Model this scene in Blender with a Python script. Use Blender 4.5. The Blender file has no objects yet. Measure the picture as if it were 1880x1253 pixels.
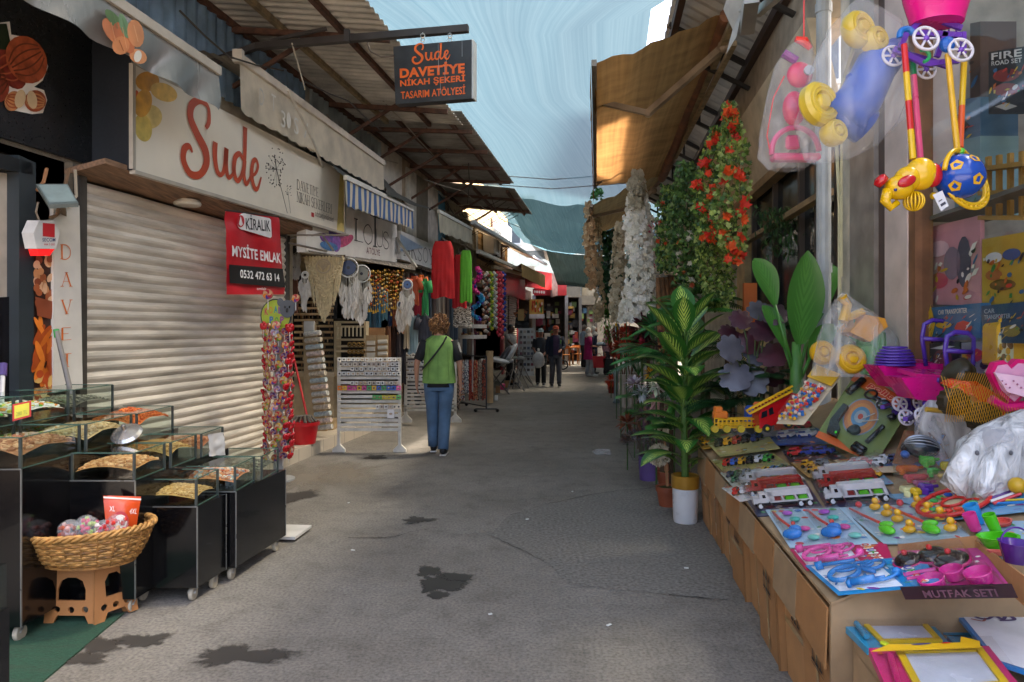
import bpy,bmesh,math,random
from mathutils import Vector as V,Matrix,noise
random.seed(7)
S=bpy.context.scene
R=math.radians
rnd=random.uniform
pick=random.choice
# ---------------------------------------------------------------- camera, sky, sun, exposure
F,H0,CH=1253.0,606.0,1.52
cam=bpy.data.objects.new('camera',bpy.data.cameras.new('camera'))
S.collection.objects.link(cam);S.camera=cam
cam.location=(0,0,CH);cam.rotation_euler=(R(90),0,0)
cam.data.sensor_width=36;cam.data.lens=F/1880*36
cam.data.shift_y=-(626.5-H0)/1880
cam.data.clip_start=0.05;cam.data.clip_end=600
S.render.resolution_x,S.render.resolution_y=1024,682
S.view_settings.view_transform='Standard';S.view_settings.look='None'
S.view_settings.exposure=3.15;S.view_settings.gamma=1
SUN_EL,SUN_AZ=62,80
w=bpy.data.worlds.new('World');S.world=w;w.use_nodes=True
nt=w.node_tree;bg=nt.nodes['Background']
sk=nt.nodes.new('ShaderNodeTexSky');sk.sky_type='NISHITA';sk.sun_disc=False
sk.sun_elevation=R(SUN_EL);sk.sun_rotation=R(SUN_AZ)
sk.dust_density=7;sk.ozone_density=.3;sk.air_density=.8
nt.links.new(sk.outputs[0],bg.inputs[0]);bg.inputs[1].default_value=0.15
sl=bpy.data.lights.new('sun','SUN');sl.energy=3.6;sl.angle=R(6);sl.color=(1,.9,.76)
so=bpy.data.objects.new('sun',sl);S.collection.objects.link(so)
sd=V((math.sin(R(SUN_AZ))*math.cos(R(SUN_EL)),math.cos(R(SUN_AZ))*math.cos(R(SUN_EL)),math.sin(R(SUN_EL))))
so.rotation_euler=sd.to_track_quat('Z','Y').to_euler();so.location=(0,0,30)
S.cycles.max_bounces=8;S.cycles.transparent_max_bounces=16
# ---------------------------------------------------------------- photo measuring helpers (metres from pixels)
def P(px,py,d):return V(((px-940)/F*d,d,CH+(H0-py)/F*d))
def G(px,py):d=F*CH/(py-H0);return P(px,py,d)
SL,SR=.16,.133
def LP(px,py,c):return P(px,py,c/((px-940)/F-SL))
def RP(px,py,c):return P(px,py,c/((px-940)/F-SR))
# ---------------------------------------------------------------- materials
def hx(h):
 if not isinstance(h,str):return tuple(h)
 h=h.lstrip('#');o=[]
 for i in(0,2,4):
  v=int(h[i:i+2],16)/255;o.append(v/12.92 if v<=.04045 else((v+.055)/1.055)**2.4)
 return tuple(o)
MC={}
def M(col,rough=.6,var=.12,vs=6,bump=0,bs=60,metal=0,tl=0,alpha=1,coat=0,emit=0,stretch=None,dirt=0):
 key=(col if isinstance(col,str)else tuple(col),rough,var,vs,bump,bs,metal,tl,alpha,coat,emit,stretch,dirt)
 if key in MC:return MC[key]
 m=bpy.data.materials.new('surface');m.use_nodes=True;n=m.node_tree;L=n.links.new
 b=n.nodes['Principled BSDF'];c=hx(col)
 b.inputs['Roughness'].default_value=rough;b.inputs['Metallic'].default_value=metal
 b.inputs['Coat Weight'].default_value=coat
 tc=n.nodes.new('ShaderNodeTexCoord');src=tc.outputs['Object']
 if stretch:
  mp=n.nodes.new('ShaderNodeMapping');mp.inputs['Scale'].default_value=stretch
  L(src,mp.inputs[0]);src=mp.outputs[0]
 last=None
 if var:
  nz=n.nodes.new('ShaderNodeTexNoise');nz.inputs['Scale'].default_value=vs;nz.inputs['Detail'].default_value=6
  L(src,nz.inputs['Vector'])
  mr=n.nodes.new('ShaderNodeMapRange');mr.inputs[1].default_value=.3;mr.inputs[2].default_value=.7
  mr.inputs[3].default_value=1-var*1.6;mr.inputs[4].default_value=1+var;L(nz.outputs[0],mr.inputs[0])
  vm=n.nodes.new('ShaderNodeVectorMath');vm.operation='SCALE';vm.inputs[0].default_value=c;L(mr.outputs[0],vm.inputs['Scale'])
  last=vm.outputs[0]
  if dirt:
   nd=n.nodes.new('ShaderNodeTexNoise');nd.inputs['Scale'].default_value=2.2;nd.inputs['Detail'].default_value=8;nd.inputs['Roughness'].default_value=.7
   L(src,nd.inputs['Vector'])
   r2=n.nodes.new('ShaderNodeMapRange');r2 .inputs[1].default_value=.48;r2 .inputs[2].default_value=.72;r2 .inputs[4].default_value=dirt;L(nd.outputs[0],r2 .inputs[0])
   mx=n.nodes.new('ShaderNodeMix');mx.data_type='RGBA';L(r2 .outputs[0],mx.inputs[0]);L(last,mx.inputs[6]);mx.inputs[7].default_value=(.07,.055,.04,1)
   last=mx.outputs[2]
  L(last,b.inputs['Base Color'])
  mr2=n.nodes.new('ShaderNodeMapRange');mr2 .inputs[3].default_value=max(.02,rough-.1);mr2 .inputs[4].default_value=min(1,rough+.1)
  L(nz.outputs[0],mr2 .inputs[0]);L(mr2 .outputs[0],b.inputs['Roughness'])
 else:b.inputs['Base Color'].default_value=(*c,1)
 if bump:
  nb=n.nodes.new('ShaderNodeTexNoise');nb.inputs['Scale'].default_value=bs;nb.inputs['Detail'].default_value=5;L(src,nb.inputs['Vector'])
  bp=n.nodes.new('ShaderNodeBump');bp.inputs['Strength'].default_value=bump;bp.inputs['Distance'].default_value=.01
  L(nb.outputs[0],bp.inputs['Height']);L(bp.outputs[0],b.inputs['Normal'])
 if emit:
  b.inputs['Emission Color'].default_value=(*c,1);b.inputs['Emission Strength'].default_value=emit
 if alpha<1:b.inputs['Alpha'].default_value=alpha
 if tl:
  o=n.nodes['Material Output'];t=n.nodes.new('ShaderNodeBsdfTranslucent');ms=n.nodes.new('ShaderNodeMixShader')
  if last:L(last,t.inputs[0])
  else:t.inputs[0].default_value=(*c,1)
  ms.inputs[0].default_value=tl;L(b.outputs[0],ms.inputs[1]);L(t.outputs[0],ms.inputs[2]);L(ms.outputs[0],o.inputs[0])
 MC[key]=m;return m
def newmat(name):
 m=bpy.data.materials.new(name);m.use_nodes=True;n=m.node_tree
 return m,n,n.nodes['Principled BSDF'],n.links.new
def N(n,t,**k):
 x=n.nodes.new(t)
 for a,v in k.items():
  if a.startswith('i'):x.inputs[int(a[1:])].default_value=v
  else:setattr(x,a,v)
 return x
def ramp(n,pts):
 r=n.nodes.new('ShaderNodeValToRGB');e=r.color_ramp.elements
 e[0].position,e[0].color=pts[0][0],(*hx(pts[0][1]),1);e[1].position,e[1].color=pts[1][0],(*hx(pts[1][1]),1)
 for p,c in pts[2:]:
  q=e.new(p);q.color=(*hx(c),1)
 return r
def glassy(name,tint,alpha_face,rough=.03,bump=0,bs=8,ior=1.5):
 m,n,b,L=newmat(name);o=n.nodes['Material Output']
 t=N(n,'ShaderNodeBsdfTransparent');t.inputs[0].default_value=(*tint,1)
 g=N(n,'ShaderNodeBsdfGlossy');g.inputs['Roughness'].default_value=rough
 ge=N(n,'ShaderNodeNewGeometry');dt=N(n,'ShaderNodeVectorMath',operation='DOT_PRODUCT');L(ge.outputs['Incoming'],dt.inputs[0]);L(ge.outputs['Normal'],dt.inputs[1])
 f0=((ior-1)/(ior+1))**2;ch=dt.outputs['Value']
 for op,v in(('ABSOLUTE',0),('MULTIPLY_ADD',-1),('POWER',5),('MULTIPLY',.8),('ADD',alpha_face+f0)):
  x=N(n,'ShaderNodeMath',operation=op,use_clamp=True);L(ch,x.inputs[0]);x.inputs[1].default_value=v;x.inputs[2].default_value=1;ch=x.outputs[0]
 a=x
 if bump:
  tc=N(n,'ShaderNodeTexCoord');nz=N(n,'ShaderNodeTexNoise');nz.inputs['Scale'].default_value=bs;nz.inputs['Detail'].default_value=4
  nz.inputs['Distortion'].default_value=1.5
  L(tc.outputs['Object'],nz.inputs['Vector']);bp=N(n,'ShaderNodeBump');bp.inputs['Strength'].default_value=bump;bp.inputs['Distance'].default_value=.02
  L(nz.outputs[0],bp.inputs['Height']);L(bp.outputs[0],g.inputs['Normal'])
 ms=N(n,'ShaderNodeMixShader');L(a.outputs[0],ms.inputs[0]);L(t.outputs[0],ms.inputs[1]);L(g.outputs[0],ms.inputs[2]);L(ms.outputs[0],o.inputs[0])
 return m
GLASS=glassy('glass',(.9,.96,.93),.03)
SHOPGLASS=glassy('shop glass',(.9,.92,.92),.03,ior=1.2)
FILM=glassy('clear plastic film',(.98,.98,.98),.01,.12,.8,14,1.5)
def bagmat(name,opac,bs=7):
 m,n,b,L=newmat(name);o=n.nodes['Material Output']
 b.inputs['Base Color'].default_value=(.78,.79,.8,1);b.inputs['Roughness'].default_value=.12
 tc=N(n,'ShaderNodeTexCoord');nz=N(n,'ShaderNodeTexNoise');nz.inputs['Scale'].default_value=bs;nz.inputs['Detail'].default_value=5;nz.inputs['Distortion'].default_value=1
 mp=N(n,'ShaderNodeMapping');mp.inputs['Scale'].default_value=(1.3,1.3,.6);L(tc.outputs['Object'],mp.inputs[0]);L(mp.outputs[0],nz.inputs['Vector'])
 bp=N(n,'ShaderNodeBump');bp.inputs['Strength'].default_value=1;bp.inputs['Distance'].default_value=.06
 L(nz.outputs[0],bp.inputs['Height']);L(bp.outputs[0],b.inputs['Normal'])
 mr=N(n,'ShaderNodeMapRange');mr.inputs[1].default_value=.35;mr.inputs[2].default_value=.7;mr.inputs[3].default_value=opac*.5;mr.inputs[4].default_value=min(1,opac*1.7)
 L(nz.outputs[0],mr.inputs[0]);L(mr.outputs[0],b.inputs['Alpha'])
 return m
BAG=bagmat('thin plastic bag',.22);BAGW=bagmat('milky plastic bag',.5)
# ---------------------------------------------------------------- mesh builder
def tag(o,label=None,cat=None,group=None,kind=None):
 if label:o['label']=label
 if cat:o['category']=cat
 if group:o['group']=group
 if kind:o['kind']=kind
 return o
ORG={}
def thing(name,label,cat,loc,group=None,rz=0):
 o=bpy.data.objects.new(name,None);S.collection.objects.link(o);o.empty_display_size=.1
 o.location=loc;o.rotation_euler=(0,0,rz)
 ORG[o.name]=(V(loc),rz);return tag(o,label,cat,group)
def dup(root,loc,rz=0,label=None,sc=1):
 r=root.copy();S.collection.objects.link(r);r.location=loc;r.rotation_euler=(0,0,rz);r.scale=(sc,sc,sc)if not hasattr(sc,'__len__')else sc
 if label:r['label']=label
 for ch in list(root.children):
  c=ch.copy();S.collection.objects.link(c);c.parent=r
  for g in ch.children:
   d=g.copy();S.collection.objects.link(d);d.parent=c
 return r
class B:
 def __init__(s,mat=None):
  s.v=[];s.f=[];s.m=[];s.uv={};s.mats=[];s.cur=0
  if mat:s.mat(mat)
 def mat(s,m):
  if m not in s.mats:s.mats.append(m)
  s.cur=s.mats.index(m);return s
 def add(s,vs,fs,uvs=None):
  o=len(s.v);s.v.extend(V(p)for p in vs)
  for i,f in enumerate(fs):
   if uvs:s.uv[len(s.f)]=uvs[i]
   s.f.append([o+k for k in f]);s.m.append(s.cur)
  return s
 def poly(s,pts):return s.add(pts,[list(range(len(pts)))])
 def hexa(s,q,n):
  k=len(q);n=V(n);vs=[V(p)for p in q]+[V(p)+n for p in q]
  return s.add(vs,[list(range(k)),list(range(2*k-1,k-1,-1))]+[[i,i+k,(i+1)%k+k,(i+1)%k]for i in range(k)])
 def box(s,c,d,rz=0,ax=None,bev=0):
  hx_,hy,hz=d[0]/2,d[1]/2,d[2]/2;m=ax or Matrix.Rotation(rz,3,'Z');c=V(c)
  if bev:
   b=min(bev,hx_*.9,hy*.9,hz*.9);vs=[]
   for sx in(-1,1):
    for sy in(-1,1):
     for sz in(-1,1):
      vs+=[c+m@V((sx*hx_,sy*(hy-b),sz*(hz-b))),c+m@V((sx*(hx_-b),sy*hy,sz*(hz-b))),c+m@V((sx*(hx_-b),sy*(hy-b),sz*hz))]
   bm=bmesh.new();[bm.verts.new(p)for p in vs];bm.verts.ensure_lookup_table()
   r=bmesh.ops.convex_hull(bm,input=bm.verts[:]);bm.verts.index_update()
   s.add([q.co.copy()for q in bm.verts],[[q.index for q in f.verts]for f in bm.faces]);bm.free();return s
  vs=[c+m@V((x,y,z))for z in(-hz,hz)for x,y in((-hx_,-hy),(hx_,-hy),(hx_,hy),(-hx_,hy))]
  return s.add(vs,[[3,2,1,0],[4,5,6,7],[0,1,5,4],[1,2,6,5],[2,3,7,6],[3,0,4,7]])
 def tube(s,pts,r,n=8,caps=True,flat=None):
  pts=[V(p)for p in pts];k=len(pts)
  rs=r if hasattr(r,'__len__')else[r]*k;vs=[];fs=[]
  up=V((0,0,1));pa=None
  for i,p in enumerate(pts):
   t=(pts[min(i+1,k-1)]-pts[max(i-1,0)]).normalized()
   if pa is None:a=t.cross(up if abs(t.z)<.9 else V((0,1,0))).normalized()
   else:a=(pa-t*pa.dot(t)).normalized()
   pa=a;b=t.cross(a)
   fl=flat or 1
   for j in range(n):
    q=2*math.pi*j/n;vs.append(p+a*math.cos(q)*rs[i]+b*math.sin(q)*rs[i]*fl)
  for i in range(k-1):
   for j in range(n):fs.append([i*n+j,i*n+(j+1)%n,(i+1)*n+(j+1)%n,(i+1)*n+j])
  if caps:fs+=[list(range(n-1,-1,-1)),[(k-1)*n+j for j in range(n)]]
  return s.add(vs,fs)
 def bar(s,a,b,w,h=None):
  a,b=V(a),V(b);t=(b-a);l=t.length;t.normalize();h=h or w
  x=t.cross(V((0,0,1))if abs(t.z)<.95 else V((0,1,0))).normalized();z=x.cross(t)
  return s.box((a+b)/2,(w,l,h),ax=Matrix((x,t,z)).transposed())
 def lathe(s,prof,c=(0,0,0),n=20,ax=None,sx=1,sy=1,ripple=None,arc=None):
  c=V(c);m=ax or Matrix.Identity(3);vs=[];fs=[];k=len(prof)
  for i,(r,z)in enumerate(prof):
   for j in range(n):
    q=2*math.pi*j/n;rr=r*(1+(ripple[1]*math.cos(ripple[0]*q)if ripple else 0))
    vs.append(c+m@V((rr*math.cos(q)*sx,rr*math.sin(q)*sy,z)))
  for i in range(k-1):
   for j in range(n):fs.append([i*n+j,i*n+(j+1)%n,(i+1)*n+(j+1)%n,(i+1)*n+j])
  if prof[0][0]>1e-4:fs.append(list(range(n-1,-1,-1)))
  if prof[-1][0]>1e-4 and prof[-1]!=prof[0]:fs.append([(k-1)*n+j for j in range(n)])
  return s.add(vs,fs)
 def ball(s,c,r,n=10,m=7,ax=None,jit=0):
  r=r if hasattr(r,'__len__')else(r,r,r);c=V(c);a=ax or Matrix.Identity(3);vs=[c+a@V((0,0,-r[2]))];fs=[]
  for i in range(1,m):
   p=math.pi*i/m
   for j in range(n):
    q=2*math.pi*j/n;e=1+rnd(-jit,jit)
    vs.append(c+a@V((r[0]*math.sin(p)*math.cos(q)*e,r[1]*math.sin(p)*math.sin(q)*e,-r[2]*math.cos(p)*e)))
  vs.append(c+a@V((0,0,r[2])));t=len(vs)-1
  for j in range(n):
   fs.append([0,1+(j+1)%n,1+j]);fs.append([t,1+(m-2)*n+j,1+(m-2)*n+(j+1)%n])
   for i in range(m-2):a0=1+i*n;fs.append([a0+j,a0+(j+1)%n,a0+n+(j+1)%n,a0+n+j])
  return s.add(vs,fs)
 def torus(s,c,R_,r,n=20,m=8,ax=None,a0=0,a1=2*math.pi,sy=1):
  c=V(c);a=ax or Matrix.Identity(3);full=abs(a1-a0-2*math.pi)<.01
  pts=[c+a@V((R_*math.cos(a0+(a1-a0)*i/n),R_*sy*math.sin(a0+(a1-a0)*i/n),0))for i in range(n+(1 if True else 0))]
  return s.tube(pts,r,m,caps=not full)
 def leaf(s,p,d,up,L_,W,bend=.3,seg=4,fold=.15):
  d=V(d).normalized();up=V(up);sd_=d.cross(up)
  if sd_.length<1e-3:sd_=d.cross(V((1,0,0)))
  sd_.normalize();nn=sd_.cross(d).normalized();vs=[];fs=[];us=[];p=V(p)
  for i in range(seg+1):
   t=i/seg;w_=W*(math.sin(math.pi*min(1,t*.93+.05))**.8)*(.5 if t>.99 else 1)*.5
   if i==seg:w_=W*.02
   cp=p+d*L_*(t-bend*.3*t*t)-V((0,0,1))*bend*L_*t*t
   vs+=[cp-sd_*w_+nn*w_*fold*2,cp,cp+sd_*w_+nn*w_*fold*2]
  for i in range(seg):
   a=i*3;t0,t1=i/seg,(i+1)/seg
   fs+=[[a,a+1,a+4,a+3],[a+1,a+2,a+5,a+4]]
   us+=[[(t0,0),(t0,.5),(t1,.5),(t1,0)],[(t0,.5),(t0,1),(t1,1),(t1,.5)]]
  return s.add(vs,fs,us)
 def build(s,name,parent=None,smooth=False,label=None,cat=None,group=None,kind=None,local=False,org=None,auto=None):
  me=bpy.data.meshes.new(name)
  if parent is None and not local:
   if org is None:
    xs=[p.x for p in s.v];ys=[p.y for p in s.v];zs=[p.z for p in s.v]
    org=V(((min(xs)+max(xs))/2,(min(ys)+max(ys))/2,min(zs)))
   rz=0
  elif parent is not None and not local:
   q=parent
   while q.parent:q=q.parent
   org,rz=ORG[q.name]
  else:org,rz=V((0,0,0)),0
  mi=Matrix.Rotation(-rz,3,'Z');org=V(org)
  vs=[mi@(p-org)for p in s.v]if(rz or org.length)else s.v
  me.from_pydata([tuple(p)for p in vs],[],s.f);me.update()
  for m in s.mats:me.materials.append(m)
  if s.m:me.polygons.foreach_set('material_index',s.m)
  if smooth:me.polygons.foreach_set('use_smooth',[True]*len(s.f))
  if s.uv:
   ul=me.uv_layers.new(name='UVMap')
   for fi,uvs in s.uv.items():
    ls=me.polygons[fi].loop_start
    for k,u in enumerate(uvs):ul.data[ls+k].uv=u
  if auto:
   try:me.set_sharp_from_angle(angle=R(auto))
   except Exception:pass
  o=bpy.data.objects.new(name,me);S.collection.objects.link(o)
  if parent is not None:o.parent=parent
  elif not local:o.location=org;ORG[o.name]=(org,0)
  return tag(o,label,cat,group,kind)
def struct(b,name,**k):return b.build(name,kind='structure',**k)
# ---------------------------------------------------------------- lettering
TX={}
def text_mesh(s,bold=0.0,shear=0):
 k=(s,bold,shear)
 if k in TX:return TX[k]
 cu=bpy.data.curves.new('t','FONT');cu.body=s;cu.size=1;cu.offset=bold;cu.shear=shear;cu.resolution_u=3;cu.space_character=1.0+bold*1.5
 o=bpy.data.objects.new('t',cu);S.collection.objects.link(o)
 dg=bpy.context.evaluated_depsgraph_get();me=o.evaluated_get(dg).to_mesh()
 vs=[v.co.copy()for v in me.vertices];fs=[list(p.vertices)for p in me.polygons]
 o.evaluated_get(dg).to_mesh_clear();bpy.data.objects.remove(o);bpy.data.curves.remove(cu)
 x0=min(v.x for v in vs);x1=max(v.x for v in vs);y0=min(v.y for v in vs);y1=max(v.y for v in vs)
 vs=[((v.x-x0)/(x1-x0),(v.y-y0)/(y1-y0))for v in vs]
 TX[k]=(vs,fs);return TX[k]
class Q:
 """bilinear frame on a quad: bottom-left, bottom-right, top-right, top-left; s,t in 0..1; lift along the face normal"""
 def __init__(s,bl,br,tr,tl):
  s.c=[V(bl),V(br),V(tr),V(tl)];s.n=(s.c[1]-s.c[0]).cross(s.c[3]-s.c[0]).normalized()
  s.W=(s.c[1]-s.c[0]).length;s.H=(s.c[3]-s.c[0]).length
 def __call__(s,u,v,h=0):a,b,c,d=s.c;return a*(1-u)*(1-v)+b*u*(1-v)+c*u*v+d*(1-u)*v+s.n*h
 def sub(s,u0,v0,u1,v1,h=0):return Q(s(u0,v0,h),s(u1,v0,h),s(u1,v1,h),s(u0,v1,h))
def txt(b,q,s,u0,v0,u1,v1,h=.004,bold=0,shear=0):
 vs,fs=text_mesh(s,bold,shear);b.add([q(u0+x*(u1-u0),v0+y*(v1-v0),h)for x,y in vs],fs)
def art(b,q,pts,h=.003):b.poly([q(u,v,h)for u,v in pts])
def disc(b,q,u,v,ru,rv,h=.003,n=18,a=0,jit=0):
 ca,sa=math.cos(a),math.sin(a);asp=q.W/q.H;pts=[]
 for i in range(n):
  t=2*math.pi*i/n;x=ru*math.cos(t)*(1+rnd(-jit,jit));y=rv*math.sin(t)/asp*(1+rnd(-jit,jit))
  pts.append((u+x*ca-y*sa,v+(x*sa+y*ca)*asp))
 art(b,q,pts,h)
def stroke(b,q,pts,ws,h=.004,sub=6):
 asp=q.H/q.W;P_=[V((x/asp,y,0))for x,y in pts];k=len(P_);out=[];wo=[]
 ws=ws if hasattr(ws,'__len__')else[ws]*k
 for i in range(k-1):
  p0,p1,p2,p3=P_[max(i-1,0)],P_[i],P_[i+1],P_[min(i+2,k-1)]
  for j in range(sub):
   t=j/sub;out.append(.5*((2*p1)+(p2-p0)*t+(2*p0-5*p1+4*p2-p3)*t*t+(3*p1-p0-3*p2+p3)*t**3));wo.append(ws[i]*(1-t)+ws[i+1]*t)
 out.append(P_[-1]);wo.append(ws[-1]);vs=[];fs=[]
 for i,p in enumerate(out):
  t=(out[min(i+1,len(out)-1)]-out[max(i-1,0)]).normalized();nn=V((-t.y,t.x,0))
  for sg in(-1,1):e=p+nn*wo[i]*sg;vs.append(q(e.x*asp,e.y,h))
 for i in range(len(out)-1):fs.append([2*i,2*i+2,2*i+3,2*i+1])
 b.add(vs,fs)
def panel(name,q,mat,thick=.03,parent=None,**k):
 b=B(mat);b.hexa(q.c,q.n*-thick);return b.build(name,parent=parent,**k)
def script_sude(b,q,u0,v0,u1,v1,h=.005):
 """brush lettering of the shop name"""
 g=Q(q(u0,v0,h),q(u1,v0,h),q(u1,v1,h),q(u0,v1,h))
 stroke(b,g,[(.265,.70),(.30,.80),(.29,.97),(.20,1.0),(.115,.90),(.10,.74),(.17,.58),(.26,.42),(.27,.26),(.20,.11),(.10,.08),(.03,.20),(.035,.34),(.085,.40),(.12,.34)],[.028,.04,.03,.04,.055,.06,.062,.07,.06,.045,.045,.05,.05,.035,.015])
 stroke(b,g,[(.375,.58),(.37,.38),(.40,.22),(.45,.20),(.49,.32),(.51,.56)],[.05,.05,.04,.03,.04,.048])
 stroke(b,g,[(.51,.56),(.505,.34),(.53,.20),(.58,.24),(.62,.36)],[.048,.045,.035,.025,.02])
 stroke(b,g,[(.73,.50),(.68,.56),(.62,.48),(.605,.30),(.65,.19),(.71,.30),(.745,.50),(.755,.95)],[.03,.035,.045,.045,.035,.035,.04,.052])
 stroke(b,g,[(.745,.50),(.735,.30),(.765,.19),(.81,.26),(.845,.36)],[.045,.042,.034,.025,.02],h=.0055)
 stroke(b,g,[(.84,.33),(.90,.38),(.935,.49),(.91,.57),(.865,.52),(.845,.34),(.88,.19),(.93,.18),(.985,.36)],[.02,.025,.03,.03,.04,.045,.04,.03,.015])
SER={'D':[([(0,0),(0,1)],.09),([(0,1),(.3,1),(.55,.8),(.62,.5),(.55,.2),(.3,0),(0,0)],.05)],'A':[([(0,0),(.32,1)],.03),([(.32,1),(.66,0)],.085),([(.13,.36),(.52,.36)],.025)],'V':[([(0,1),(.34,0)],.085),([(.34,0),(.66,1)],.03)],'E':[([(0,0),(0,1)],.09),([(0,1),(.5,1)],.03),([(0,.52),(.36,.52)],.03),([(0,0),(.52,0)],.03)],'T':[([(.3,0),(.3,1)],.09),([(0,1),(.6,1)],.03)],'L':[([(0,0),(0,1)],.07),([(0,0),(.5,0)],.035)],'U':[([(0,1),(0,.35),(.12,.04),(.36,.0),(.54,.2),(.58,1)],.055)],'S':[([(.48,.8),(.36,.98),(.14,.98),(.02,.78),(.12,.6),(.38,.44),(.5,.24),(.36,.02),(.12,.02),(0,.22)],.055)],'I':[([(.1,0),(.1,1)],.08)],'O':[([(.32,0),(.08,.18),(0,.5),(.08,.82),(.32,1),(.56,.82),(.64,.5),(.56,.18),(.32,0)],.05)],'K':[([(0,0),(0,1)],.07),([(.5,1),(.04,.45)],.03),([(.14,.58),(.55,0)],.07)],'Y':[([(0,1),(.3,.5)],.07),([(.6,1),(.3,.5),(.3,0)],.05)],'N':[([(0,0),(0,1)],.035),([(0,1),(.55,0)],.07),([(.55,0),(.55,1)],.035)],'H':[([(0,0),(0,1)],.06),([(.5,0),(.5,1)],.06),([(0,.5),(.5,.5)],.03)],'R':[([(0,0),(0,1)],.07),([(0,1),(.4,.95),(.48,.75),(.38,.55),(0,.5)],.04),([(.2,.5),(.55,0)],.06)]}
def serif(b,q,s,u0,v0,u1,v1,h=.005,gap=.22,wt=1):
 """serif capitals built from thick and thin strokes with feet"""
 wd=sum((max(x for st,w_ in SER[c]for x,y in st))+gap for c in s if c!=' ')+s.count(' ')*.4-gap
 g=Q(q(u0,v0,h),q(u1,v0,h),q(u1,v1,h),q(u0,v1,h));x=0
 for c in s:
  if c==' ':x+=.4;continue
  for st,w_ in SER[c]:
   if len(st)>2 and c in 'DOUSR':stroke(b,g,[((x+a)/wd,e)for a,e in st],w_*.62*wt,h=0)
   else:
    for(a,e),(a2,e2)in zip(st,st[1:]):
     hw=w_*wt*.6;dv=V((a2-a,e2-e,0)).normalized();nx,ny=-dv.y*hw,dv.x*hw
     b.poly([g((x+a+nx)/wd,e+ny,.0002),(g((x+a-nx)/wd,e-ny,.0002)),g((x+a2-nx)/wd,e2-ny,.0002),g((x+a2+nx)/wd,e2+ny,.0002)])
     for ex,ey in((a,e),(a2,e2)):
      if abs(dv.y)>.7 and ey in(0,1)and c not in 'EOUS':b.poly([g((x+ex-.13)/wd,ey-.012,.0004),g((x+ex+.13)/wd,ey-.012,.0004),g((x+ex+.13)/wd,ey+.03,.0004),g((x+ex-.13)/wd,ey+.03,.0004)])
  x+=max(a for st,w_ in SER[c]for a,e in st)+gap
def asphalt():
 m,n,b,L=newmat('asphalt');tc=N(n,'ShaderNodeTexCoord')
 a=N(n,'ShaderNodeTexNoise',i2=.7,i3=8.);b2=N(n,'ShaderNodeTexNoise',i2=60.,i3=6.);v=N(n,'ShaderNodeTexVoronoi',i2=130.);c3=N(n,'ShaderNodeTexNoise',i2=5.,i3=9.)
 for q in(a,b2,v,c3):L(tc.outputs['Object'],q.inputs['Vector'])
 a.inputs['Roughness'].default_value=.62;c3 .inputs['Roughness'].default_value=.75
 r1=ramp(n,[(.3,(.165,.144,.12)),(.5,(.21,.187,.16)),(.72,(.262,.237,.208))]);L(a.outputs[0],r1 .inputs[0])
 r2=ramp(n,[(.35,(.62,.62,.62)),(.5,(1,1,1)),(.68,(1.3,1.28,1.24))]);L(b2 .outputs[0],r2 .inputs[0])
 r3=ramp(n,[(.0,(.5,.5,.5)),(.25,(1,1,1))]);L(v.outputs[0],r3 .inputs[0])
 r4=ramp(n,[(.33,(.66,.64,.62)),(.5,(1,1,1)),(.7,(1.12,1.1,1.07))]);L(c3 .outputs[0],r4 .inputs[0])
 out=r1 .outputs[0]
 for r in(r2,r3,r4):
  x=N(n,'ShaderNodeMix',data_type='RGBA',blend_type='MULTIPLY');x.inputs[0].default_value=.8;L(out,x.inputs[6]);L(r.outputs[0],x.inputs[7]);out=x.outputs[2]
 L(out,b.inputs['Base Color']);b.inputs['Roughness'].default_value=.82
 bp=N(n,'ShaderNodeBump');bp.inputs['Strength'].default_value=.55;bp.inputs['Distance'].default_value=.006;L(b2 .outputs[0],bp.inputs['Height'])
 b3=N(n,'ShaderNodeBump');b3 .inputs['Strength'].default_value=.5;b3 .inputs['Distance'].default_value=.05;L(c3 .outputs[0],b3 .inputs['Height']);L(bp.outputs[0],b3 .inputs['Normal'])
 L(b3 .outputs[0],b.inputs['Normal']);return m
g=B(asphalt());g.poly([(-60,-30,0),(60,-30,0),(60,150,0),(-60,150,0)]);struct(g,'ground',org=(0,0,0))
def blot(pxs,name,mat,h=.004,n=220,jit=.16,seed=1):
 for i,(px,py,rx,ry)in enumerate(pxs):
  b=B(mat);c=G(px,py);ex=(G(px+rx,py)-c).length;ey=(G(px,py-ry)-G(px,py+ry)).length/2;pts=[]
  for k in range(n):
   a=2*math.pi*k/n;e=1+jit*3.2*(noise.noise(V((math.cos(a)*1.6,math.sin(a)*1.6,seed+i*3.7))))+jit*1.2*noise.noise(V((math.cos(a)*4,math.sin(a)*4,seed+i)))+jit*.5*noise.noise(V((math.cos(a)*17,math.sin(a)*17,seed+i)))
   pts.append((c.x+ex*e*math.cos(a)*1.15,c.y+ey*e*math.sin(a)*1.15,h+i*.0008))
  b.add([(c.x,c.y,h+i*.0008)]+pts,[[0,k+1,(k+1)%n+1]for k in range(n)],[[(1,0),(0,k/9),(0,k/9+.1)]for k in range(n)]);struct(b,name)
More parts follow.
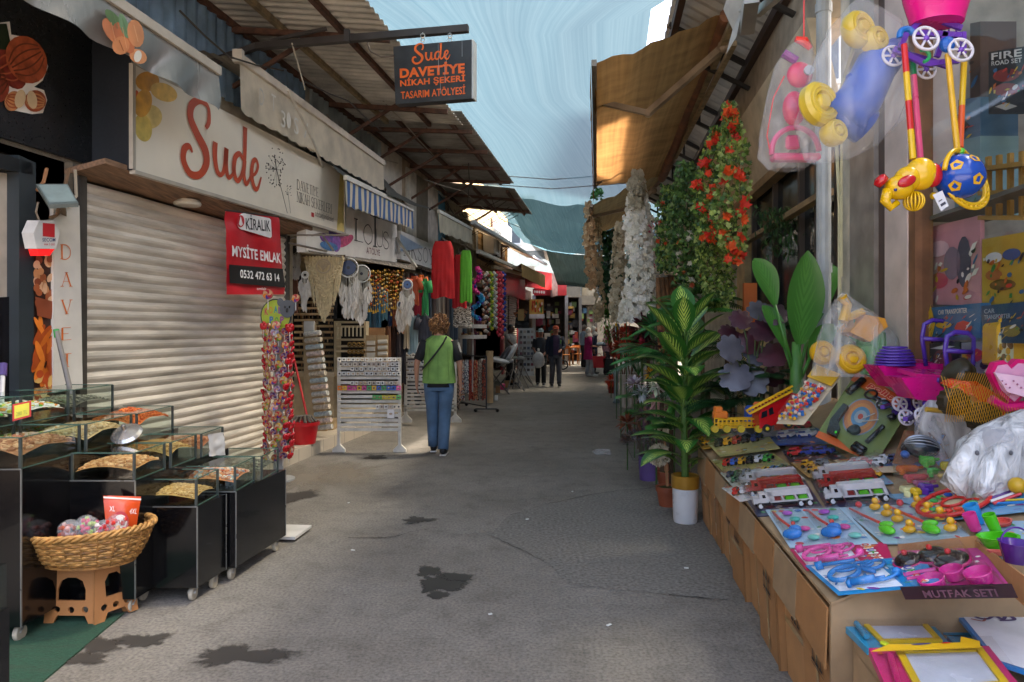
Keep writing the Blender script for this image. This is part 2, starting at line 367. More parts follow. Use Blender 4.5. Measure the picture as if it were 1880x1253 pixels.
def stain(col,rough,edge=.5,top=.95):
 m,n,b,L=newmat('stain');b.inputs['Base Color'].default_value=(*col,1);b.inputs['Roughness'].default_value=rough;uv=N(n,'ShaderNodeUVMap');sp=N(n,'ShaderNodeSeparateXYZ');L(uv.outputs[0],sp.inputs[0]);tc=N(n,'ShaderNodeTexCoord');nz=N(n,'ShaderNodeTexNoise',i2=22.,i3=6.);L(tc.outputs['Object'],nz.inputs['Vector'])
 a=N(n,'ShaderNodeMath',operation='MULTIPLY_ADD',i1=.7);L(nz.outputs[0],a.inputs[0]);L(sp.outputs[0],a.inputs[2]);r=N(n,'ShaderNodeMapRange');L(a.outputs[0],r.inputs[0]);r.inputs[1].default_value=.36;r.inputs[2].default_value=.36+edge;r.inputs[4].default_value=top;L(r.outputs[0],b.inputs['Alpha']);return m
DAMP=stain((.05,.044,.038),.4,.2,.85)
blot([(806,1072,36,17),(788,1050,24,9),(836,1060,28,7),(803,1094,18,6)],'damp_patch',DAMP,seed=4,jit=.2)
blot([(430,1207,74,16),(265,1178,50,12),(185,1186,40,12),(160,1212,40,10),(768,957,24,6),(548,913,34,9),(688,841,18,4)],'damp_patch',stain((.055,.047,.04),.6,.3,.8),seed=9,jit=.22)
blot([(560,880,85,26),(640,868,60,16)],'worn_patch',stain((.25,.205,.155),.9,.7,.6),h=.003,seed=31,jit=.3)
def crack(pts,w_=.008):
 b=B(M((.045,.042,.038),.95));P_=[]
 for(a,c_),(a2,c2)in zip(pts,pts[1:]):
  for k in range(10):t=k/10;P_.append(G(a+(a2-a)*t+rnd(-3,3),c_+(c2-c_)*t+rnd(-1,1)))
 vs=[]
 for i,p in enumerate(P_):
  e=w_*rnd(.15,1.5);vs+=[(p.x,p.y-e*1.3,.0065),(p.x+e*.3,p.y+e*1.3,.0065)]
 b.add(vs,[[2*i,2*i+1,2*i+3,2*i+2]for i in range(len(P_)-1)]);struct(b,'pavement_crack')
crack([(640,990),(720,988),(770,975),(815,968)],.004);crack([(1200,1091),(1260,1097),(1345,1105)],.004)
crack([(900,985),(960,1012),(1000,1034)],.003);crack([(1240,892),(1110,905),(1010,925),(930,950)],.004)
pm=M((.205,.184,.158),.9,.3,45,bump=.5,bs=90,dirt=.15)
b=B(pm);b.poly([(p.x,p.y,.0025)for p in[G(900,984),G(960,1010),G(1010,1038),G(1040,1073),G(1120,1083),G(1220,1091),G(1345,1103),G(1330,960),G(1240,892),G(1110,906),G(1010,926),G(930,950)]]);struct(b,'asphalt_patch')
for i,(px,py)in enumerate([(1502,0),(968,955),(1051,904),(648,1012),(1118,1150),(640,925),(1260,1045),(900,1130)]):
 if px==1502:continue
 b=B(M('#d8d6cf',.6));p=G(px,py);a=rnd(0,3);b.box((p.x,p.y,.007),(rnd(.012,.03),.012,.005),a)
 b.build('paper_scrap',label='tiny pale scrap of litter lying on the grey asphalt of the lane',cat='litter',group='litter scraps on the asphalt')
def netmat(name,c0,c1,tl,thr):
 m,n,b,L=newmat(name);o=n.nodes['Material Output'];uv=N(n,'ShaderNodeTexCoord')
 mp=N(n,'ShaderNodeMapping');mp.inputs['Scale'].default_value=(90,1.2,1);L(uv.outputs['UV'],mp.inputs[0])
 d=N(n,'ShaderNodeTexNoise',i2=1.6,i3=2.);L(uv.outputs['UV'],d.inputs['Vector']);d.inputs['Scale'].default_value=2.5
 ad=N(n,'ShaderNodeVectorMath',operation='MULTIPLY_ADD');ad.inputs[1].default_value=(2,0,0);L(d.outputs['Color'],ad.inputs[0]);L(mp.outputs[0],ad.inputs[2])
 nz=N(n,'ShaderNodeTexNoise',i2=1.,i3=5.);L(ad.outputs[0],nz.inputs['Vector']);nz.inputs['Roughness'].default_value=.7
 r=ramp(n,[(.3,c0),(.5,tuple((x+y)/2 for x,y in zip(hx(c0),hx(c1)))),(.68,c1)]);L(nz.outputs[0],r.inputs[0])
 t=N(n,'ShaderNodeBsdfTranslucent');df=N(n,'ShaderNodeBsdfDiffuse');tr=N(n,'ShaderNodeBsdfTransparent');tr.inputs[0].default_value=(.82,.84,.8,1)
 L(r.outputs[0],t.inputs[0]);L(r.outputs[0],df.inputs[0]);m1=N(n,'ShaderNodeMixShader');m1 .inputs[0].default_value=tl;L(df.outputs[0],m1 .inputs[1]);L(t.outputs[0],m1 .inputs[2])
 m2=N(n,'ShaderNodeMixShader');m2 .inputs[0].default_value=thr;L(m1 .outputs[0],m2 .inputs[1]);L(tr.outputs[0],m2 .inputs[2]);L(m2 .outputs[0],o.inputs[0]);return m
def net(name,y0,y1,zf,lf,rf,sag,mat,label,nu=28,nv=60,wav=.06):
 b=B(mat);vs=[];fs=[];us=[]
 for i in range(nv+1):
  y=y0+(y1-y0)*i/nv;x0,x1,z=lf(y),rf(y),zf(y)
  for j in range(nu+1):
   u=j/nu;zz=z-sag*4*u*(1-u)+wav*noise.noise(V((u*5,y*.35,3)))*2+.05*math.sin(y*1.9+u*4)
   vs.append((x0+(x1-x0)*u,y,zz))
 for i in range(nv):
  for j in range(nu):
   a=i*(nu+1)+j;fs.append([a,a+1,a+nu+2,a+nu+1]);us.append([(j/nu,i/nv*3),((j+1)/nu,i/nv*3),((j+1)/nu,(i+1)/nv*3),(j/nu,(i+1)/nv*3)])
 b.add(vs,fs,us);return b.build(name,label=label,cat='shade net',smooth=True)
NETB=netmat('blue shade net','#2a4049','#3c4e55',.42,.07)
net('shade_net',.9,24.4,lambda y:6.3-(y-2)*.076,lambda y:-3.5+.16*y-max(0,min(1,9-y)),lambda y:.72+.125*y+max(0,min(4.5,(9-y)*1.2))+max(0,min(2.2,(y-11)*.4)),.35,NETB,'long pale blue striped shade net stretched over the lane')
net('shade_net',17.6,24.6,lambda y:5.03-(y-17.6)*.07,lambda y:-3.2+.16*y,lambda y:.9+.12*y,.25,netmat('blue net 2','#35545f','#587480',.45,.12),'second darker blue net hung below the far end of the long shade net',nv=16)
MC_NET=netmat('grey net','#50585a','#6a7476',.5,.25)
net('shade_net',24.5,29,lambda y:4.35-(y-24.5)*.2,lambda y:-2.7+.16*y,lambda y:3+.12*y,.12,netmat('green net','#151d1d','#273331',.12,.02),'dark grey green net sagging low at the far end of the lane',nv=12)
net('shade_net',28.5,48,lambda y:5.0,lambda y:-5,lambda y:12,.1,MC_NET,'added unseen grey net blocking sun at the far end of the lane',nv=8)  # added net, hidden behind the dark one, keeps sun off the lane end
for i,(z,y)in enumerate(((5.0,15.2),(4.75,15.0))):
 b=B(M('#8c9298',.5));b.tube([(-.9+.02,y,z),(.9,y+.05,z-.12),(2.6,y+.1,z+.02)],.012,6);b.build('net_cable',label='%s thin cable strung across the lane under the blue net'%['upper','lower'][i],cat='cable')
RUST=M('#5a3b2c',.8,.35,12,bump=.4,bs=50,dirt=.4);RUSTL=M('#8d7a5a',.75,.3,10,bump=.3,dirt=.5);STEEL=M('#35302e',.6,.2);ALU=M('#b9b4ab',.35,.12,metal=.7)
CREAM=M('#c9bda6',.7,.15,5,bump=.1,dirt=.35);WHITEP=M('#cfcac2',.55,.1,4,dirt=.25)
def LX(y,c):return c+SL*y
def wallL(b,c,y0,y1,z0,z1,t=.2):b.hexa([(LX(y0,c),y0,z0),(LX(y1,c),y1,z0),(LX(y1,c),y1,z1),(LX(y0,c),y0,z1)],(-t,0,0))
def RX(y,c):return c+SR*y
def wallR(b,c,y0,y1,z0,z1,t=.2):b.hexa([(RX(y0,c),y0,z0),(RX(y1,c),y1,z0),(RX(y1,c),y1,z1),(RX(y0,c),y0,z1)],(t,0,0))
CW=-4.08
def shellL(name,label,y0,y1,H,wm,inside=None,open_=True,c=CW,zt=2.75,depth=1.7):
 t=thing(name,label,'building',(LX(y0,c),y0,0))
 b=B(wm);wallL(b,c,y0,y1,zt,H);b.build('wall',t)
 b=B(inside or M('#8a7c68',.9,.2));xs=[(LX(y0,c),y0),(LX(y1,c),y1),(LX(y1,c)-depth,y1),(LX(y0,c)-depth,y0)]
 b.hexa([(x,y,.15)for x,y in xs],(0,0,-.3));b.hexa([(x,y,zt)for x,y in xs],(0,0,.1))
 for(a,a2),(c2,d)in zip(xs[1:],xs[2:]+xs[:1]):b.hexa([(a,a2,0),(c2,d,0),(c2,d,zt),(a,a2,zt)],(.05,.02,0))
 b.build('interior_wall',t);b=B(wm);b.hexa([(xs[3][0],xs[3][1],H),(xs[2][0],xs[2][1],H),(xs[1][0],xs[1][1],H),(xs[0][0],xs[0][1],H)],(0,0,.15));b.build('roof',t)
 return t
yN,yS,yL,yA,yB,yC=2.2,8.36,12.7,17.3,20.6,24.5
stucco=M('#b9aa94',.9,.2,5,bump=.3,bs=40,dirt=.5)
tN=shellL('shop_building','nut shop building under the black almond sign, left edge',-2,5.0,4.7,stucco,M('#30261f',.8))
tS=shellL('shop_building','closed cream shutter shop building under the cream brush lettered sign',5.0,yS,4.7,stucco)
b=B(M('#d8ccba',.5,.2,3,bump=.25,bs=5,stretch=(.5,.5,4),dirt=.38));zz=.15;n_=31;hh=(2.64-.15)/n_
prof=[(0,0),(.005,.1),(.018,.35),(.021,.6),(.01,.85),(0,.97)]
ya,yb=5.14,yS-.12;vs=[];fs=[]
SG=26
for i in range(n_):
 for o_,t_ in prof:
  for k in range(SG+1):y=ya+(yb-ya)*k/SG;vs.append((LX(y,CW+.02)+o_+.011*noise.noise(V((y*1.7,i*.5,2)))+.004*noise.noise(V((y*5,i*3.1,7))),y,.15+hh*(i+t_)+.004*noise.noise(V((y*1.1,i*.8,5)))))
for i in range(len(vs)//(SG+1)-1):fs+=[[i*(SG+1)+k,i*(SG+1)+k+1,(i+1)*(SG+1)+k+1,(i+1)*(SG+1)+k]for k in range(SG)]
b.add(vs,fs);sh=b.build('roller_shutter',tS)
b=B(M('#8e8474',.45,.2,dirt=.4));wallL(b,CW+.055,ya,yb,.15,.21,.04);b.build('bottom_bar',sh);b=B(M('#a89a3c',.3,metal=.8));y=6.6;b.box((LX(y,CW)+.08,y,.19),(.04,.06,.05),bev=.008);b.build('padlock',sh)
b=B(M('#4c463f',.5,.2));wallL(b,CW+.05,yS-.14,yS-.06,.1,2.75,.1);b.build('shutter_rail',tS);b=B(M('#4c463f',.5,.2));wallL(b,CW+.05,5.08,5.15,.1,2.75,.1);b.build('shutter_rail',tS)
b=B(M('#8b6a50',.7,.35,6,dirt=.4,stretch=(8,.6,8)));b.hexa([(LX(5.0,CW),5.0,2.66),(LX(yS,CW),yS,2.66),(LX(yS,-3.78),yS,2.74),(LX(5,-3.78),5.0,2.74)],(0,0,.04));b.build('soffit',tS)
def tilemat():
 m,n,b,L=newmat('step tiles');tc=N(n,'ShaderNodeTexCoord');br=N(n,'ShaderNodeTexBrick');br.offset=0
 mp=N(n,'ShaderNodeMapping');mp.inputs['Rotation'].default_value=(0,0,-R(81));L(tc.outputs['Object'],mp.inputs[0]);L(mp.outputs[0],br.inputs['Vector'])
 for k,v in(('Scale',1),('Brick Width',.33),('Row Height',.33),('Mortar Size',.006)):br.inputs[k].default_value=v
 br.inputs['Color1'].default_value=(.5,.43,.34,1);br.inputs['Color2'].default_value=(.56,.48,.38,1);br.inputs['Mortar'].default_value=(.25,.2,.16,1)
 L(br.outputs[0],b.inputs['Base Color']);b.inputs['Roughness'].default_value=.4;return m
b=B(tilemat());b.hexa([(LX(4.6,-4.2),4.6,0),(LX(10.6,-4.2),10.6,0),(LX(10.6,-3.72),10.6,0),(LX(4.6,-3.72),4.6,0)][::-1],(0,0,.15));b.build('step',tS)
tL=shellL('shop_building','macrame shop building under the purple flower sign',yS,yL,4.7,M('#cdc6b8',.9,.1,dirt=.3),M('#d0bd9c',.8,.2))
tA=shellL('shop_building','clothes shop building with coloured plaster upper storey',yL,yA,5.4,M('#a5937b',.9,.2,dirt=.5),M('#a89a88',.8))
tB=shellL('shop_building','yellow brick building with air conditioner units',yA,yC,6.2,M('#c4aa7d',.9,.2,7,bump=.3,dirt=.3),M('#9a9084',.8))
tC=shellL('shop_building','red fronted shop with closed grey shutter',yC,31,3.1,M('#a58c7c',.9,.2,dirt=.3),M('#6a5a4e',.8))
for y0,y1,c_ in((12.9,13.5,'#c9c3b4'),(13.5,14.3,'#776f60'),(14.3,15.1,'#d6cfc4'),(15.1,15.7,'#4f88a0')):
 b=B(M(c_,.85,.15,dirt=.3));wallL(b,CW+.03,y0,y1,3.0,4.6,.03);b.build('plaster_band',tA)
b=B(M('#a39a84',.8,.2,tl=.2));vs=[];n_=60
for k,(z,a)in enumerate(((4.5,.05),(4.0,.09),(3.4,.12),(2.9,.12))):
 for i in range(n_):y=15.7+i*2.6/n_;vs.append((LX(y,CW+.12)+a*math.sin(i*1.3)*.8,y+rnd(-.01,.01),z+rnd(-.04,.04)))
b.add(vs,[[k*n_+i,k*n_+i+1,(k+1)*n_+i+1,(k+1)*n_+i]for k in range(3)for i in range(n_-1)]);tag(b.build('curtain',smooth=True),'dingy beige curtain sheets hanging under the corrugated canopy','curtain')
for y0,y1,z0,z1 in((18.0,19.2,3.5,4.6),(21.3,22.1,3.9,5.0),(23,23.6,3.9,4.9)):
 f=B(M('#6b5648',.7));wallL(f,CW+.06,y0,y1,z0,z1,.08);fo=f.build('window',tB)
 f=B(M('#8f9aa3',.15,.3));wallL(f,CW+.075,y0+.08,(y0+y1)/2-.03,z0+.08,z1-.08,.02);wallL(f,CW+.075,(y0+y1)/2+.03,y1-.08,z0+.08,z1-.08,.02);f.build('pane',fo)
b=B(M('#8c744c',.9))
for k in range(16):
 wallL(b,CW+.008,yA,yC,3.2+k*.19,3.212+k*.19,.01)
b.build('brick_joints',tB)
def ac(y,z,lab,s=1):
 t=thing('air_conditioner',lab,'air conditioner',(LX(y,CW)+.25,y,z));c_=LX(y,CW)+.22
 b=B(M('#c9cdd0',.4,.08));b.box((c_,y,z+.32*s),(.34,.85*s,.62*s),-R(9),bev=.02);b.build('casing',t)
 b=B(M('#22262a',.5));m=Matrix.Rotation(R(81),3,'Z')@Matrix.Rotation(R(90),3,'X')
 b.lathe([(.0,0),(.24*s,0),(.24*s,.012),(0,.012)],(c_+.18,y+.15,z+.32*s),20,Matrix.Rotation(R(90),3,'Y'));b.build('fan',t)
 for d in(-.3,.3):
  q=B(RUST);q.bar((c_-.2,y+d,z),(c_+.16,y+d,z),.03);q.bar((c_-.2,y+d,z-.3),(c_+.16,y+d,z),.025);q.build('bracket',t)
ac(20.4,3.72,'white air conditioner unit with black fan high on the yellow brick wall',1.25);ac(22.6,4.3,'smaller air conditioner above the far tan awning, yellow wall')
b=B(M('#9c7a62',.7,.3));wallL(b,CW+.05,17.6,17.75,2.9,4.4,.1);b.build('post',tB)
def corr(b,p0,p1,q0,q1,pitch=.13,amp=.022,ax=V((0,0,1))):
 p0,p1,q0,q1=map(V,(p0,p1,q0,q1));L_=(p1-p0).length;n=max(6,int(L_/pitch*6));vs=[]
 for i in range(n+1):
  t=i/n;o=ax*amp*max(-.7,min(.7,math.sin(t*L_/pitch*2*math.pi)));vs+=[p0 .lerp(p1,t)+o,q0 .lerp(q1,t)+o]
 b.add(vs,[[2*i,2*i+1,2*i+3,2*i+2]for i in range(n)])
b=B(M('#9fbcd8',.3,.3,3,tl=.6));corr(b,(LX(4,-4.02),4,3.86),(LX(8.7,-4.02),8.7,3.86),(LX(4,-4.02),4,4.66),(LX(8.7,-4.02),8.7,4.66),.16,.03,V((1,0,0)));b.build('corrugated_strip',tS)
b=B(M('#9aa6a8',.4,.3,3,tl=.4));corr(b,(LX(8.8,-4.02),8.8,3.7),(LX(11.4,-4.02),11.4,3.7),(LX(8.8,-4.02),8.8,4.64),(LX(11.4,-4.02),11.4,4.64),.16,.03,V((1,0,0)));b.build('corrugated_strip',tL)
CORR=M('#bcb6aa',.55,.22,2.5,metal=.25,dirt=.35);CORRD=M('#9a968e',.55,.25,2.5,metal=.25,dirt=.45)
def canopy(y0,y1,zi,zo,ci,co,lab,mat,raf,nb=4,zslope=0):
 t=thing('corrugated_canopy',lab,'canopy',(LX(y0,ci),y0,zi))
 b=B(mat);dz=zslope;corr(b,(LX(y0,co),y0,zo),(LX(y1,co),y1,zo+dz),(LX(y0,ci),y0,zi),(LX(y1,ci),y1,zi+dz));b.build('roof_sheet',t)
 for f in raf:
  c_=ci+(co-ci)*f;z=zi+(zo-zi)*f-.05
  q=B(RUSTL if f>.3 and f<.6 and y0<5 else RUST);q.bar((LX(y0+.1,c_),y0+.1,z),(LX(y1-.1,c_),y1-.1,z+dz),.05,.06);q.build('purlin',t)
 for i in range(nb):
  y=y0+(y1-y0)*(i+.6)/nb;q=B(RUST);q.bar((LX(y,ci),y,zi-.1),(LX(y,co),y-.04,zo-.1),.05,.06);q.build('rafter',t)
  q=B(RUST);q.bar((LX(y,ci),y,zi-.75),(LX(y,ci+(co-ci)*.6),y,zi-.1),.04);q.build('brace',t)
 return t
canopy(1.0,10.3,4.72,4.6,-4.1,-2.38,'largest corrugated metal canopy on rusty beams over the closed shutter',CORR,(.06,.35,.72),4)
canopy(10.0,14.9,4.78,4.72,-4.1,-2.34,'middle dark corrugated canopy over the clothes stall',CORRD,(.05,.4,.85),4)
canopy(14.7,17.6,4.72,4.56,-4.1,-2.3,'small far corrugated canopy with drooping wires beneath',CORRD,(.05,.5,.9),2,-.05)
for i in range(6):
 b=B(M('#3a332d',.8));y=15+i*.45;b.tube([(LX(y,-4),y,4.5),(LX(y,-3.6),y+.4,4.1-rnd(0,.3)),(LX(y,-2.6),y+rnd(0,.5),4.45)],.008,4);b.build('loose_wire',label='thin wire drooping beneath the small far corrugated canopy',cat='wire',group='wires under the far canopy')
b=B(M('#c9c0b0',.7));b.tube([LP(528,165,-3.2),LP(548,205,-3.25),LP(575,260,-3.5),LP(600,330,-3.9)],.015,6);b.tube([LP(536,80,-3.2),LP(556,150,-3.4),LP(560,165,-3.6)],.008,5);b.build('hanging_cable',label='pale cable drooping from the canopy above the cream valance',cat='cable')
# ---------------------------------------------------------------- far end of the lane
def blockbld(label,x0,x1,y,H,mat,dz=4,floors=2,win=('#3a4148','#b9bcc0')):
 t=thing('building',label,'building',((x0+x1)/2,y,0));b=B(mat);b.box(((x0+x1)/2,y+dz/2,H/2),(x1-x0,dz,H));b.build('wall',t)
 for f in range(floors):
  n=max(2,int((x1-x0)/1.6))
  for i in range(n):
   cx=x0+(x1-x0)*(i+.5)/n;z=3.9+f*2.7
   if z+.9>H:continue
   q=B(M(win[1],.6));q.box((cx,y-.02,z+.1),(.95,.08,1.35));fo=q.build('window',t);q=B(M(win[0],.1));q.box((cx,y-.045,z+.1),(.8,.06,1.2));q.build('pane',fo)
 return t
blockbld('far pale building closing the end of the lane',.6,4.6,41,7.6,M('#9fa4ab',.8,.2,dirt=.2),floors=1)
blockbld('far beige building at the right of the lane end',4.2,10,38,6.2,M('#a89c8b',.85,.2,dirt=.2))
blockbld('far weathered white building behind the dark net',-3.5,1.2,36,8.6,M('#c3bdb3',.85,.15,dirt=.3))
def shopfront(label,x0,x1,y,zs,fascia,post,inner,goods,txt_=None,sz=.5):
 t=thing('market_shop',label,'shop',((x0+x1)/2,y,0));cx=(x0+x1)/2;W_=x1-x0
 b=B(M(inner,.8,.3));b.box((cx,y+1.2,zs/2),(W_,.1,zs));b.box((x0,y+.6,zs/2),(.08,1.2,zs));b.box((x1,y+.6,zs/2),(.08,1.2,zs));b.box((cx,y+.6,zs),(W_,1.2,.06));b.build('interior',t)
 b=B(M(fascia,.5,.1,dirt=.15));b.box((cx,y-.05,zs+sz/2),(W_,.12,sz));fo=b.build('fascia',t)
 if txt_:
  q=Q((x0,y-.12,zs),(x1,y-.12,zs),(x1,y-.12,zs+sz),(x0,y-.12,zs+sz));b=B(M('#efeae4',.5));txt(b,q,txt_,.15,.25,.85,.75,bold=.02);b.build('lettering',fo)
 b=B(M(post,.5));b.box((x0,y-.03,zs/2),(.14,.1,zs));b.box((x1,y-.03,zs/2),(.14,.1,zs));b.build('post',t)
 b=B()
 for k in range(goods):
  b.mat(M(pick(['#a8442c','#d8d2c4','#3a3f4c','#7a8f50','#c79a4a','#6f6a66','#913a52','#e4e0d8','#4b6c86','#241f1c']),.6));w_=rnd(.1,.28);h=rnd(.1,.35)
  b.box((rnd(x0+.15,x1-.15),y+rnd(.2,1.0),rnd(.4,zs-.3)),(w_,.12,h))
 b.build('goods',t,kind='stuff');return t
shopfront('snack kiosk with red sign and food pictures under an eave',.95,2.35,29.5,3.0,'#c93d3f','#b4b8bd','#5b5350',60)
t=thing('food_picture_sign','lit food picture panel with salads in the snack kiosk window','sign',P(993,545,29.2))
q=Q(P(972,577,29.2),P(998,577,29.2),P(998,550,29.2),P(972,550,29.2));panel('board',q,M('#c9a24a',.4),.04,t);b=B()
for k in range(26):b.mat(M(pick(['#b53a28','#4f8f2e','#e8e2d0','#d77a26']),.5));disc(b,q,rnd(.1,.9),rnd(.15,.85),.06,.12,.006+k*.0003,10)
b.build('picture',t)
b=B(M('#e4e6ea',.4));b.hexa([P(972,585,29),P(1000,585,29),P(1000,577,29),P(972,577,29)],(0,.4,0));b.build('counter_shelf',label='white shelf below the food pictures of the snack kiosk',cat='shelf')
shopfront('grey fronted kitchenware shop beside the snack kiosk',2.35,3.3,33,3.1,'#8e8578','#6f6a64','#4a423b',60)
shopfront('dim brown shop with hanging bundles at the lane end',2.6,4.6,37.5,2.9,'#7d7366','#5a534c','#3b332d',90)
b=B(M('#c4282c',.5,.1));q=Q(P(966,527,27.5),P(1013,533,28.5),P(1013,502,28.5),P(966,494,27.5));b.hexa(q.c,q.n*-.06);t=b.build('red_banner',label='plain red banner board above the snack kiosk',cat='sign')
b=B(M('#8b6f6e',.6,.3));q=Q(P(1013,546,28.8),P(1035,540,30),P(1035,503,30),P(1013,502,28.8));b.hexa(q.c,q.n*-.06);b.build('faded_banner',label='faded brown picture banner beside the red banner at the kiosk corner',cat='sign')
q=Q(P(978,540,28),P(1003,542,28),P(1003,533,28),P(978,531,28));t=panel('kiosk_sign',q,M('#d4364a',.5),.04,label='small pink red lettered strip over the food pictures',cat='sign');b=B(M('#f1e6e2',.5));[disc(b,q,.15+k*.17,.5,.07,.3,.008,9)for k in range(5)];b.build('lettering',t)
b=B(M('#cfc9bf',.7,.3,dirt=.3));corr(b,(LX(25,-3.9),25,5.4),(LX(33,-3.9),33,5.1),(LX(25,-2.6),25,4.6),(LX(33,-2.6),33,4.3),.3,.04);b.build('far_roof',label='broken pale corrugated roof edge beyond the yellow building',cat='roof')
# ---------------------------------------------------------------- right house row
tR=thing('shop_building','toy shop building on the right with glass display window','building',(RX(3.8,1.75),3.8,0))
b=B(M('#cfc6b4',.8,.2,5,bump=.2,dirt=.35));wallR(b,1.75,4.72,5.02,0,4.9,.3);b.build('plaster_pillar',tR)
b=B(M('#9b938a',.35,.2,6,metal=.3));wallR(b,1.70,4.28,4.70,0,4.9,.3);b.build('metal_pillar',tR)
b=B(M('#cdbdb4',.55,.12,4,dirt=.2));wallR(b,1.71,3.84,4.14,0,4.9,.3);b.build('pale_pillar',tR)
b=B(M('#4b3b34',.5));wallR(b,1.73,4.14,4.28,0,4.9,.3);b.build('dark_gap',tR)
b=B(M('#7a5538',.6,.3));wallR(b,1.72,3.76,3.84,0,4.9,.1);wallR(b,1.72,-1.0,3.76,.95,1.02,.1);b.build('window_frame',tR)
b=B(M('#8f8878',.8,.2));wallR(b,1.75,-1.5,3.8,0,.95,.2);b.build('sill_wall',tR)
b=B(SHOPGLASS);b.poly([(RX(y,1.76),y,z)for y,z in((-1,1.02),(3.76,1.02),(3.76,4.6),(-1,4.6))]);b.build('shop_window',tR)
b=B(M('#a39c90',.9,.2));wallR(b,2.75,-1,3.9,0,4.7,.1);b.hexa([(RX(3.9,1.8),3.9,0),(RX(3.9,2.8),3.9,0),(RX(3.9,2.8),3.9,4.7),(RX(3.9,1.8),3.9,4.7)],(0,.1,0));b.hexa([(RX(-1,1.8),-1,.9),(RX(-1,2.8),-1,.9),(RX(3.9,2.8),3.9,.9),(RX(3.9,1.8),3.9,.9)],(0,0,.04));b.build('interior',tR)
b=B(M('#bdb39f',.8,.15));wallR(b,1.78,-1.5,5.1,4.3,4.5,.3);b.build('upper_wall',tR)
for c_,y in((1.66,5.13),):
 b=B(M('#a9adac',.45,.1));b.tube([(RX(y,c_),y,0),(RX(y,c_),y,4.7)],.052,14);
 for z in(.9,1.95,3.0,3.9):b.tube([(RX(y,c_),y,z),(RX(y,c_),y,z+.07)],.06,14)
 b.build('drain_pipe',tR)
b=B(M('#c8c19a',.6));b.tube([(RX(4.9,1.7),4.9,0),(RX(4.9,1.7),4.9,2.4),(RX(4.88,1.66),4.88,3.1),(RX(4.8,1.7),4.8,3.3),(RX(4.5,1.66),4.5,3.4)],.013,6);b.tube([(RX(4.86,1.7),4.86,1.9),(RX(4.86,1.7),4.86,3.15),(RX(4.6,1.6),4.6,3.0)],.009,6);b.build('wall_cable',tR)
tP=thing('shop_building','plant shop building on the right with dark windows and beige fascia','building',(RX(6,1.75),6,0))
b=B(M('#c0b092',.75,.2,4,dirt=.2));b.hexa([(RX(5.2,1.72),5.2,3.15),(RX(19,1.72),19,3.15),(RX(19,1.55),19,3.9),(RX(5.2,1.55),5.2,3.9)],(.12,0,0));b.build('fascia',tP)
b=B(M('#8d7350',.7,.25));wallR(b,1.7,5.2,19,3.06,3.15,.12);wallR(b,1.68,5.2,19,2.55,2.6,.08);b.build('lintel',tP)
b=B(M('#242a2b',.15,.3));wallR(b,1.85,5.2,8.2,1.6,3.1,.02);b.build('window',tP)
b=B(M('#4a3f36',.6))
for y in(5.25,5.75,6.25,7.2,8.2):wallR(b,1.8,y,y+.06,0,3.1,.06)
b.build('mullion',tP)
b=B(M('#b9a173',.7,.25));wallR(b,1.72,8.3,8.75,0,3.1,.3);b.build('door_frame',tP)
b=B(M('#6a5f52',.85,.3));wallR(b,2.9,5,20,0,3.2,.1);b.hexa([(RX(5.2,1.8),5.2,3.12),(RX(5.2,3),5.2,3.12),(RX(20,3),20,3.12),(RX(20,1.8),20,3.12)],(0,0,.05));b.build('interior',tP)
b=B(M('#9a8c78',.85,.2,dirt=.3));wallR(b,1.62,5.2,30,3.9,4.36,.3);b.build('upper_wall',tP)
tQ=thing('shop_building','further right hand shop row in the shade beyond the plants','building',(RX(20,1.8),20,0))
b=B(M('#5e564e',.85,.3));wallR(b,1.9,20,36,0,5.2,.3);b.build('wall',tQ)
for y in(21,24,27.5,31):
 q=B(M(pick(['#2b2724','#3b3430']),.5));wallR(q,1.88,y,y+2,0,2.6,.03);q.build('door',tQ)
blockbld('tall pale building above the right roof, glimpsed beside the net',4.4,9,12.5,12,M('#c4bfb5',.8,.15),5,3)
t=thing('corrugated_canopy','grey corrugated roof on black beams above the right hand shops','canopy',(RX(6,1.7),6,4.9))
b=B(M('#b0aea8',.55,.2,2.5,metal=.2,dirt=.25));corr(b,(RX(.5,.72),.5,4.95),(RX(17,.72),17,4.95),(RX(.5,1.7),.5,4.42),(RX(17,1.7),17,4.42),.2,.03);b.build('roof_sheet',t)
for c_,z in((.78,4.8),(1.58,4.4)):
 q=B(M('#3c2a22',.7,.3));q.bar((RX(.6,c_),.6,z),(RX(17,c_),17,z),.07,.1);q.build('beam',t)
for k in range(9):
 y=2.2+k*1.75;q=B(M('#26221f',.6))
 q.bar((RX(y,.72),y,4.85),(RX(y,1.6),y,4.4),.05);q.bar((RX(y,.9),y,4.5),(RX(y,1.6),y,4.15),.04)
 q.bar((RX(y,.95),y,4.78),(RX(y,.95),y,4.48),.03);q.bar((RX(y,1.3),y,4.55),(RX(y,1.3),y,4.32),.03);q.build('truss',t)
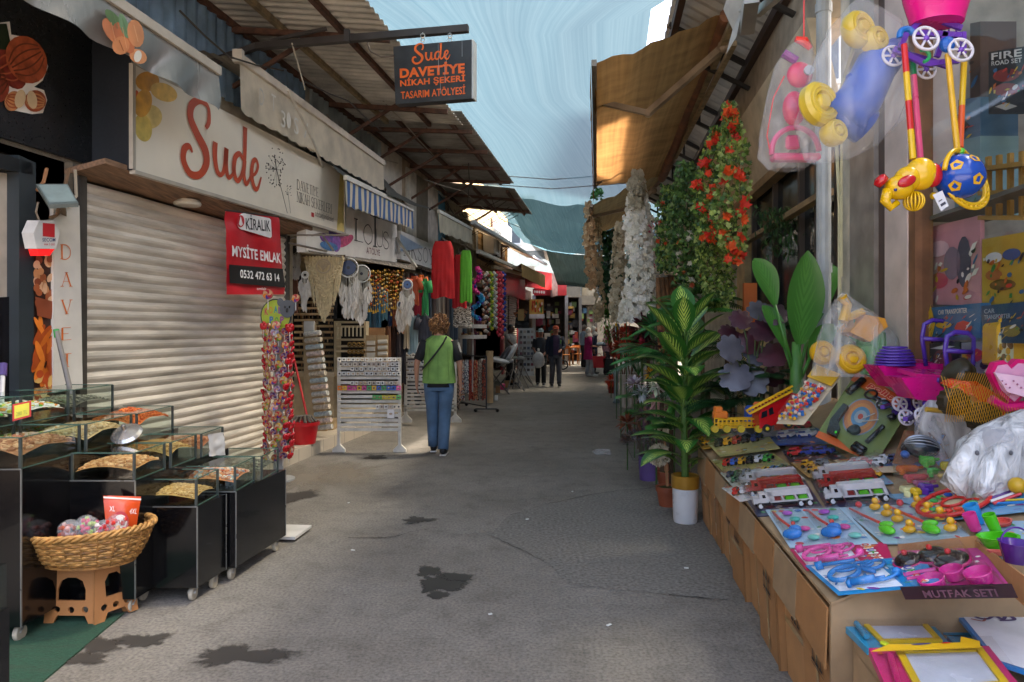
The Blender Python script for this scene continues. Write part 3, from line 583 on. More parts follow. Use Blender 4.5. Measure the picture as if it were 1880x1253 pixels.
def awnmat(col,tl=.55):
 m,n,b,L=newmat('awning canvas');o=n.nodes['Material Output'];uv=N(n,'ShaderNodeTexCoord')
 w1=N(n,'ShaderNodeTexNoise',i2=1.,i3=4.);mp=N(n,'ShaderNodeMapping');mp.inputs['Scale'].default_value=(2.5,22,1);L(uv.outputs['UV'],mp.inputs[0]);L(mp.outputs[0],w1 .inputs[0])
 w2=N(n,'ShaderNodeTexNoise',i2=1.,i3=4.);mp2=N(n,'ShaderNodeMapping');mp2 .inputs['Scale'].default_value=(30,2,1);L(uv.outputs['UV'],mp2 .inputs[0]);L(mp2 .outputs[0],w2 .inputs[0])
 ad=N(n,'ShaderNodeMath',operation='ADD');L(w1 .outputs[0],ad.inputs[0]);L(w2 .outputs[0],ad.inputs[1]);mr=N(n,'ShaderNodeMapRange');L(ad.outputs[0],mr.inputs[0])
 for k,v in((1,.75),(2,1.25),(3,.72),(4,1.2)):mr.inputs[k].default_value=v
 vm=N(n,'ShaderNodeVectorMath',operation='SCALE');vm.inputs[0].default_value=hx(col);L(mr.outputs[0],vm.inputs['Scale'])
 t_=N(n,'ShaderNodeBsdfTranslucent');df=N(n,'ShaderNodeBsdfDiffuse');L(vm.outputs[0],t_.inputs[0]);L(vm.outputs[0],df.inputs[0])
 ms=N(n,'ShaderNodeMixShader');ms.inputs[0].default_value=tl;L(df.outputs[0],ms.inputs[1]);L(t_.outputs[0],ms.inputs[2]);L(ms.outputs[0],o.inputs[0]);return m
def cloth(b,c4,nu=14,nv=14,amp=.02,sag=.04,seed=0):
 q=Q(*c4);vs=[];us=[];fs=[]
 for i in range(nv+1):
  for j in range(nu+1):
   u,v=j/nu,i/nv;vs.append(q(u,v,amp*noise.noise(V((u*3,v*5,seed)))*2)-V((0,0,sag*4*u*(1-u)*(.3+v*(1-v)))))
 for i in range(nv):
  for j in range(nu):
   a=i*(nu+1)+j;fs.append([a,a+1,a+nu+2,a+nu+1]);us.append([(j/nu,i/nv),((j+1)/nu,i/nv),((j+1)/nu,(i+1)/nv),(j/nu,(i+1)/nv)])
 b.add(vs,fs,us)
AW=awnmat('#936b42',.45)
def brownawning(f0,f1,r0,r1,label,col,arms):
 t=thing('folding_arm_awning',label,'awning',r0);f0,f1,r0,r1=map(V,(f0,f1,r0,r1))
 b=B(col);cloth(b,(f0,f1,r1,r0),amp=.035,sag=.06);b.build('canvas',t,smooth=True)
 b=B(M('#8b8378',.5,.2));b.bar(f0-V((0,.03,0)),f1,.05,.06);b.build('front_bar',t)
 b=B(M('#7a4f35',.6,.3));b.tube([r0,r1],.07,12);b.build('roller',t)
 b=B(col);n=40;vs=[]
 for i in range(n+1):p=f0 .lerp(f1,i/n);vs+=[p-V((.03,0,0)),p-V((.03+rnd(-.01,.01),0,.26+.03*abs(math.sin(i*.9))))]
 b.add(vs,[[2*i,2*i+1,2*i+3,2*i+2]for i in range(n)],[[(0,0),(0,.1),(.05,.1),(.05,0)]]*n);b.build('valance',t)
 for a,e,s in arms:
  b=B(M('#8d7b66',.5,.2));b.bar(a,e,.05,.06);b.bar(e,s,.06,.07);b.ball(e,.05);b.ball(a,.045);b.ball(s,.07);b.build('folding_arm',t)
 return t
f0,f1,r0,r1=P(1090,118,6.5),P(1093,343,12),P(1335,28,6.5),P(1215,328,12)
brownawning(f0,f1,r0,r1,'big near brown canvas awning with two folding metal arms',AW,[(P(1098,187,7.7),P(1190,208,7.6),P(1330,85,6.9)),(P(1095,338,11.7),P(1168,284,11.2),P(1232,295,11.2))])
b=B(RUSTL);b.bar(P(1350,30,6.3),P(1222,322,12),.06);b.bar(P(1348,80,6.5),P(1240,290,10.8),.05);b.build('awning_rail',label='rusty steel rail holding the big brown awning roller',cat='rail')
b=B(M('#a8753a',.6));f0,f1,r0,r1=P(1086,378,12.4),P(1088,440,17),P(1228,305,12.4),P(1160,395,17)
brownawning(f0,f1,r0,r1,'smaller far tan canvas awning beyond the big brown one',awnmat('#957b55',.45),[(P(1088,398,13.2),P(1150,384,13.2),P(1200,350,13)),(P(1092,436,16.4),P(1125,424,16.2),P(1158,402,16.2))])
b=B(M('#c9c9c4',.7,.15,tl=.4));b.poly([P(1328,18,5.2),P(1345,55,5.2),P(1333,100,5.25),P(1352,68,5.15),P(1358,40,5.1),P(1364,20,5.05),P(1372,-8,5),P(1336,-8,5.1)]);b.hexa([P(1355,22,5.1),P(1375,20,5.0),P(1380,-6,5),P(1360,-6,5.1)],(.02,.05,0));b.build('torn_awning',label='torn white awning scrap hanging from the right roof',cat='awning')
b=B(ALU);b.bar(P(1372,50,5.2),P(1380,-10,4.7),.1,.12);b.bar(P(1390,25,5.2),P(1430,-10,4.6),.05,.06);b.build('awning_case',label='silver awning end case under the right roof, top edge',cat='awning')
for i,pts in enumerate((((560,150,3.3),(640,175,3.2),(700,240,3.3)),((690,170,3.3),(740,215,3.2),(800,290,3.3)),((330,20,3.6),(420,90,3.5),(520,130,3.6)),((780,330,3.5),(850,345,3.3),(905,395,3.4)),((860,300,2.6),(862,330,2.7),(858,375,2.9)),((600,210,3.9),(640,265,3.9),(730,300,3.9)),((895,340,2.9),(915,395,3.1),(960,420,3.2)),((800,350,3.9),(840,372,3.7),(880,372,3.8)))):
 b=B(M(['#3a342e','#9a9284'][i%2],.7));q_=[LP(x,y,-c_)for x,y,c_ in pts];b.tube([q_[0],q_[0].lerp(q_[1],.5)-V((0,0,.05)),q_[1]-V((0,0,.07)),q_[1].lerp(q_[2],.5)-V((0,0,.05)),q_[2]],.009,5);b.build('slack_cable',label='slack cable drooping between the left hand canopies and walls',cat='cable',group='slack cables on the left')
def uvpx(q,px,py):
 o=V((0,0,CH));d=V(((px-940)/F,1,(H0-py)/F));t=(q.c[0]-o).dot(q.n)/d.dot(q.n);p=o+d*t-q.c[0]
 U,W_=q.c[1]-q.c[0],q.c[3]-q.c[0];a,b_,c_=U.dot(U),U.dot(W_),W_.dot(W_);e,f=p.dot(U),p.dot(W_);D=a*c_-b_*b_
 return(e*c_-f*b_)/D,(f*a-e*b_)/D
def artpx(b,q,pts,h=.004):art(b,q,[uvpx(q,x,y)for x,y in pts],h)
def strokepx(b,q,pts,w_,h=.004,sub=5):stroke(b,q,[uvpx(q,x,y)for x,y in pts],w_,h,sub)
def txpx(b,q,s,p0,p1,h=.005,**k):
 a,c_=uvpx(q,*p0),uvpx(q,*p1);txt(b,q,s,a[0],a[1],c_[0],c_[1],h,**k)
def ell(cx,cy,rx,ry,a=0,n=20):
 o=[]
 for i in range(n):t=2*math.pi*i/n;x,y=rx*math.cos(t),ry*math.sin(t);o.append((cx+x*math.cos(a)-y*math.sin(a),cy+x*math.sin(a)+y*math.cos(a)))
 return o
def plate(outer,holes,th):
 """flat plate with real holes -> verts, faces in the xy plane, thickness th"""
 cu=bpy.data.curves.new('c','CURVE');cu.dimensions='2D';cu.fill_mode='BOTH';cu.extrude=th/2
 for lp in[outer]+holes:
  sp=cu.splines.new('POLY');sp.points.add(len(lp)-1);sp.use_cyclic_u=True
  for i,(x,y)in enumerate(lp):sp.points[i].co=(x,y,0,1)
 o=bpy.data.objects.new('c',cu);S.collection.objects.link(o);dg=bpy.context.evaluated_depsgraph_get();me=o.evaluated_get(dg).to_mesh()
 r=([v.co.copy()for v in me.vertices],[list(p.vertices)for p in me.polygons]);o.evaluated_get(dg).to_mesh_clear();bpy.data.objects.remove(o);bpy.data.curves.remove(cu);return r
def almond(b,q,cx,cy,rx,ry,a,cols,h,seeds=5):
 b.mat(M('#e6ddd2',.5))if cols[0]else None
 if cols[0]:artpx(b,q,ell(cx,cy,rx+3,ry+3,a),h)
 b.mat(M(cols[1],.4,.3,14));artpx(b,q,ell(cx,cy,rx,ry,a),h+.001)
 b.mat(M(cols[2],.4))
 for k in range(seeds):
  e=-.8+1.6*(k+.5)/seeds;pts=[]
  for s in(-.85,-.4,0,.4,.85):x,y=rx*s,ry*e*(1-s*s*.8);pts.append((cx+x*math.cos(a)-y*math.sin(a),cy+x*math.sin(a)+y*math.cos(a)))
  strokepx(b,q,pts,.004,h+.0015,3)
def slab3(bl,br,tr,tl):return Q(bl,br,tr,tl)
y0_,y1_=3.2,5.25
q=Q((LX(y0_,-4.05),y0_,2.78),(LX(y1_,-4.05),y1_,2.78),(LX(y1_,-4.05),y1_,4.0),(LX(y0_,-4.05),y0_,4.0))
t=thing('shop_sign','black sign with printed red brown almonds above the nut shop','sign',q.c[0])
panel('board',q,M('#15171a',.3,.2,60),.1,t)
b=B(M('#e6ddd2',.5));artpx(b,q,[(-30,80),(0,42),(17,40),(20,64),(44,68),(74,92),(88,122),(78,148),(62,160),(80,166),(86,184),(78,208),(58,210),(38,206),(20,202),(8,178),(-30,180)],.003)
for args in((46,110,36,46,-.5,(0,'#a8502e','#6f3420')),(12,118,26,52,-.55,(0,'#7a2c1e','#a04e30')),(-12,150,26,40,-.3,(0,'#8a3a26','#5f2a18')),(22,186,15,19,.4,(0,'#c08050','#9a4a28')),(62,186,20,20,.2,(0,'#9a4a28','#c08050'))):almond(b,q,*args,.005+abs(args[0])*.0001)
b.mat(M('#d2b48c',.5));artpx(b,q,ell(34,182,10,17,.2),.013);artpx(b,q,ell(56,184,9,17,-.2),.013);b.mat(M('#1f2a14',.5));artpx(b,q,[(-20,44),(10,44),(17,78),(12,92),(-20,90)],.009)
b.build('almond_print',t)
# --- cream brush lettered sign
c_=-3.75;q=Q(LP(243,311,c_),LP(632,427,c_),LP(632,316,c_),LP(243,118,c_));qs=q
t=thing('shop_sign','long cream sign with big orange brush lettering over the closed shutter','sign',q.c[0])
b=B(M('#e0d6c4',.45,.06,2));b.hexa(q.c,(-.06,0,0));b.build('panel',t)
b=B(M('#17181b',.35,.2,50));e=V((-.34,0,0));b.hexa([q.c[0]+V((-.001,-.012,-.01)),q.c[3]+V((-.001,-.012,.3)),q.c[3]+e+V((0,-.012,.3)),q.c[0]+e+V((0,-.012,-.01))],(0,.03,0));b.build('end_cap',t)
b=B(M('#b0a697',.5));b.bar(q.c[0]+V((0,0,-.02)),q.c[1]+V((0,0,-.02)),.05,.03);b.bar(q.c[1],q.c[2],.03,.04);b.bar(q.c[0],q.c[3],.03,.04);b.build('frame',t)
b=B(M('#c8862a',.5));
for cx,cy,rx,ry,a,cc in((270,150,22,18,0,'#c98f2e'),(262,190,16,26,.2,'#cf9a38'),(300,170,26,16,.4,'#d9b25c'),(262,235,16,26,-.2,'#cdb55c'),(250,180,5,14,0,'#cf5a22'),(275,215,22,22,0,'#d5bf78')):
 b.mat(M(cc,.5,.2,10));artpx(b,q,ell(cx,cy,rx,ry,a,24),.003+random.random()*.0015)
b.mat(M('#d8c070',.5));artpx(b,q,[(618,424),(631,427),(631,318),(624,316)],.003);b.build('flower_print',t)
b=B(M('#b8431c',.45));u0,_=uvpx(q,330,300);u1,_=uvpx(q,480,300);script_sude(b,q,u0,.06,u1,.97,.006);b.build('lettering',t)
b=B(M('#3e3a36',.6));strokepx(b,q,[(527,392),(519,360),(509,320),(503,285)],.006)
for k in range(60):
 a=rnd(0,6.28);r_=rnd(8,30);x,y=506+r_*.62*math.cos(a),308+r_*1.3*math.sin(a);artpx(b,q,ell(x,y,1.1,1.3,0,6),.005)
 if k%4==0:strokepx(b,q,[(507,312),(x,y)],.002,sub=1)
strokepx(b,q,[(533,392),(530,370),(528,352)],.004)
for k in range(16):artpx(b,q,ell(529+rnd(-5,5),352+rnd(-11,9),.8,.9,0,5),.005)
u0,v0=uvpx(q,545,352);u1,v1=uvpx(q,584,352);serif(b,q,'DAVETIYE',u0,uvpx(q,545,348)[1],u1,uvpx(q,545,331)[1],.005)
u1,_=uvpx(q,608,380);serif(b,q,'NIKAH SEKERLERI',u0,uvpx(q,545,371)[1],u1,uvpx(q,545,353)[1],.005)
b.mat(M('#c23b3b',.5));artpx(b,q,[(571,398),(576,400),(576,392),(571,390)]);b.mat(M('#5e5650',.6));txpx(b,q,'sudedavetiyenikahsekeri',(578,401),(612,398));b.build('small_print',t)
b=B(M('#cfc6b6',.5,emit=0));b.lathe([(0,0),(.11,0),(.12,.02),(.1,.05),(0,.05)],LP(344,378,-3.95),20);b.build('soffit_lamp',label='round white flush lamp under the soffit above the shutter',cat='lamp')
# --- red rental banner
c_=-3.68;b=B(M('#c0202a',.4,.1,bump=.1));q=Q(LP(416,541,c_),LP(522,541,c_),LP(512,400,c_),LP(414,388,c_));t=thing('rental_banner','red rental banner with phone number hanging on the shutter','banner',q.c[0])
b=B(M('#c3202b',.38,.1,6,bump=.15,bs=12));cloth(b,q.c,20,20,.012,0,5);b.build('cloth',t,smooth=True)
b=B(M('#1c1a1b',.45));artpx(b,q,[(418,520),(521,529),(519,497),(417,486)],.02)
b.mat(M('#e9e4e2',.5));artpx(b,q,ell(446,410,13,15),.02);artpx(b,q,[(446,395),(498,409),(501,412),(501,441),(498,443),(446,425)],.0204)
b.mat(M('#c3202b',.45));artpx(b,q,ell(440,409,7.5,11),.022);b.mat(M('#e9e4e2',.5));artpx(b,q,[(436,414),(440,400),(444,415),(440,418)],.0235)
b.mat(M('#2a2524',.5));txpx(b,q,'KİRALIK',(450,424),(498,407),.024,bold=.01)
b.mat(M('#efeceb',.5));q2=Q(q(.05,.44,0),q(.95,.38,0),q(.95,.60,0),q(.05,.66,0));txt(b,q2,'MYSİTE EMLAK',0.01,.1,.99,.9,.024,bold=.025)
q2=Q(q(.18,.19,0),q(.88,.155,0),q(.88,.28,0),q(.18,.32,0));txt(b,q2,'0532 472 63 14',0,.1,1,.9,.024,bold=.02);txt(b,q,'emlak',.45,.055,.62,.09,.024);b.build('print',t)
b=B(STEEL);b.tube([q(0,1.01),q(1,1.01)],.008,6);b.build('hanging_rod',t)
# --- valances and retracted awnings
def valance(b,a,e,drop0,drop1,n=60,sc=0,wav=.012,seg=3):
 a,e=V(a),V(e);nn=V((1,0,0));vs=[];us=[];fs=[]
 for i in range(n+1):
  t=i/n;p=a.lerp(e,t);d=drop0+(drop1-drop0)*t-(sc*(1-abs(math.sin(t*n*.5*.9)))if sc else 0)
  for k in range(seg+1):vs.append(p+nn*wav*math.sin(t*31+k*.6)*k/seg-V((0,0,d*k/seg)))
 for i in range(n):
  for k in range(seg):a0=i*(seg+1)+k;fs.append([a0,a0+seg+1,a0+seg+2,a0+1]);us.append([(i/n,k/seg),((i+1)/n,k/seg),((i+1)/n,(k+1)/seg),(i/n,(k+1)/seg)])
 b.add(vs,fs,us)
t=thing('awning','grey satin valance awning printed with almonds over the black sign','awning',LP(402,134,-3.31))
a,e=V((LX(3.3,-3.31),3.3,3.67)),LP(402,136,-3.31)
b=B(M('#8f8b85',.28,.15,3,bump=.5,bs=7,metal=.35,stretch=(1,1,.25)));valance(b,a,e,.30,.30,40,wav=.03,seg=6);b.build('valance',t,smooth=True)
b=B(M('#bdb1a0',.4));b.bar(a+V((0,0,.02)),e+V((0,0,.02)),.05,.07);b.build('front_bar',t)
b=B(M('#a59a88',.7,tl=.2));cloth(b,(a,e,(LX(5.6,-4.06),5.6,4.15),(LX(3.3,-4.06),3.3,4.15)),sag=.02);b.build('canvas',t)
q=Q(a-V((-.035,0,.3)),e-V((-.035,0,.3)),e+V((.035,0,0)),a+V((.035,0,0)));b=B()
for cx,cy,rx,ry,an,cc,c2 in((209,38,9,26,-.7,'#5e7a48','#6f8a58'),(226,48,8,24,-.3,'#6f8f66','#5e7a48'),(205,58,13,28,-.6,'#cc7a4a','#e0a070'),(247,62,15,26,-.2,'#d28a58','#e6b080'),(226,70,14,32,-.5,'#c06a3c','#e0a070'),(220,84,16,17,.3,'#d08450','#9a5028'),(252,104,17,13,.5,'#d8905c','#b86a3a')):
 b.mat(M(cc,.5,.15));artpx(b,q,ell(cx,cy,rx,ry,an,14),.003+rnd(0,.006));b.mat(M(c2,.5));strokepx(b,q,[(cx-4,cy-ry*.6),(cx,cy),(cx+4,cy+ry*.6)],.01,.011)
b.mat(M('#e2d8c8',.5));artpx(b,q,ell(250,104,7,11,.2),.012);b.build('almond_print',t)
t=thing('awning','long cream valance awning with scalloped edge and faded letters','awning',LP(703,306,-3.62))
a,e=LP(440,114,-3.62),LP(704,304,-3.62)
b=B(M('#dccfb8',.75,.12,4,tl=.25,dirt=.2));valance(b,a,e,.48,.40,120,.025,.015);b.build('valance',t,smooth=True)
b=B(M('#cbbfae',.45));b.bar(a+V((0,-.03,.03)),e+V((0,0,.03)),.06,.08);b.bar(a+V((0,-.06,.04)),a+V((0,.0,.04)),.09,.12);b.build('front_bar',t)
b=B(M('#8d8474',.7,tl=.1));cloth(b,(a,e,(LX(e.y,-4.06),e.y,4.2),(LX(a.y,-4.06),a.y,4.2)));b.build('canvas',t)
q=Q(a-V((-.03,0,.45)),e-V((-.03,0,.4)),e+V((.03,0,0)),a+V((.03,0,0)));b=B(M('#d9d3c7',.7));
for s_,x,y in(('D',478,180),('T',500,190),('3',518,220),('.',528,222),('S',542,232),('/',560,240)):
 txpx(b,q,s_,(x-5,y+12),(x+3,y-14),.02)
b.build('faded_lettering',t)
t=thing('awning','blue and white striped valance awning with scalloped edge','awning',LP(757,385,-3.45))
m_,n_,b_,L_=newmat('blue stripes');uv=N(n_,'ShaderNodeTexCoord');w_=N(n_,'ShaderNodeTexWave',i1=4.6);L_(uv.outputs['UV'],w_.inputs[0]);r_=ramp(n_,[(.42,'#c9bfa6'),(.5,'#3d5f94')]);L_(w_.outputs[0],r_.inputs[0]);L_(r_.outputs[0],b_.inputs[0]);b_.inputs['Roughness'].default_value=.8;STR=m_
a,e=LP(634,326,-3.45),LP(758,386,-3.45);b=B(STR);valance(b,a,e,.36,.32,90,.03,.012);b.build('valance',t,smooth=True);b=B(M('#d0ccc2',.4));b.bar(a,e,.05,.06);b.build('front_bar',t)
b=B(M('#494a48',.7));cloth(b,(a,e,(LX(e.y,-4.05),e.y,3.9),(LX(a.y,-4.05),a.y,3.9)));b.build('canvas',t)
t=thing('awning','small cream valance awning beside the grey canopy over the red dresses','awning',LP(865,420,-3.3))
a,e=LP(805,388,-3.3),LP(866,421,-3.3);b=B(M('#c9c2ab',.75,.1,tl=.25,dirt=.2));valance(b,a,e,.38,.34,60,.03,.02);b.build('valance',t,smooth=True);b=B(M('#d0ccc2',.4));b.bar(a,e,.05,.06);b.build('front_bar',t)
b=B(M('#565650',.7,.2,dirt=.3));cloth(b,(LP(712,360,-3.4),a,(LX(a.y+.5,-4.05),a.y+.5,3.95),(LX(11.5,-4.05),11.5,4.1)));b.build('canvas',t)
for(p0,p1,c0,lab,col)in(((868,408),(1003,486),-3.2,'long white awning bar reaching towards the lane end','#d5d8dc'),((878,462),(958,497),-3.2,'shorter cream awning bar above the scarves','#cfc7b8'),((905,490),(985,512),-3.4,'lowest tan awning bar beside the red shop','#b8a88e')):
 b=B(M(col,.4));b.bar(LP(*p0,c0),LP(*p1,c0),.09,.08);b.build('awning_bar',label=lab,cat='awning bar')
 b=B(M('#8d7b62',.8,tl=.2));a,e=LP(*p0,c0),LP(*p1,c0);cloth(b,(a,e,(LX(e.y,CW),e.y,e.z+.35),(LX(a.y,CW),a.y,a.z+.35)));b.build('awning_canvas',label='faded canvas behind the '+lab,cat='awning')
t=thing('awning','tan slanting valance awning near the red banner board','awning',LP(1000,528,-2.9));b=B(M('#c09a62',.8,.12,tl=.3));b.poly([LP(957,484,-2.9),LP(1001,506,-2.9),LP(1001,530,-2.9),LP(958,508,-2.9)]);b.build('valance',t)
b=B(M('#7a4a34',.8));b.poly([LP(957,484,-2.9),LP(1001,506,-2.9),LP(985,520,-4),LP(925,505,-4)]);b.build('canvas',t)
b=B(M('#a02a2e',.35,.2));wallL(b,-4.0,22,28.5,2.75,3.6,.1);b.build('fascia',tC)
b=B(M('#8c1f24',.5));wallL(b,-4.02,23.2,23.5,0,2.75,.1);b.build('post',tC);b=B(M('#8c1f24',.5));wallL(b,-4.02,26.5,26.8,0,2.75,.1);b.build('post',tC)
b=B(M('#9c8c7c',.5,.15));vs=[]
for i in range(70):vs+=[(LX(23.5,CW)+(.03 if i%2 else 0),23.5,i*.04),(LX(26.5,CW)+(.03 if i%2 else 0),26.5,i*.04)]
b.add(vs,[[2*i,2*i+1,2*i+3,2*i+2]for i in range(69)]);b.build('roller_shutter',tC)
# --- flower sign + next sign
c_=-3.8;q=Q(LP(562,463,c_),LP(729,488,c_),LP(729,414,c_),LP(562,350,c_));t=thing('shop_sign','white sign with purple flower and thin serif letters','sign',q.c[0]);panel('board',q,M('#e4ded4',.4,.05),.12,t)
b=B(M('#35312e',.5));
for s_,x0,x1,yt,yb in(('L',653,666,404,441),('O',667,683,412,446),('T',679,697,397,450),('U',691,702,420,450),('S',703,713,424,454)):
 a,d=uvpx(q,x0,yb),uvpx(q,x1,yt);serif(b,q,s_,a[0],a[1],d[0],d[1],.006,wt=.8)
b.build('lettering',t);b=B(M('#7a2f36',.5));txpx(b,q,'ATÖLYE',(672,465),(697,455),.006);b.build('subtitle',t)
b=B()
for k,(x,y,a,cc)in enumerate(((600,440,-.9,'#7d4a8e'),(612,432,-.3,'#5a4f9c'),(624,432,.4,'#9c3f78'),(634,442,.9,'#c04c72'),(617,446,0,'#8c5aa8'),(603,452,-1.3,'#4a78a8'))):b.mat(M(cc,.5,.3,20));artpx(b,q,ell(x,y,8,17,a),.004+k*.0008)
b.build('flower_emblem',t)
c_=-3.75;q=Q(LP(736,476,c_),LP(800,496,c_),LP(800,452,c_),LP(736,424,c_));t=thing('shop_sign','second white sign with tall dark serif letters behind the red dress','sign',q.c[0]);panel('board',q,M('#cfcdc8',.4,.08),.1,t)
b=B(M('#2e2b2a',.5));a,d=uvpx(q,742,475),uvpx(q,795,447);serif(b,q,'AKSOY',a[0],.16,d[0],.74,.006);b.build('lettering',t)
b=B(M('#9eb0c8',.4,tl=.4));b.poly([LP(735,430,-3.7),LP(778,455,-3.7),LP(735,462,-3.7)]);b.build('light_patch',label='painted bluish light patch over the second white sign',cat='painted light')  # patch of bluish light put in as a tinted translucent sheet
b=B(ALU);b.bar(LP(728,437,-3.7),LP(765,492,-3.3),.035);b.build('sign_strut',label='pale diagonal metal strut between the two white signs',cat='strut')
# --- hanging black sign on its pole
t=thing('hanging_sign','black hanging sign with orange wedding shop lettering on a steel pole','sign',P(795,192,6.45))
q=Q(P(726,192,6.5),P(866,181,6.3),P(866,73,6.3),P(722,86,6.5));b=B(M('#2a2d30',.5,.25,8,dirt=.15));b.hexa(q.c,q.n*-.1);b.build('board',t)
b=B(M('#b9bcbc',.4));b.hexa([q(1.002,0,.002),q(1.002,1,.002),q(1.002,1,-.1),q(1.002,0,-.1)],(.014,0,0));b.build('edge_strip',t)
b=B(M('#e0641c',.45));script_sude(b,q,.24,.64,.74,1.0,.004)
txt(b,q,'DAVETİYE',.075,.44,.915,.66,.004,bold=.045);txt(b,q,'NİKAH ŞEKERİ',.075,.27,.92,.44,.004,bold=.03);txt(b,q,'TASARIM ATÖLYESİ',.08,.08,.92,.25,.004,bold=.015);b.build('lettering',t)
b=B(M('#8f9496',.6));
for u,v0,v1 in((.58,.5,.97),(.66,.3,.6),(.88,.72,.99),(.6,.12,.3),(.68,.65,.8)):art(b,q,[(u,v0),(u+.006,v0),(u+.005,v1),(u+.001,v1)],.006)
b.build('paint_drips',t)
t2=thing('sign_pole','dark steel pole holding the black hanging sign out over the lane','pole',LP(415,103,-4.05))
b=B(STEEL);b.bar(LP(380,118,-4.05),P(470,86,6.75),.06);b.bar(P(470,86,6.75),P(860,53,6.4),.06,.065);b.bar(P(637,55,6.55),P(637,78,6.55),.05);b.bar(P(495,75,6.75),P(600,53,6.8),.03);b.build('pole',t2)
for u in(776,826):
 b=B(ALU);b.torus(P(u,66,6.4),.02,.005,10,5,Matrix.Rotation(R(90),3,'X'));b.torus(P(u,74,6.4),.018,.004,10,5,Matrix.Rotation(R(90),3,'X'));b.tube([P(u,60,6.4),P(u,64,6.4)],.005,5);b.build('hook',t)
b=B(M('#5c5148',.7));b.tube([P(673,76,6.6),P(680,95,6.6),P(700,105,6.5),P(724,103,6.48)],.008,5);b.build('sign_wire',t2)
# --- nut shop corner: column, poster, vertical letter panel, alarm, floodlight
cN=-3.98
t=thing('steel_column','dark grey steel door frame column at the nut shop','column',LP(50,730,cN));b=B(M('#2f3538',.4,.1));b.hexa([LP(35,760,cN),LP(66,760,cN),LP(66,300,cN),LP(35,285,cN)],(-.1,.0,0));b.build('post',t)
b=B(M('#1c1e20',.35));b.hexa([LP(-90,290,cN),LP(60,322,cN),LP(60,300,cN),LP(-90,255,cN)],(-.15,0,0));b.build('lintel',t)
t=thing('door_panel','dark glazed door with pale frame at the left edge','door',LP(10,730,cN));b=B(M('#b7a998',.6,.15));b.hexa([LP(-60,740,-4.06),LP(28,740,-4.06),LP(28,322,-4.06),LP(-60,305,-4.06)],(-.04,0,0));b.build('frame',t)
b=B(M('#1a181b',.2,.3));b.hexa([LP(-60,740,-4.045),LP(20,740,-4.045),LP(20,545,-4.045),LP(-60,550,-4.045)],(-.005,0,0));b.build('lower_glass',t)
q=Q(LP(62,745,cN),LP(97,738,cN),LP(95,470,cN),LP(62,465,cN));t=thing('nut_poster','tall narrow poster with printed nuts on dark brown beside the letter panel','poster',q.c[0]);panel('board',q,M('#3a1f16',.5,.3,10),.02,t);b=B()
for k in range(70):
 zone=k%3;x=rnd(64,94);y=(rnd(470,560),rnd(590,700),rnd(680,742))[zone];cc=pick((['#c98a5a','#a85a34','#e0b088','#8c4428'],['#c8641c','#e07a28','#a84818'],['#b84a1e','#d8a860','#e4c48c'])[zone])
 b.mat(M(cc,.45,.2));artpx(b,q,ell(x,y,rnd(4,7),rnd(7,12)if zone!=1 else 22,rnd(-.6,.6),12),.002+k*.00012)
b.mat(M('#8a4428',.5));artpx(b,q,[(62,545),(96,552),(93,585),(66,580)],.0115);b.build('nut_print',t)
q=Q(LP(98,722,-3.96),LP(152,712,-3.96),LP(146,378,-3.96),LP(98,370,-3.96));t=thing('letter_panel','tall white panel with vertical orange serif letters beside the shutter','sign',q.c[0]);panel('board',q,M('#d3cbbf',.5,.06),.03,t);b=B(M('#d9702a',.5))
for s_,y0,y1 in(('D',451,476),('A',501,526),('V',551,577),('E',601,625),('T',649,675)):
 a,d=uvpx(q,114,y1),uvpx(q,131,y0);serif(b,q,s_,a[0],a[1],d[0],d[1],.005)
b.build('lettering',t)
t=thing('alarm_box','white hexagonal alarm siren box with red square and red lamp','alarm',LP(86,470,-3.86));q=Q(LP(62,470,-3.86),LP(110,470,-3.86),LP(110,405,-3.86),LP(62,405,-3.86))
b=B(M('#d8d3cc',.35));b.hexa([q(u,v)for u,v in((.12,.2),(.85,.2),(1,.65),(.8,1),(.2,1),(0,.65))],(-.08,0,0));b.build('casing',t)
b=B(M('#b01818',.2,emit=.25));b.hexa([q(.15,.19,-.005),q(.82,.19,-.005),q(.7,0,-.02),q(.3,0,-.02)],(-.06,0,0));b.build('red_lamp',t)
b=B(M('#c42a30',.4));art(b,q,[(.32,.55),(.78,.52),(.78,.9),(.32,.93)],.003);b.mat(M('#2d3c66',.5));txt(b,q,'SECOM',.3,.40,.8,.5,.004,bold=.01);b.mat(M('#c42a30',.5));txt(b,q,'444 7 000',.36,.29,.78,.35,.004);b.build('print',t)
t=thing('floodlight','grey flat floodlight panel tilted on the wall over the alarm box','lamp',LP(105,372,-3.6));q=Q(LP(90,376,-3.7),LP(144,373,-3.6),LP(124,338,-3.8),LP(66,338,-3.9));b=B(M('#6f7773',.4));b.hexa(q.c,q.n*-.03);b.build('casing',t);b=B(M('#9aa8a2',.2));art(b,q,[(.05,.07),(.95,.07),(.95,.93),(.05,.93)],.003);b.build('lens',t)
b=B(M('#6b5a48',.7));b.bar(LP(112,368,-3.8),LP(118,395,-3.98),.03);b.build('bracket',t)
for k,pts in enumerate((((70,372),(66,390),(74,410),(96,402),(120,385)),((138,312),(140,360),(124,380)),((86,310),(80,335),(68,350)),((128,310),(118,345),(104,395),(92,400)))):
 b=B(M(['#8a7a66','#b5a48c','#9a6a44','#7a5c40'][k],.7));b.tube([LP(x,y,-3.93)for x,y in pts],.012 if k else .007,6);b.build('wall_pipe',label=['thin cable looping beneath the grey floodlight','tan pipe stub rising right of the floodlight','brownish pipe stub left of the floodlight','rusty bent tube behind the floodlight'][k],cat='pipe')
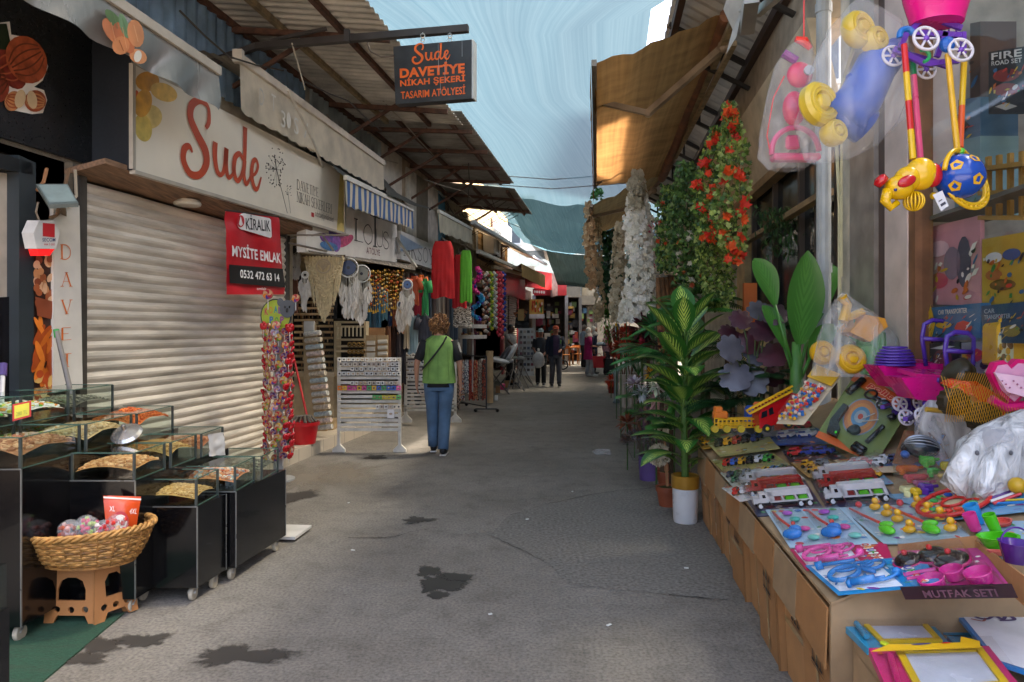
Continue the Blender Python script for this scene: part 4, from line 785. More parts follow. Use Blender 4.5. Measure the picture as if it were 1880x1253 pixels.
b=B(M('#77706a',.5));b.tube([LP(103,605,-3.75),LP(131,725,-3.6)],.016,8);b.mat(M('#3f9a48',.5));b.tube([LP(103,605,-3.75),LP(105,620,-3.74)],.018,8);b.build('broom_handle',label='grey broom handle with green tip leaning on the letter panel',cat='broom')
b=B(M('#c9c4c4',.5));b.tube([LP(3,740,-3.7),LP(5,690,-3.8)],.013,8);b.mat(M('#4e3a78',.5));b.tube([LP(5,690,-3.8),LP(6,668,-3.82)],.022,8);b.build('floor_mop',label='white mop handle with purple grip at the left edge',cat='mop')
# ---------------------------------------------------------------- nut carts
BLACK=M('#0c0c0e',.16,.2,30,bump=.04,bs=30,coat=.3)
def nuts(b,x0,x1,y0,y1,z,h,cols,n=330,s=.011,lumpy=1):
 s*=1.25;n=int(n*1.1)
 cx,cy=(x0+x1)/2,(y0+y1)/2
 ms=[M(c_,.6,.2)for c_ in cols]
 def top(x,y):u,v=(x-cx)/(x1-x0)*2,(y-cy)/(y1-y0)*2;return z+h*(1-.55*(u*u+v*v)/2-.1*noise.noise(V((x*9,y*9,z))))
 b.mat(ms[0]);k=8;vs=[(x0+(x1-x0)*i/k,y0+(y1-y0)*j/k,top(x0+(x1-x0)*i/k,y0+(y1-y0)*j/k))for i in range(k+1)for j in range(k+1)]
 b.add(vs,[[i*(k+1)+j,(i+1)*(k+1)+j,(i+1)*(k+1)+j+1,i*(k+1)+j+1]for i in range(k)for j in range(k)])
 for i in range(n):
  x,y=rnd(x0+s,x1-s),rnd(y0+s,y1-s);b.mat(pick(ms));r_=s*rnd(.7,1.15);a=Matrix.Rotation(rnd(0,3),3,'Z')@Matrix.Rotation(rnd(-.6,.6),3,'X')
  b.ball((x,y,top(x,y)+r_*.25),(r_*1.35*lumpy,r_*.85,r_*.6),5,3,a)
def cart(label,x1,y0,y1,zt,wdt,hgt,comps,wheels=True,zg=.15,sl=.05,zb=.09):
 """black glossy cart, glass bins on top; x1 = lane-side edge at y0"""
 t=thing('nut_cart',label,'display cart',(x1-wdt/2,y0,0));X=lambda y:x1+sl*(y-y0)
 b=B(BLACK);b.hexa([(X(y0)-wdt,y0,zb),(X(y0),y0,zb),(X(y1),y1,zb),(X(y1)-wdt,y1,zb)],(0,0,zt-zb));b.build('cabinet',t)
 b=B(M('#8a8a86',.3,metal=.6));b.bar((X(y0)+.003,y0-.003,zb),(X(y0)+.003,y0-.003,zt),.006);b.bar((X(y1),y1,zb),(X(y1),y1,zt),.006);b.bar((X(y0)-wdt,y0-.003,zt),(X(y0),y0-.003,zt),.006);b.build('edge_trim',t)
 if wheels:
  for(x,y)in((X(y0)-.05,y0+.06),(X(y1)-.05,y1-.06),(X(y0)-wdt+.07,y0+.06)):
   b=B(M('#b3a894',.6));b.lathe([(0,-.012),(.036,-.012),(.04,-.006),(.04,.006),(.036,.012),(0,.012)],(x,y,.04),16,Matrix.Rotation(R(90),3,'Y')@Matrix.Rotation(0,3,'Z'));wv=b.build('caster',t)
   b=B(ALU);b.hexa([(x-.022,y-.02,.045),(x+.022,y-.02,.045),(x+.022,y+.03,zb),(x-.022,y+.03,zb)],(0,.006,.01));b.build('fork',wv)
 L_=(y1-y0)/len(comps)
 for i,(cols,s,n,fill,lum)in enumerate(comps):
  a,e=y0+.01+L_*i,y0+L_*(i+1)-.01;xa,xb=X(a)-wdt+.01,X(a)-.01
  b=B(GLASS)
  b.poly([(xa,a,zt),(xb,a,zt),(xb,a,zt+zg),(xa,a,zt+zg)]);b.poly([(xb,a,zt),(xb,e,zt),(xb,e,zt+zg),(xb,a,zt+zg)]);b.poly([(xa,e,zt),(xb,e,zt),(xb,e,zt+zg),(xa,e,zt+zg)]);b.poly([(xa,a,zt),(xa,e,zt),(xa,e,zt+zg),(xa,a,zt+zg)])
  b.poly([(xa,a,zt+zg),(xb,a,zt+zg),(xb,e,zt+zg),(xa,e,zt+zg)]);gb=b.build('glass_bin',t)
  b=B(M('#3e4440',.3));
  for p_,q_ in(((xb,a),(xb,a)),((xa,a),(xa,a)),((xb,e),(xb,e))):b.bar((*p_,zt),(*q_,zt+zg),.012)
  b.mat(M('#4f6b5e',.2));b.bar((xa,a,zt+zg),(xb,a,zt+zg),.005);b.bar((xb,a,zt+zg),(xb,e,zt+zg),.005);b.bar((xa,e,zt+zg),(xb,e,zt+zg),.005);b.bar((xb,a,zt),(xb,e,zt),.006);b.build('bin_edge',gb)
  b=B();nuts(b,xa+.01,xb-.01,a+.01,e-.01,zt+.005,fill*zg,cols,n,s,lum);b.build('nuts',gb,kind='stuff')
ALM=['#9c6c48','#b08058','#8a5a3c','#c09870'];PEA=['#c9a878','#b89866','#d6bc90'];ORG_=['#d0682c','#e07c38','#bb5420'];SEED=['#6f6a5c','#8c8674','#4c483e','#9a947e'];CAND=['#e8e4da','#dfd04a','#6fae3c','#f0ede4','#d8d4c8','#e0862c'];MIX=['#d88a5a','#e8d8c0','#b8583c','#9fb0b8','#e6b090'];YEL=['#c49a5a','#b4884a','#d2ac70']
cart('rear raised nut cart with green and white candy bins and price card',-2.74,3.35,4.62,1.0,.34,1,[(['#7a4a2a','#b07040','#c8c0a0','#4fae3c'],.012,300,.5,1),(CAND,.014,260,.55,.9),(SEED,.008,500,.6,1.2)],False,.15,.06)
cart('tall black nut cart with almond, peanut and orange snack bins',-2.36,3.28,4.68,.85,.36,1,[(ALM,.012,420,.75,1.1),(PEA,.011,420,.8,1),(ORG_,.009,420,.95,.8)],True,.15,.05)
cart('middle black nut cart with hazelnut bins, scoop lid and paper note',-2.0,3.62,4.62,.72,.35,1,[(['#c8925a','#b57a44','#dcae7a'],.010,420,.6,1),(YEL,.009,480,.85,1),(['#b46a44','#cf8c62'],.009,280,.7,1)],True,.145,.08)
cart('low front black nut cart with golden corn bin behind the basket',-1.745,3.78,4.075,.54,.40,1,[(YEL,.009,520,.5,1)],True,.15,.13)
cart('low far black nut cart with mixed coloured candy and grey seeds',-1.66,4.1,4.75,.548,.42,1,[(MIX,.012,380,.65,.9),(SEED,.007,500,.6,1.2)],True,.15,.13)
t=thing('nut_cart','black glossy cart corner cut off at the bottom left edge','display cart',(-1.85,2.3,0));b=B(BLACK);b.box((-1.80,1.95,.35),(.36,.5,.55));b.build('cabinet',t);b=B(GLASS);b.box((-1.80,1.95,.70),(.35,.49,.14));b.build('glass_bin',t)
b=B(M('#b3a894',.6));b.lathe([(0,-.012),(.04,-.012),(.04,.012),(0,.012)],(-1.66,2.12,.04),14,Matrix.Rotation(R(90),3,'Y'));b.build('caster',t)
q=Q(P(23,774,3.62),P(57,765,3.66),P(57,736,3.66),P(23,743,3.62));t=thing('price_card','yellow price card in red frame on the rear candy bin','price card',q.c[0]);panel('frame',q,M('#c8281e',.4),.01,t);b=B(M('#dcd23c',.5));art(b,q,[(.1,.12),(.9,.12),(.9,.9),(.1,.9)],.002);b.build('card',t)
b=B(M('#8c8a3a',.5));txt(b,q,'280 TL',.2,.25,.8,.48,.004);b.build('lettering',t)
b=B(M('#b8b4b0',.25,metal=.8));c0=P(234,800,3.95);b.lathe([(0,0),(.075,.0),(.085,.015),(.07,.03),(.03,.045),(.015,.05),(.012,.08),(0,.085)],c0,22,Matrix.Rotation(R(35),3,'X'));b.build('scoop_lid',label='round steel lid with knob lying on the middle nut bins',cat='lid')
b=B(M('#d8d4cc',.7,tl=.2));q=Q(P(384,838,4.35),P(414,836,4.45),P(411,794,4.42),P(383,797,4.33));cloth(b,q.c,6,8,.01,0);b.build('paper_note',label='white paper note curling over the third hazelnut bin',cat='paper',smooth=True)
b=B(M('#d2cdc6',.5));p=G(530,992);b.box((p.x-.02,p.y+.1,.03),(.2,.3,.02),-.1);b.build('white_board',label='white tile scrap on the ground by the far cart wheel',cat='board')
b=B(M('#2c5440',.9,.35,60,bump=.6,bs=140,stretch=(1,8,1),dirt=.35));pts=[G(-60,1145),G(228,1128),G(70,1262),G(-300,1262)];b.hexa([(p.x,p.y,.001)for p in pts],(0,0,.009));b.build('green_mat',label='worn green plastic grass mat under the folding stool',cat='mat')
t=thing('folding_stool','tan plastic folding stool with round and arched holes under the basket','stool',G(165,1140));TAN=M('#b57a48',.5,.1,3);bx=G(131,1148);yaw=R(-4)
w1,w0,hh=.285,.20,.335
def stoolpanel(nm,org,ux,uz,wb,wt,side=False):
 arch=[(-wb*.26,.115),(wb*.26,.115),(wb*.26,.17),(wb*.2,.215),(wb*.08,.232),(-wb*.08,.232),(-wb*.2,.215),(-wb*.26,.17)]
 if side:arch=[(-wb*.2,.12),(wb*.2,.12),(wb*.2,.2),(wb*.1,.235),(-wb*.1,.235),(-wb*.2,.2)]
 hs=[arch]+[ell(x*wb,z,.0165,.0165)for x,z in((-.26,.07),(0,.068),(.26,.07),(-.17,.285),(.17,.285))]
 outer=[(-wb/2,0),(-wb/2+.05,0),(-wb/2+.07,.04),(wb/2-.07,.04),(wb/2-.05,0),(wb/2,0),(wt/2,hh),(-wt/2,hh)]
 vs,fs=plate(outer,hs,.012);nn=V(ux).cross(V(uz));b=B(TAN);b.add([V(org)+V(ux)*v.x+V(uz)*v.y+nn*v.z for v in vs],fs);b.build(nm,t)
ux=V((1,-.03,0)).normalized();dep=.18
o1=V((bx.x,bx.y,.01));c3=V((bx.x+w1/2+.005,bx.y,0))
stoolpanel('panel',o1,ux,V((0,.05,1)),w1,w0+.03)
sx=V((.50,.87,0)).normalized();stoolpanel('panel',c3+sx*dep/2+V((-.005,0,.01)),sx,V((-.09,-.0,1)),dep+.05,dep-.01,True)
stoolpanel('panel',o1+sx*dep,ux,V((0,-.03,1)),w1,w0+.03)
b=B(TAN);zc=hh+.012;b.hexa([o1+ux*s*.115+V((0,.015,zc))+sx*k*(dep-.01)for s,k in((-1,0),(1,0),(1,1),(-1,1))],(0,0,.018));b.build('seat',t)
t=thing('wicker_basket','oval woven wicker basket on the tan folding stool','basket',P(163,1032,3.5));bc=P(163,1030,3.55);WK=M('#b98748',.55,.35,30,bump=.3,bs=90);WK2=M('#9a6a34',.55,.35,30)
b=B(WK);nr=13
for k in range(nr):
 f=k/(nr-1);rx,ry,z=.235+.08*f**.7,.15+.07*f**.7,.012+.15*f+.01
 z_tilt=lambda a:.02*math.cos(a)*f;pts=[bc+V((rx*math.cos(a)*(1+.022*math.sin(a*24+k*math.pi)),ry*math.sin(a)*(1+.022*math.sin(a*24+k*math.pi)),z+z_tilt(a)))for a in[2*math.pi*i/96 for i in range(97)]]
 b.mat(WK if k%3 else WK2);b.tube(pts,.0085,5,caps=False)
b.build('weave',t,smooth=True);b=B(WK2)
for k in range(24):a=2*math.pi*k/24+.02;b.tube([bc+V((.235*math.cos(a),.15*math.sin(a),.01)),bc+V((.285*math.cos(a),.195*math.sin(a),.09)),bc+V((.315*math.cos(a),.22*math.sin(a),.17))],.006,5)
b.build('stakes',t);b=B(WK)
for s in range(3):b.tube([bc+V(((.318+.012*math.cos(a*16+s*2.1))*math.cos(a),(.222+.012*math.cos(a*16+s*2.1))*math.sin(a),.175+.012*math.sin(a*16+s*2.1)+.02*math.cos(a)))for a in[2*math.pi*i/120 for i in range(121)]],.009,5,caps=False)
b.build('rim',t,smooth=True);b=B(WK2);b.lathe([(0,0),(.235,0),(.235,.012),(0,.012)],bc,28,sy=.64);b.build('base',t)
t=thing('snack_bag','glossy orange snack bag standing in the wicker basket','snack bag',P(225,985,3.55));q=Q(P(197,990,3.5),P(248,985,3.58),P(259,912,3.62),P(189,910,3.54));b=B(M('#cc4a1c',.25,.1,6,bump=.3,bs=14));
for s in(1,-1):
 vs=[q(i/8,j/8,s*.03*math.sin(math.pi*i/8)*math.sin(math.pi*j/8)**.6+.006*noise.noise(V((i,j,s))))for j in range(9)for i in range(9)];b.add(vs,[[j*9+i,j*9+i+1,(j+1)*9+i+1,(j+1)*9+i]for j in range(8)for i in range(8)])
b.build('bag',t,smooth=True);b=B(M('#e8ddd0',.4));txt(b,q,'XL',.1,.62,.26,.74,.036,shear=.2);txt(b,q,'4XL',.68,.55,.9,.68,.036,shear=.2);art(b,q,[(.0,.93),(1,.9),(1,.94),(0,.97)],.012);b.mat(M('#b01c20',.4));disc(b,q,.42,.36,.26,.26,.035);b.mat(M('#e8ddd0',.4));disc(b,q,.42,.36,.2,.18,.036);b.mat(M('#b01c20',.4));stroke(b,q,[(.3,.34),(.36,.42),(.4,.32),(.46,.4),(.5,.32),(.58,.38)],.01,.038);b.build('print',t)
for i,(px,py,d,c1,c2,w_)in enumerate(((128,975,3.5,'#b0563c','#d8a8a0',.05),(160,968,3.5,'#c83a5c','#a8c060',.055),(190,972,3.47,'#c02848','#e8d8d0',.04),(213,968,3.46,'#c8322a','#e8b060',.055))):
 p=P(px,py,d);t=thing('candy_packet',['small clear packet of brownish jelly sweets at the left in the basket','clear packet of pink and green sweets in the basket middle','narrow red sweet packet in the basket','clear packet with orange round picture near the orange bag'][i],'candy packet',p)
 b=B(BAG);b.ball(p,(w_+.008,.04,w_+.008),12,8,jit=.08);b.build('wrapper',t,smooth=True);b=B()
 for k in range(26):b.mat(M(pick([c1,c2,c1]),.3));b.ball(p+V((rnd(-.8,.8)*w_,rnd(-.03,.03),rnd(-.7,.7)*w_)),.012,6,4)
 b.build('sweets',t)
lp0=V((-2.36,6.9,0));t=thing('lollipop_stand','tall lollipop stand with a round yellow green topper and koala head','display stand',lp0)
b=B(M('#9a9a98',.4));b.tube([lp0+V((0,0,.02)),lp0+V((0,0,1.65))],.05,12);b.lathe([(0,0),(.16,0),(.16,.02),(0,.02)],lp0,24);b.build('column',t)
Lz=lambda px,py,dd=6.84:P(px,py,dd)
b=B(M('#2a2a28',.4));q=Q(Lz(478,610),Lz(535,610),Lz(535,550),Lz(478,550));b.hexa([q(*e)for e in ell(.5,.5,.5,.52,0,28)],q.n*-.02);b.mat(M('#a5b52c',.4,.1));disc(b,q,.5,.5,.46,.48,.002,28)
for s_,u,v,cc,a in(('K',.14,.52,'#c04a4a',0),('O',.28,.56,'#c88a2a',0),('A',.44,.58,'#3a8a8a',0),('L',.58,.56,'#8a4a8a',0),('A',.72,.52,'#c04a4a',0),('P',.3,.26,'#3a6aa0',0),('O',.47,.24,'#5a9a3a',0),('P',.64,.26,'#a04a8a',0)):b.mat(M(cc,.4));txt(b,q,s_,u,v,u+.12,v+.22,.004,bold=.04)
b.build('topper',t)
b=B(M('#55585c',.5));q=Q(Lz(510,595,6.8),Lz(545,595,6.8),Lz(545,540,6.8),Lz(510,540,6.8));disc(b,q,.5,.5,.4,.3,.004,20);disc(b,q,.14,.72,.17,.14,.005,14);disc(b,q,.86,.72,.17,.14,.005,14);b.mat(M('#222222',.3));disc(b,q,.38,.56,.05,.05,.007,8);disc(b,q,.62,.56,.05,.05,.007,8);disc(b,q,.5,.45,.07,.08,.007,10);b.build('koala_head',t)
def swirl(b,c,r,ax,cols):
 for k in range(6):
  b.mat(M(cols[k%len(cols)],.2));pts=[]
  for i in range(5):a=k*math.pi/3+i*.35;pts.append(c+ax@V((r*i/4*math.cos(a),r*i/4*math.sin(a),.011)))
  for i in range(4,-1,-1):a=(k+1)*math.pi/3+i*.35;pts.append(c+ax@V((r*i/4*math.cos(a),r*i/4*math.sin(a),.011)))
  b.poly(pts[1:-1])
 b.mat(M('#a8684a',.3));b.lathe([(0,-.01),(r*.9,-.01),(r*1.03,0),(r*.98,.01),(0,.01)],c,14,ax)
LOL=[]
FX=Matrix.Rotation(R(90),3,'X')
for k,cols in enumerate((['#b02838','#c89a70','#d07828','#48307a'],['#4a2a58','#8a6a80','#8a2844','#b09a94'],['#c8a040','#c8a888','#b04028','#5a8a3a'])):
 b=B(M('#d9d4cc',.5));b.tube([(0,.0,-.10),(0,.0,-.02)],.003,5);swirl(b,V((0,0,0)),.034,FX,cols);o=b.build('lollipop',local=True,label=['swirl lollipop with orange and red bands on the stand','dark purple swirl lollipop on the stand','yellowish swirl lollipop on the stand'][k],cat='lollipop',group='swirl lollipops on the stand');LOL.append(o)
b=B(M('#b81420',.25));b.ball((0,0,0),(.036,.014,.03),10,6,jit=.15);b.ball((.015,-.006,.015),(.02,.012,.02),8,5,jit=.1);b.ball((-.015,-.006,.012),(.02,.012,.02),8,5,jit=.1);b.mat(M('#d9d4cc',.5));b.tube([(0,0,-.1),(0,0,-.02)],.003,5);red=b.build('lollipop',local=True,label='shiny red heart lollipop on the stand',cat='lollipop',group='red heart lollipops on the stand',smooth=True)
def place(o,loc,rot,sc=1,first=set()):
 c_=o if o.name not in first else o.copy()
 if o.name in first:S.collection.objects.link(c_)
 first.add(o.name);c_.location=loc;c_.rotation_euler=rot;c_.scale=(sc,)*3;return c_
rows=22
for r_ in range(rows):
 z=.26+r_*.062
 for k in range(9):
  a=R(-160+k*40+(r_%2)*15);px=lp0+V((math.sin(a)*.13,-math.cos(a)*.13,z))
  if math.cos(a)<-.3:continue
  isred=(k in(2,6)or math.sin(a)>.75 or math.sin(a)<-.8)and rnd(0,1)<.8
  place(red if isred else pick(LOL),px+V((rnd(-.01,.01),rnd(-.02,.02),rnd(-.015,.015))),(R(rnd(-10,25)),0,a+R(rnd(-20,20))),rnd(.95,1.25))
for px,py,s in((492,541,1.5),(543,548,1.2),(484,600,1.1),(532,603,1.3)):place(LOL[0]if py<560 else red,Lz(px,py,6.78),(0,0,0),s)
# ---------------------------------------------------------------- bucket, mop, ribbon-roll stand
t=thing('bucket','bright red plastic bucket on the tiled step','bucket',(-2.52,8.25,.15));b=B(M('#c0121c',.35));o_=V((-2.52,8.25,.15));b.lathe([(0,.01),(.135,.01),(.14,0),(.175,.22),(.19,.22),(.19,.26),(.175,.26),(.165,.24),(.13,.03),(0,.03)],o_,28);b.build('tub',t,smooth=True,auto=35)
t=thing('mop','mop with red handle and grey strands standing in the red bucket','mop',o_+V((0,0,.1)));b=B(M('#c02a22',.4));b.tube([o_+V((.06,0,.25)),P(538,652,8.5)],.014,8);b.build('handle',t);b=B(M('#6f675c',.9))
for k in range(50):a=rnd(0,6.28);r_=rnd(.05,.17);b.tube([o_+V((0.02,0,.34)),o_+V((r_*.6*math.cos(a),r_*.6*math.sin(a),.33)),o_+V((r_*math.cos(a),r_*math.sin(a),.26))],.008,4)
b.build('strands',t)
t=thing('roll_stand','tall beige board stand holding printed paper rolls','display stand',P(575,790,8.9));b=B(M('#b59a72',.7,.15));b.hexa([P(560,792,8.95),P(600,792,8.95),P(578,592,9.15),P(556,592,9.15)],(0,.05,0));b.build('board',t)
for k in range(15):
 px,py=562+k*1.55,612+k*12.3;b=B(M(['#d8d0c2','#c8b8a0','#b8c0bc','#d8c0b0','#c9c4b8'][k%5],.6,.25,30));b.tube([P(px-2,py+2,8.8),P(px+26,py-1,8.72)],.032,12);rr=b.build('roll',t)
 b=B(M(pick(['#a88a62','#8aa0a8','#c08a6a','#9a9080']),.6));b.tube([P(px+9,py+1,8.78),P(px+15,py,8.755)],.034,12);b.mat(M('#5a4c3e',.8));b.tube([P(px-2.6,py+2,8.8),P(px-1.8,py+2,8.8)],.024,10);b.build('printed_band',rr)
b=B(M('#d8d2c6',.5));b.hexa([P(558,612,9),P(576,612,9),P(576,590,9),P(558,590,9)],(0,.05,0));b.build('card_box',label='white card box on top of the ribbon roll stand',cat='box')
t=thing('shelf_box','low wooden crate with framed pieces beside the red bucket','crate',P(600,792,9));b=B(M('#b49a74',.6,.2));b.hexa([P(588,792,9.3),P(612,790,9.3),P(612,772,9.3),P(588,774,9.3)],(0,.3,0));b.build('box',t);b=B(M('#cdb890',.6));b.hexa([P(590,789,9.28),P(599,789,9.28),P(599,777,9.28),P(590,777,9.28)],(0,.02,0));b.hexa([P(601,789,9.28),P(610,789,9.28),P(610,777,9.28),P(601,777,9.28)],(0,.02,0));b.build('frame',t)
# ---------------------------------------------------------------- macrame stall interior
b=B(M('#7b4a34',.7));b.hexa([P(530,575,9),P(545,575,9),P(545,498,9),P(530,498,9)],(0,.06,0));b.build('wooden_board',label='upright reddish board at the stall corner above the lollipop topper',cat='board')
t=thing('slat_shelf','wall of pale wooden slats with small beads along the macrame stall','shelf',P(580,690,10.4));b=B(M('#c2a478',.6,.2))
for k in range(16):y=520+k*11;b.hexa([P(540,y+4.5,10.3),P(612,y+4.5,10.7),P(612,y,10.7),P(540,y,10.3)],(0,.03,0))
b.build('slats',t);b=B(M('#1e1b1c',.8));b.hexa([P(536,700,10.45),P(618,700,10.85),P(618,500,10.85),P(536,500,10.45)],(0,.04,0));b.build('backing',t);b=B()
for k in range(220):b.mat(M(pick(['#3a2a20','#6a4a30','#a87a4a','#252024','#c8b08a']),.5));r_=random.randrange(3,16);x=rnd(542,610);b.hexa([P(x,519+r_*11,10.35+(x-540)*.004),P(x+1.6,519+r_*11,10.35+(x-540)*.004),P(x+1.6,513+r_*11,10.35+(x-540)*.004),P(x,513+r_*11,10.35+(x-540)*.004)],(0,.02,0))
b.build('small_goods',t,kind='stuff')
b=B(M('#c0ad8e',.6,.15));b.hexa([P(540,790,10),P(612,790,10.2),P(612,690,10.2),P(540,690,10)],(0,.3,0));b.mat(M('#cdbb9c',.6));b.hexa([P(538,692,9.95),P(614,692,10.15),P(614,684,10.15),P(538,684,9.95)],(0,.4,0));b.build('counter',label='beige counter cabinet beneath the slatted shelf wall',cat='counter')
t=thing('crate_shelf','pale crate shelf of thread spools and bead hangers under the dreamcatchers','shelf',P(640,680,10.2));b=B(M('#c9b896',.6,.15))
for x in(613,668):b.hexa([P(x,690,10.2),P(x+4,690,10.2),P(x+4,590,10.2),P(x,590,10.2)],(0,.3,0))
for y in(590,598,622,634,643,658,672):b.hexa([P(613,y+4,10.18),P(672,y+4,10.18),P(672,y,10.18),P(613,y,10.18)],(0,.03,0))
b.build('frame',t)
for r_ in range(3):
 for k in range(4):b=B(M('#8a6a34',.4,metal=.4));b.torus(P(642+k*8,633+r_*13,10.1),.026,.012,12,6,FX);b.build('spool',t)
for k in range(7):b=B(M('#d8ccb0',.6));b.tube([P(620+k*7,600,10.12),P(620+k*7,618,10.12)],.012,6);b.build('bead_string',t)
b=B(M('#26201d',.8));b.hexa([P(612,700,10.6),P(672,700,10.6),P(672,585,10.6),P(612,585,10.6)],(0,.04,0));b.build('backing',t)
b=B(M('#b98a5c',.7,.15));b.hexa([P(676,640,10.4),P(706,640,10.4),P(706,602,10.4),P(676,602,10.4)],(0,.25,0));b.build('cardboard_box',label='brown cardboard box on top of the crates by the hanging scarves',cat='box')
for i in range(2):
 t=thing('ribbon_rack',['pale rack of folded cards left of the ribbon rolls','small rack of white ribbon rolls below the brown cardboard box'][i],'rack',P(680+i*22,672,10));x=673+i*21
 for k in range(5):
  b=B(M('#d2c6b2',.6,.1));
  if i:b.tube([P(x,628+k*11,9.9),P(x+17,627+k*11,9.9)],.03,10)
  else:b.hexa([P(x,634+k*11,9.9),P(x+15,634+k*11,9.9),P(x+15,626+k*11,9.9),P(x,626+k*11,9.9)],(0,.04,0))
  b.build('roll' if i else 'card_stack',t)
 b=B(M('#b89a70',.7));b.hexa([P(x-1,690,10),P(x+18,690,10),P(x+18,616,10),P(x-1,616,10)],(0,.04,0));b.build('backing',t)
t=thing('wire_frame','rusty wire grid hanging frame under the purple flower sign','frame',P(660,480,9));b=B(M('#8f8478',.5,metal=.4))
a,e,c2,d2=P(568,462,8.0),P(762,496,10.3),P(760,488,11.3),P(560,458,9.2)
for k in range(5):f=k/4;b.tube([a.lerp(d2,f),e.lerp(c2,f)],.009,5)
for k in range(22):f=k/21;b.tube([a.lerp(e,f),d2 .lerp(c2,f)],.006,4)
b.tube([P(520,440,8.3),P(590,430,8.4),P(612,460,8.2)],.014,6);b.tube([P(524,445,8.3),P(600,462,8.1)],.014,6);b.tube([P(520,432,8.25),P(640,432,8.2)],.012,6);b.build('grid',t)
t=thing('macrame_hanging','cream knotted macrame wall hanging with long V fringe','wall hanging',P(595,592,8.6));MACR=M('#cdb990',.85,.15,30,bump=.5,bs=120);b=B(MACR);n_=46
for k in range(n_):
 f=k/(n_-1);x=558+74*f;v=1-abs(2*f-1);yb=505+88*v**.55+rnd(-2,3);pts=[]
 xe=x+(595-x)*.35*(1 if .2<f<.8 else .6)
 for i in range(7):s=i/6;pts.append(P(x+(xe-x)*s+.5*math.sin(s*16+k),470+(yb-470)*s,8.6+.015*math.sin(s*9+k*1.7)))
 b.tube(pts,.009,5)
b.build('fringe',t)
b=B(MACR)
for k in range(7):
 for s in(-1,1):
  pts=[P(595+s*(36-k*3.5)*(1-u)+0,474+k*7+u*(52-k*2),8.56-.01*math.sin(u*40))for u in[i/24 for i in range(25)]];b.tube(pts,.011,5)
b.build('knotted_bands',t);b=B(M('#5a4a3a',.6));b.tube([P(555,470,8.6),P(634,470,8.6)],.014,8);b.build('rod',t)
b=B(M('#b8a68a',.6));b.torus(P(594,489,8.52),.085,.008,24,6,FX)
for k in range(14):a=R(20+k*10.5);b.tube([P(594,489,8.52)+V((0,0,-.05)),P(594,489,8.52)+V((.075*math.cos(a),0,.075*math.sin(a)))],.003,4);b.ball(P(594,489,8.5)+V((.06*math.cos(a),0,.06*math.sin(a))),.009,5,4)
b.build('tree_ring',t)
def dream(px,py,d,r_,L_,label,ring='#d8d4cc',eye=True,blue='#31405f'):
 c_=P(px,py,d);t=thing('dreamcatcher',label,'dreamcatcher',c_-V((0,0,r_+L_)));b=B(M(ring,.6));b.torus(c_,r_,.009,24,6,FX);b.build('ring',t);b=B(M('#cfc8b8',.6))
 for k in range(12):a=k*math.pi/6;b.tube([c_+V((r_*math.cos(a),0,r_*math.sin(a))),c_+V((r_*math.cos(a+2.2),0,r_*math.sin(a+2.2)))],.0022,4)
 b.build('web',t)
 if eye:
  b=B(M(blue,.4));b.lathe([(0,0),(r_*.8,0),(r_*.8,.008),(0,.008)],c_+V((0,-.004,0)),20,FX);b.mat(M('#d8dce0',.4));b.lathe([(0,.009),(r_*.6,.009),(0,.0095)],c_,18,FX);b.mat(M('#5a8ab0',.4));b.lathe([(0,.011),(r_*.4,.011),(0,.0115)],c_,16,FX);b.mat(M('#1a1c28',.3));b.lathe([(0,.013),(r_*.18,.013),(0,.0135)],c_,12,FX);b.build('eye_bead',t)
 b=B(M('#d9d2c8',.85,.1,tl=.3));st=B(M('#cfc8b8',.8))
 for k in range(9):
  x=r_*(-1+2*k/8)*.95;l=L_*(.5+.5*(1-abs(x/r_)**2));top=c_+V((x,rnd(-.02,.02),-math.sqrt(max(0,r_*r_-x*x))));st.tube([top,top-V((0,0,l*.6))],.003,4)
  for j in range(5):p=top-V((rnd(-.01,.01),0,l*(.25+.16*j)));b.leaf(p,(rnd(-.35,.35),rnd(-.3,.2),-1),(0,-1,0),rnd(.1,.15),rnd(.035,.055),0,3)
 st.build('cords',t);b.build('feathers',t);return t
dream(640,492,8.7,.12,.5,'large dreamcatcher with dark blue eye ring and white feathers')
dream(664,503,8.9,.11,.5,'dreamcatcher with grey sun ring beside the dark blue eye one',blue='#8a8678')
dream(652,512,9.1,.08,.4,'small dreamcatcher partly behind the two bigger feathered ones',eye=False)
dream(560,505,8.5,.04,.35,'tiny feather hanger at the left of the macrame piece',eye=False)
dream(748,523,9.7,.07,.45,'dreamcatcher with pale blue eye in front of the orange shirts',blue='#3c5c8c')
dream(737,560,9.9,.06,.25,'lowest little white feather dreamcatcher with tiny eye',blue='#2a3a5a')
dream(540,460,8.9,.05,.08,'round dark ring ornament on the stall side wall',ring='#4a4038',eye=True,blue='#3a342e')
dream(541,485,8.9,.045,.06,'small lower dark ring ornament on the stall side wall',ring='#4a4038',eye=True,blue='#c9b48a')
for i in range(16):
 x=677+i*4.1;d=9.3+i*.05;y0=497+rnd(0,5);L_=rnd(45,75);b=B(M('#c08a34',.3,metal=.7))
 n_=9
 for k in range(n_):
  b.mat(M(pick(['#c8963c','#a8742c','#e0b860','#7a4a28','#c05a2c','#e6d2a0']),.3,metal=.5));b.ball(P(x+rnd(-1.2,1.2),y0+L_*k/n_,d),rnd(.010,.024),6,5)
 b.mat(M('#d0a040',.3,metal=.8));b.tube([P(x,y0-4,d),P(x,y0+L_,d)],.003,4);b.lathe([(.006,0),(.02,-.05),(0,-.05)],P(x,y0+L_,d),8);b.build('bead_strand',label='gold bead and bell strand hanging from the wire frame',cat='keychain',group='gold bead strands under the wire frame')
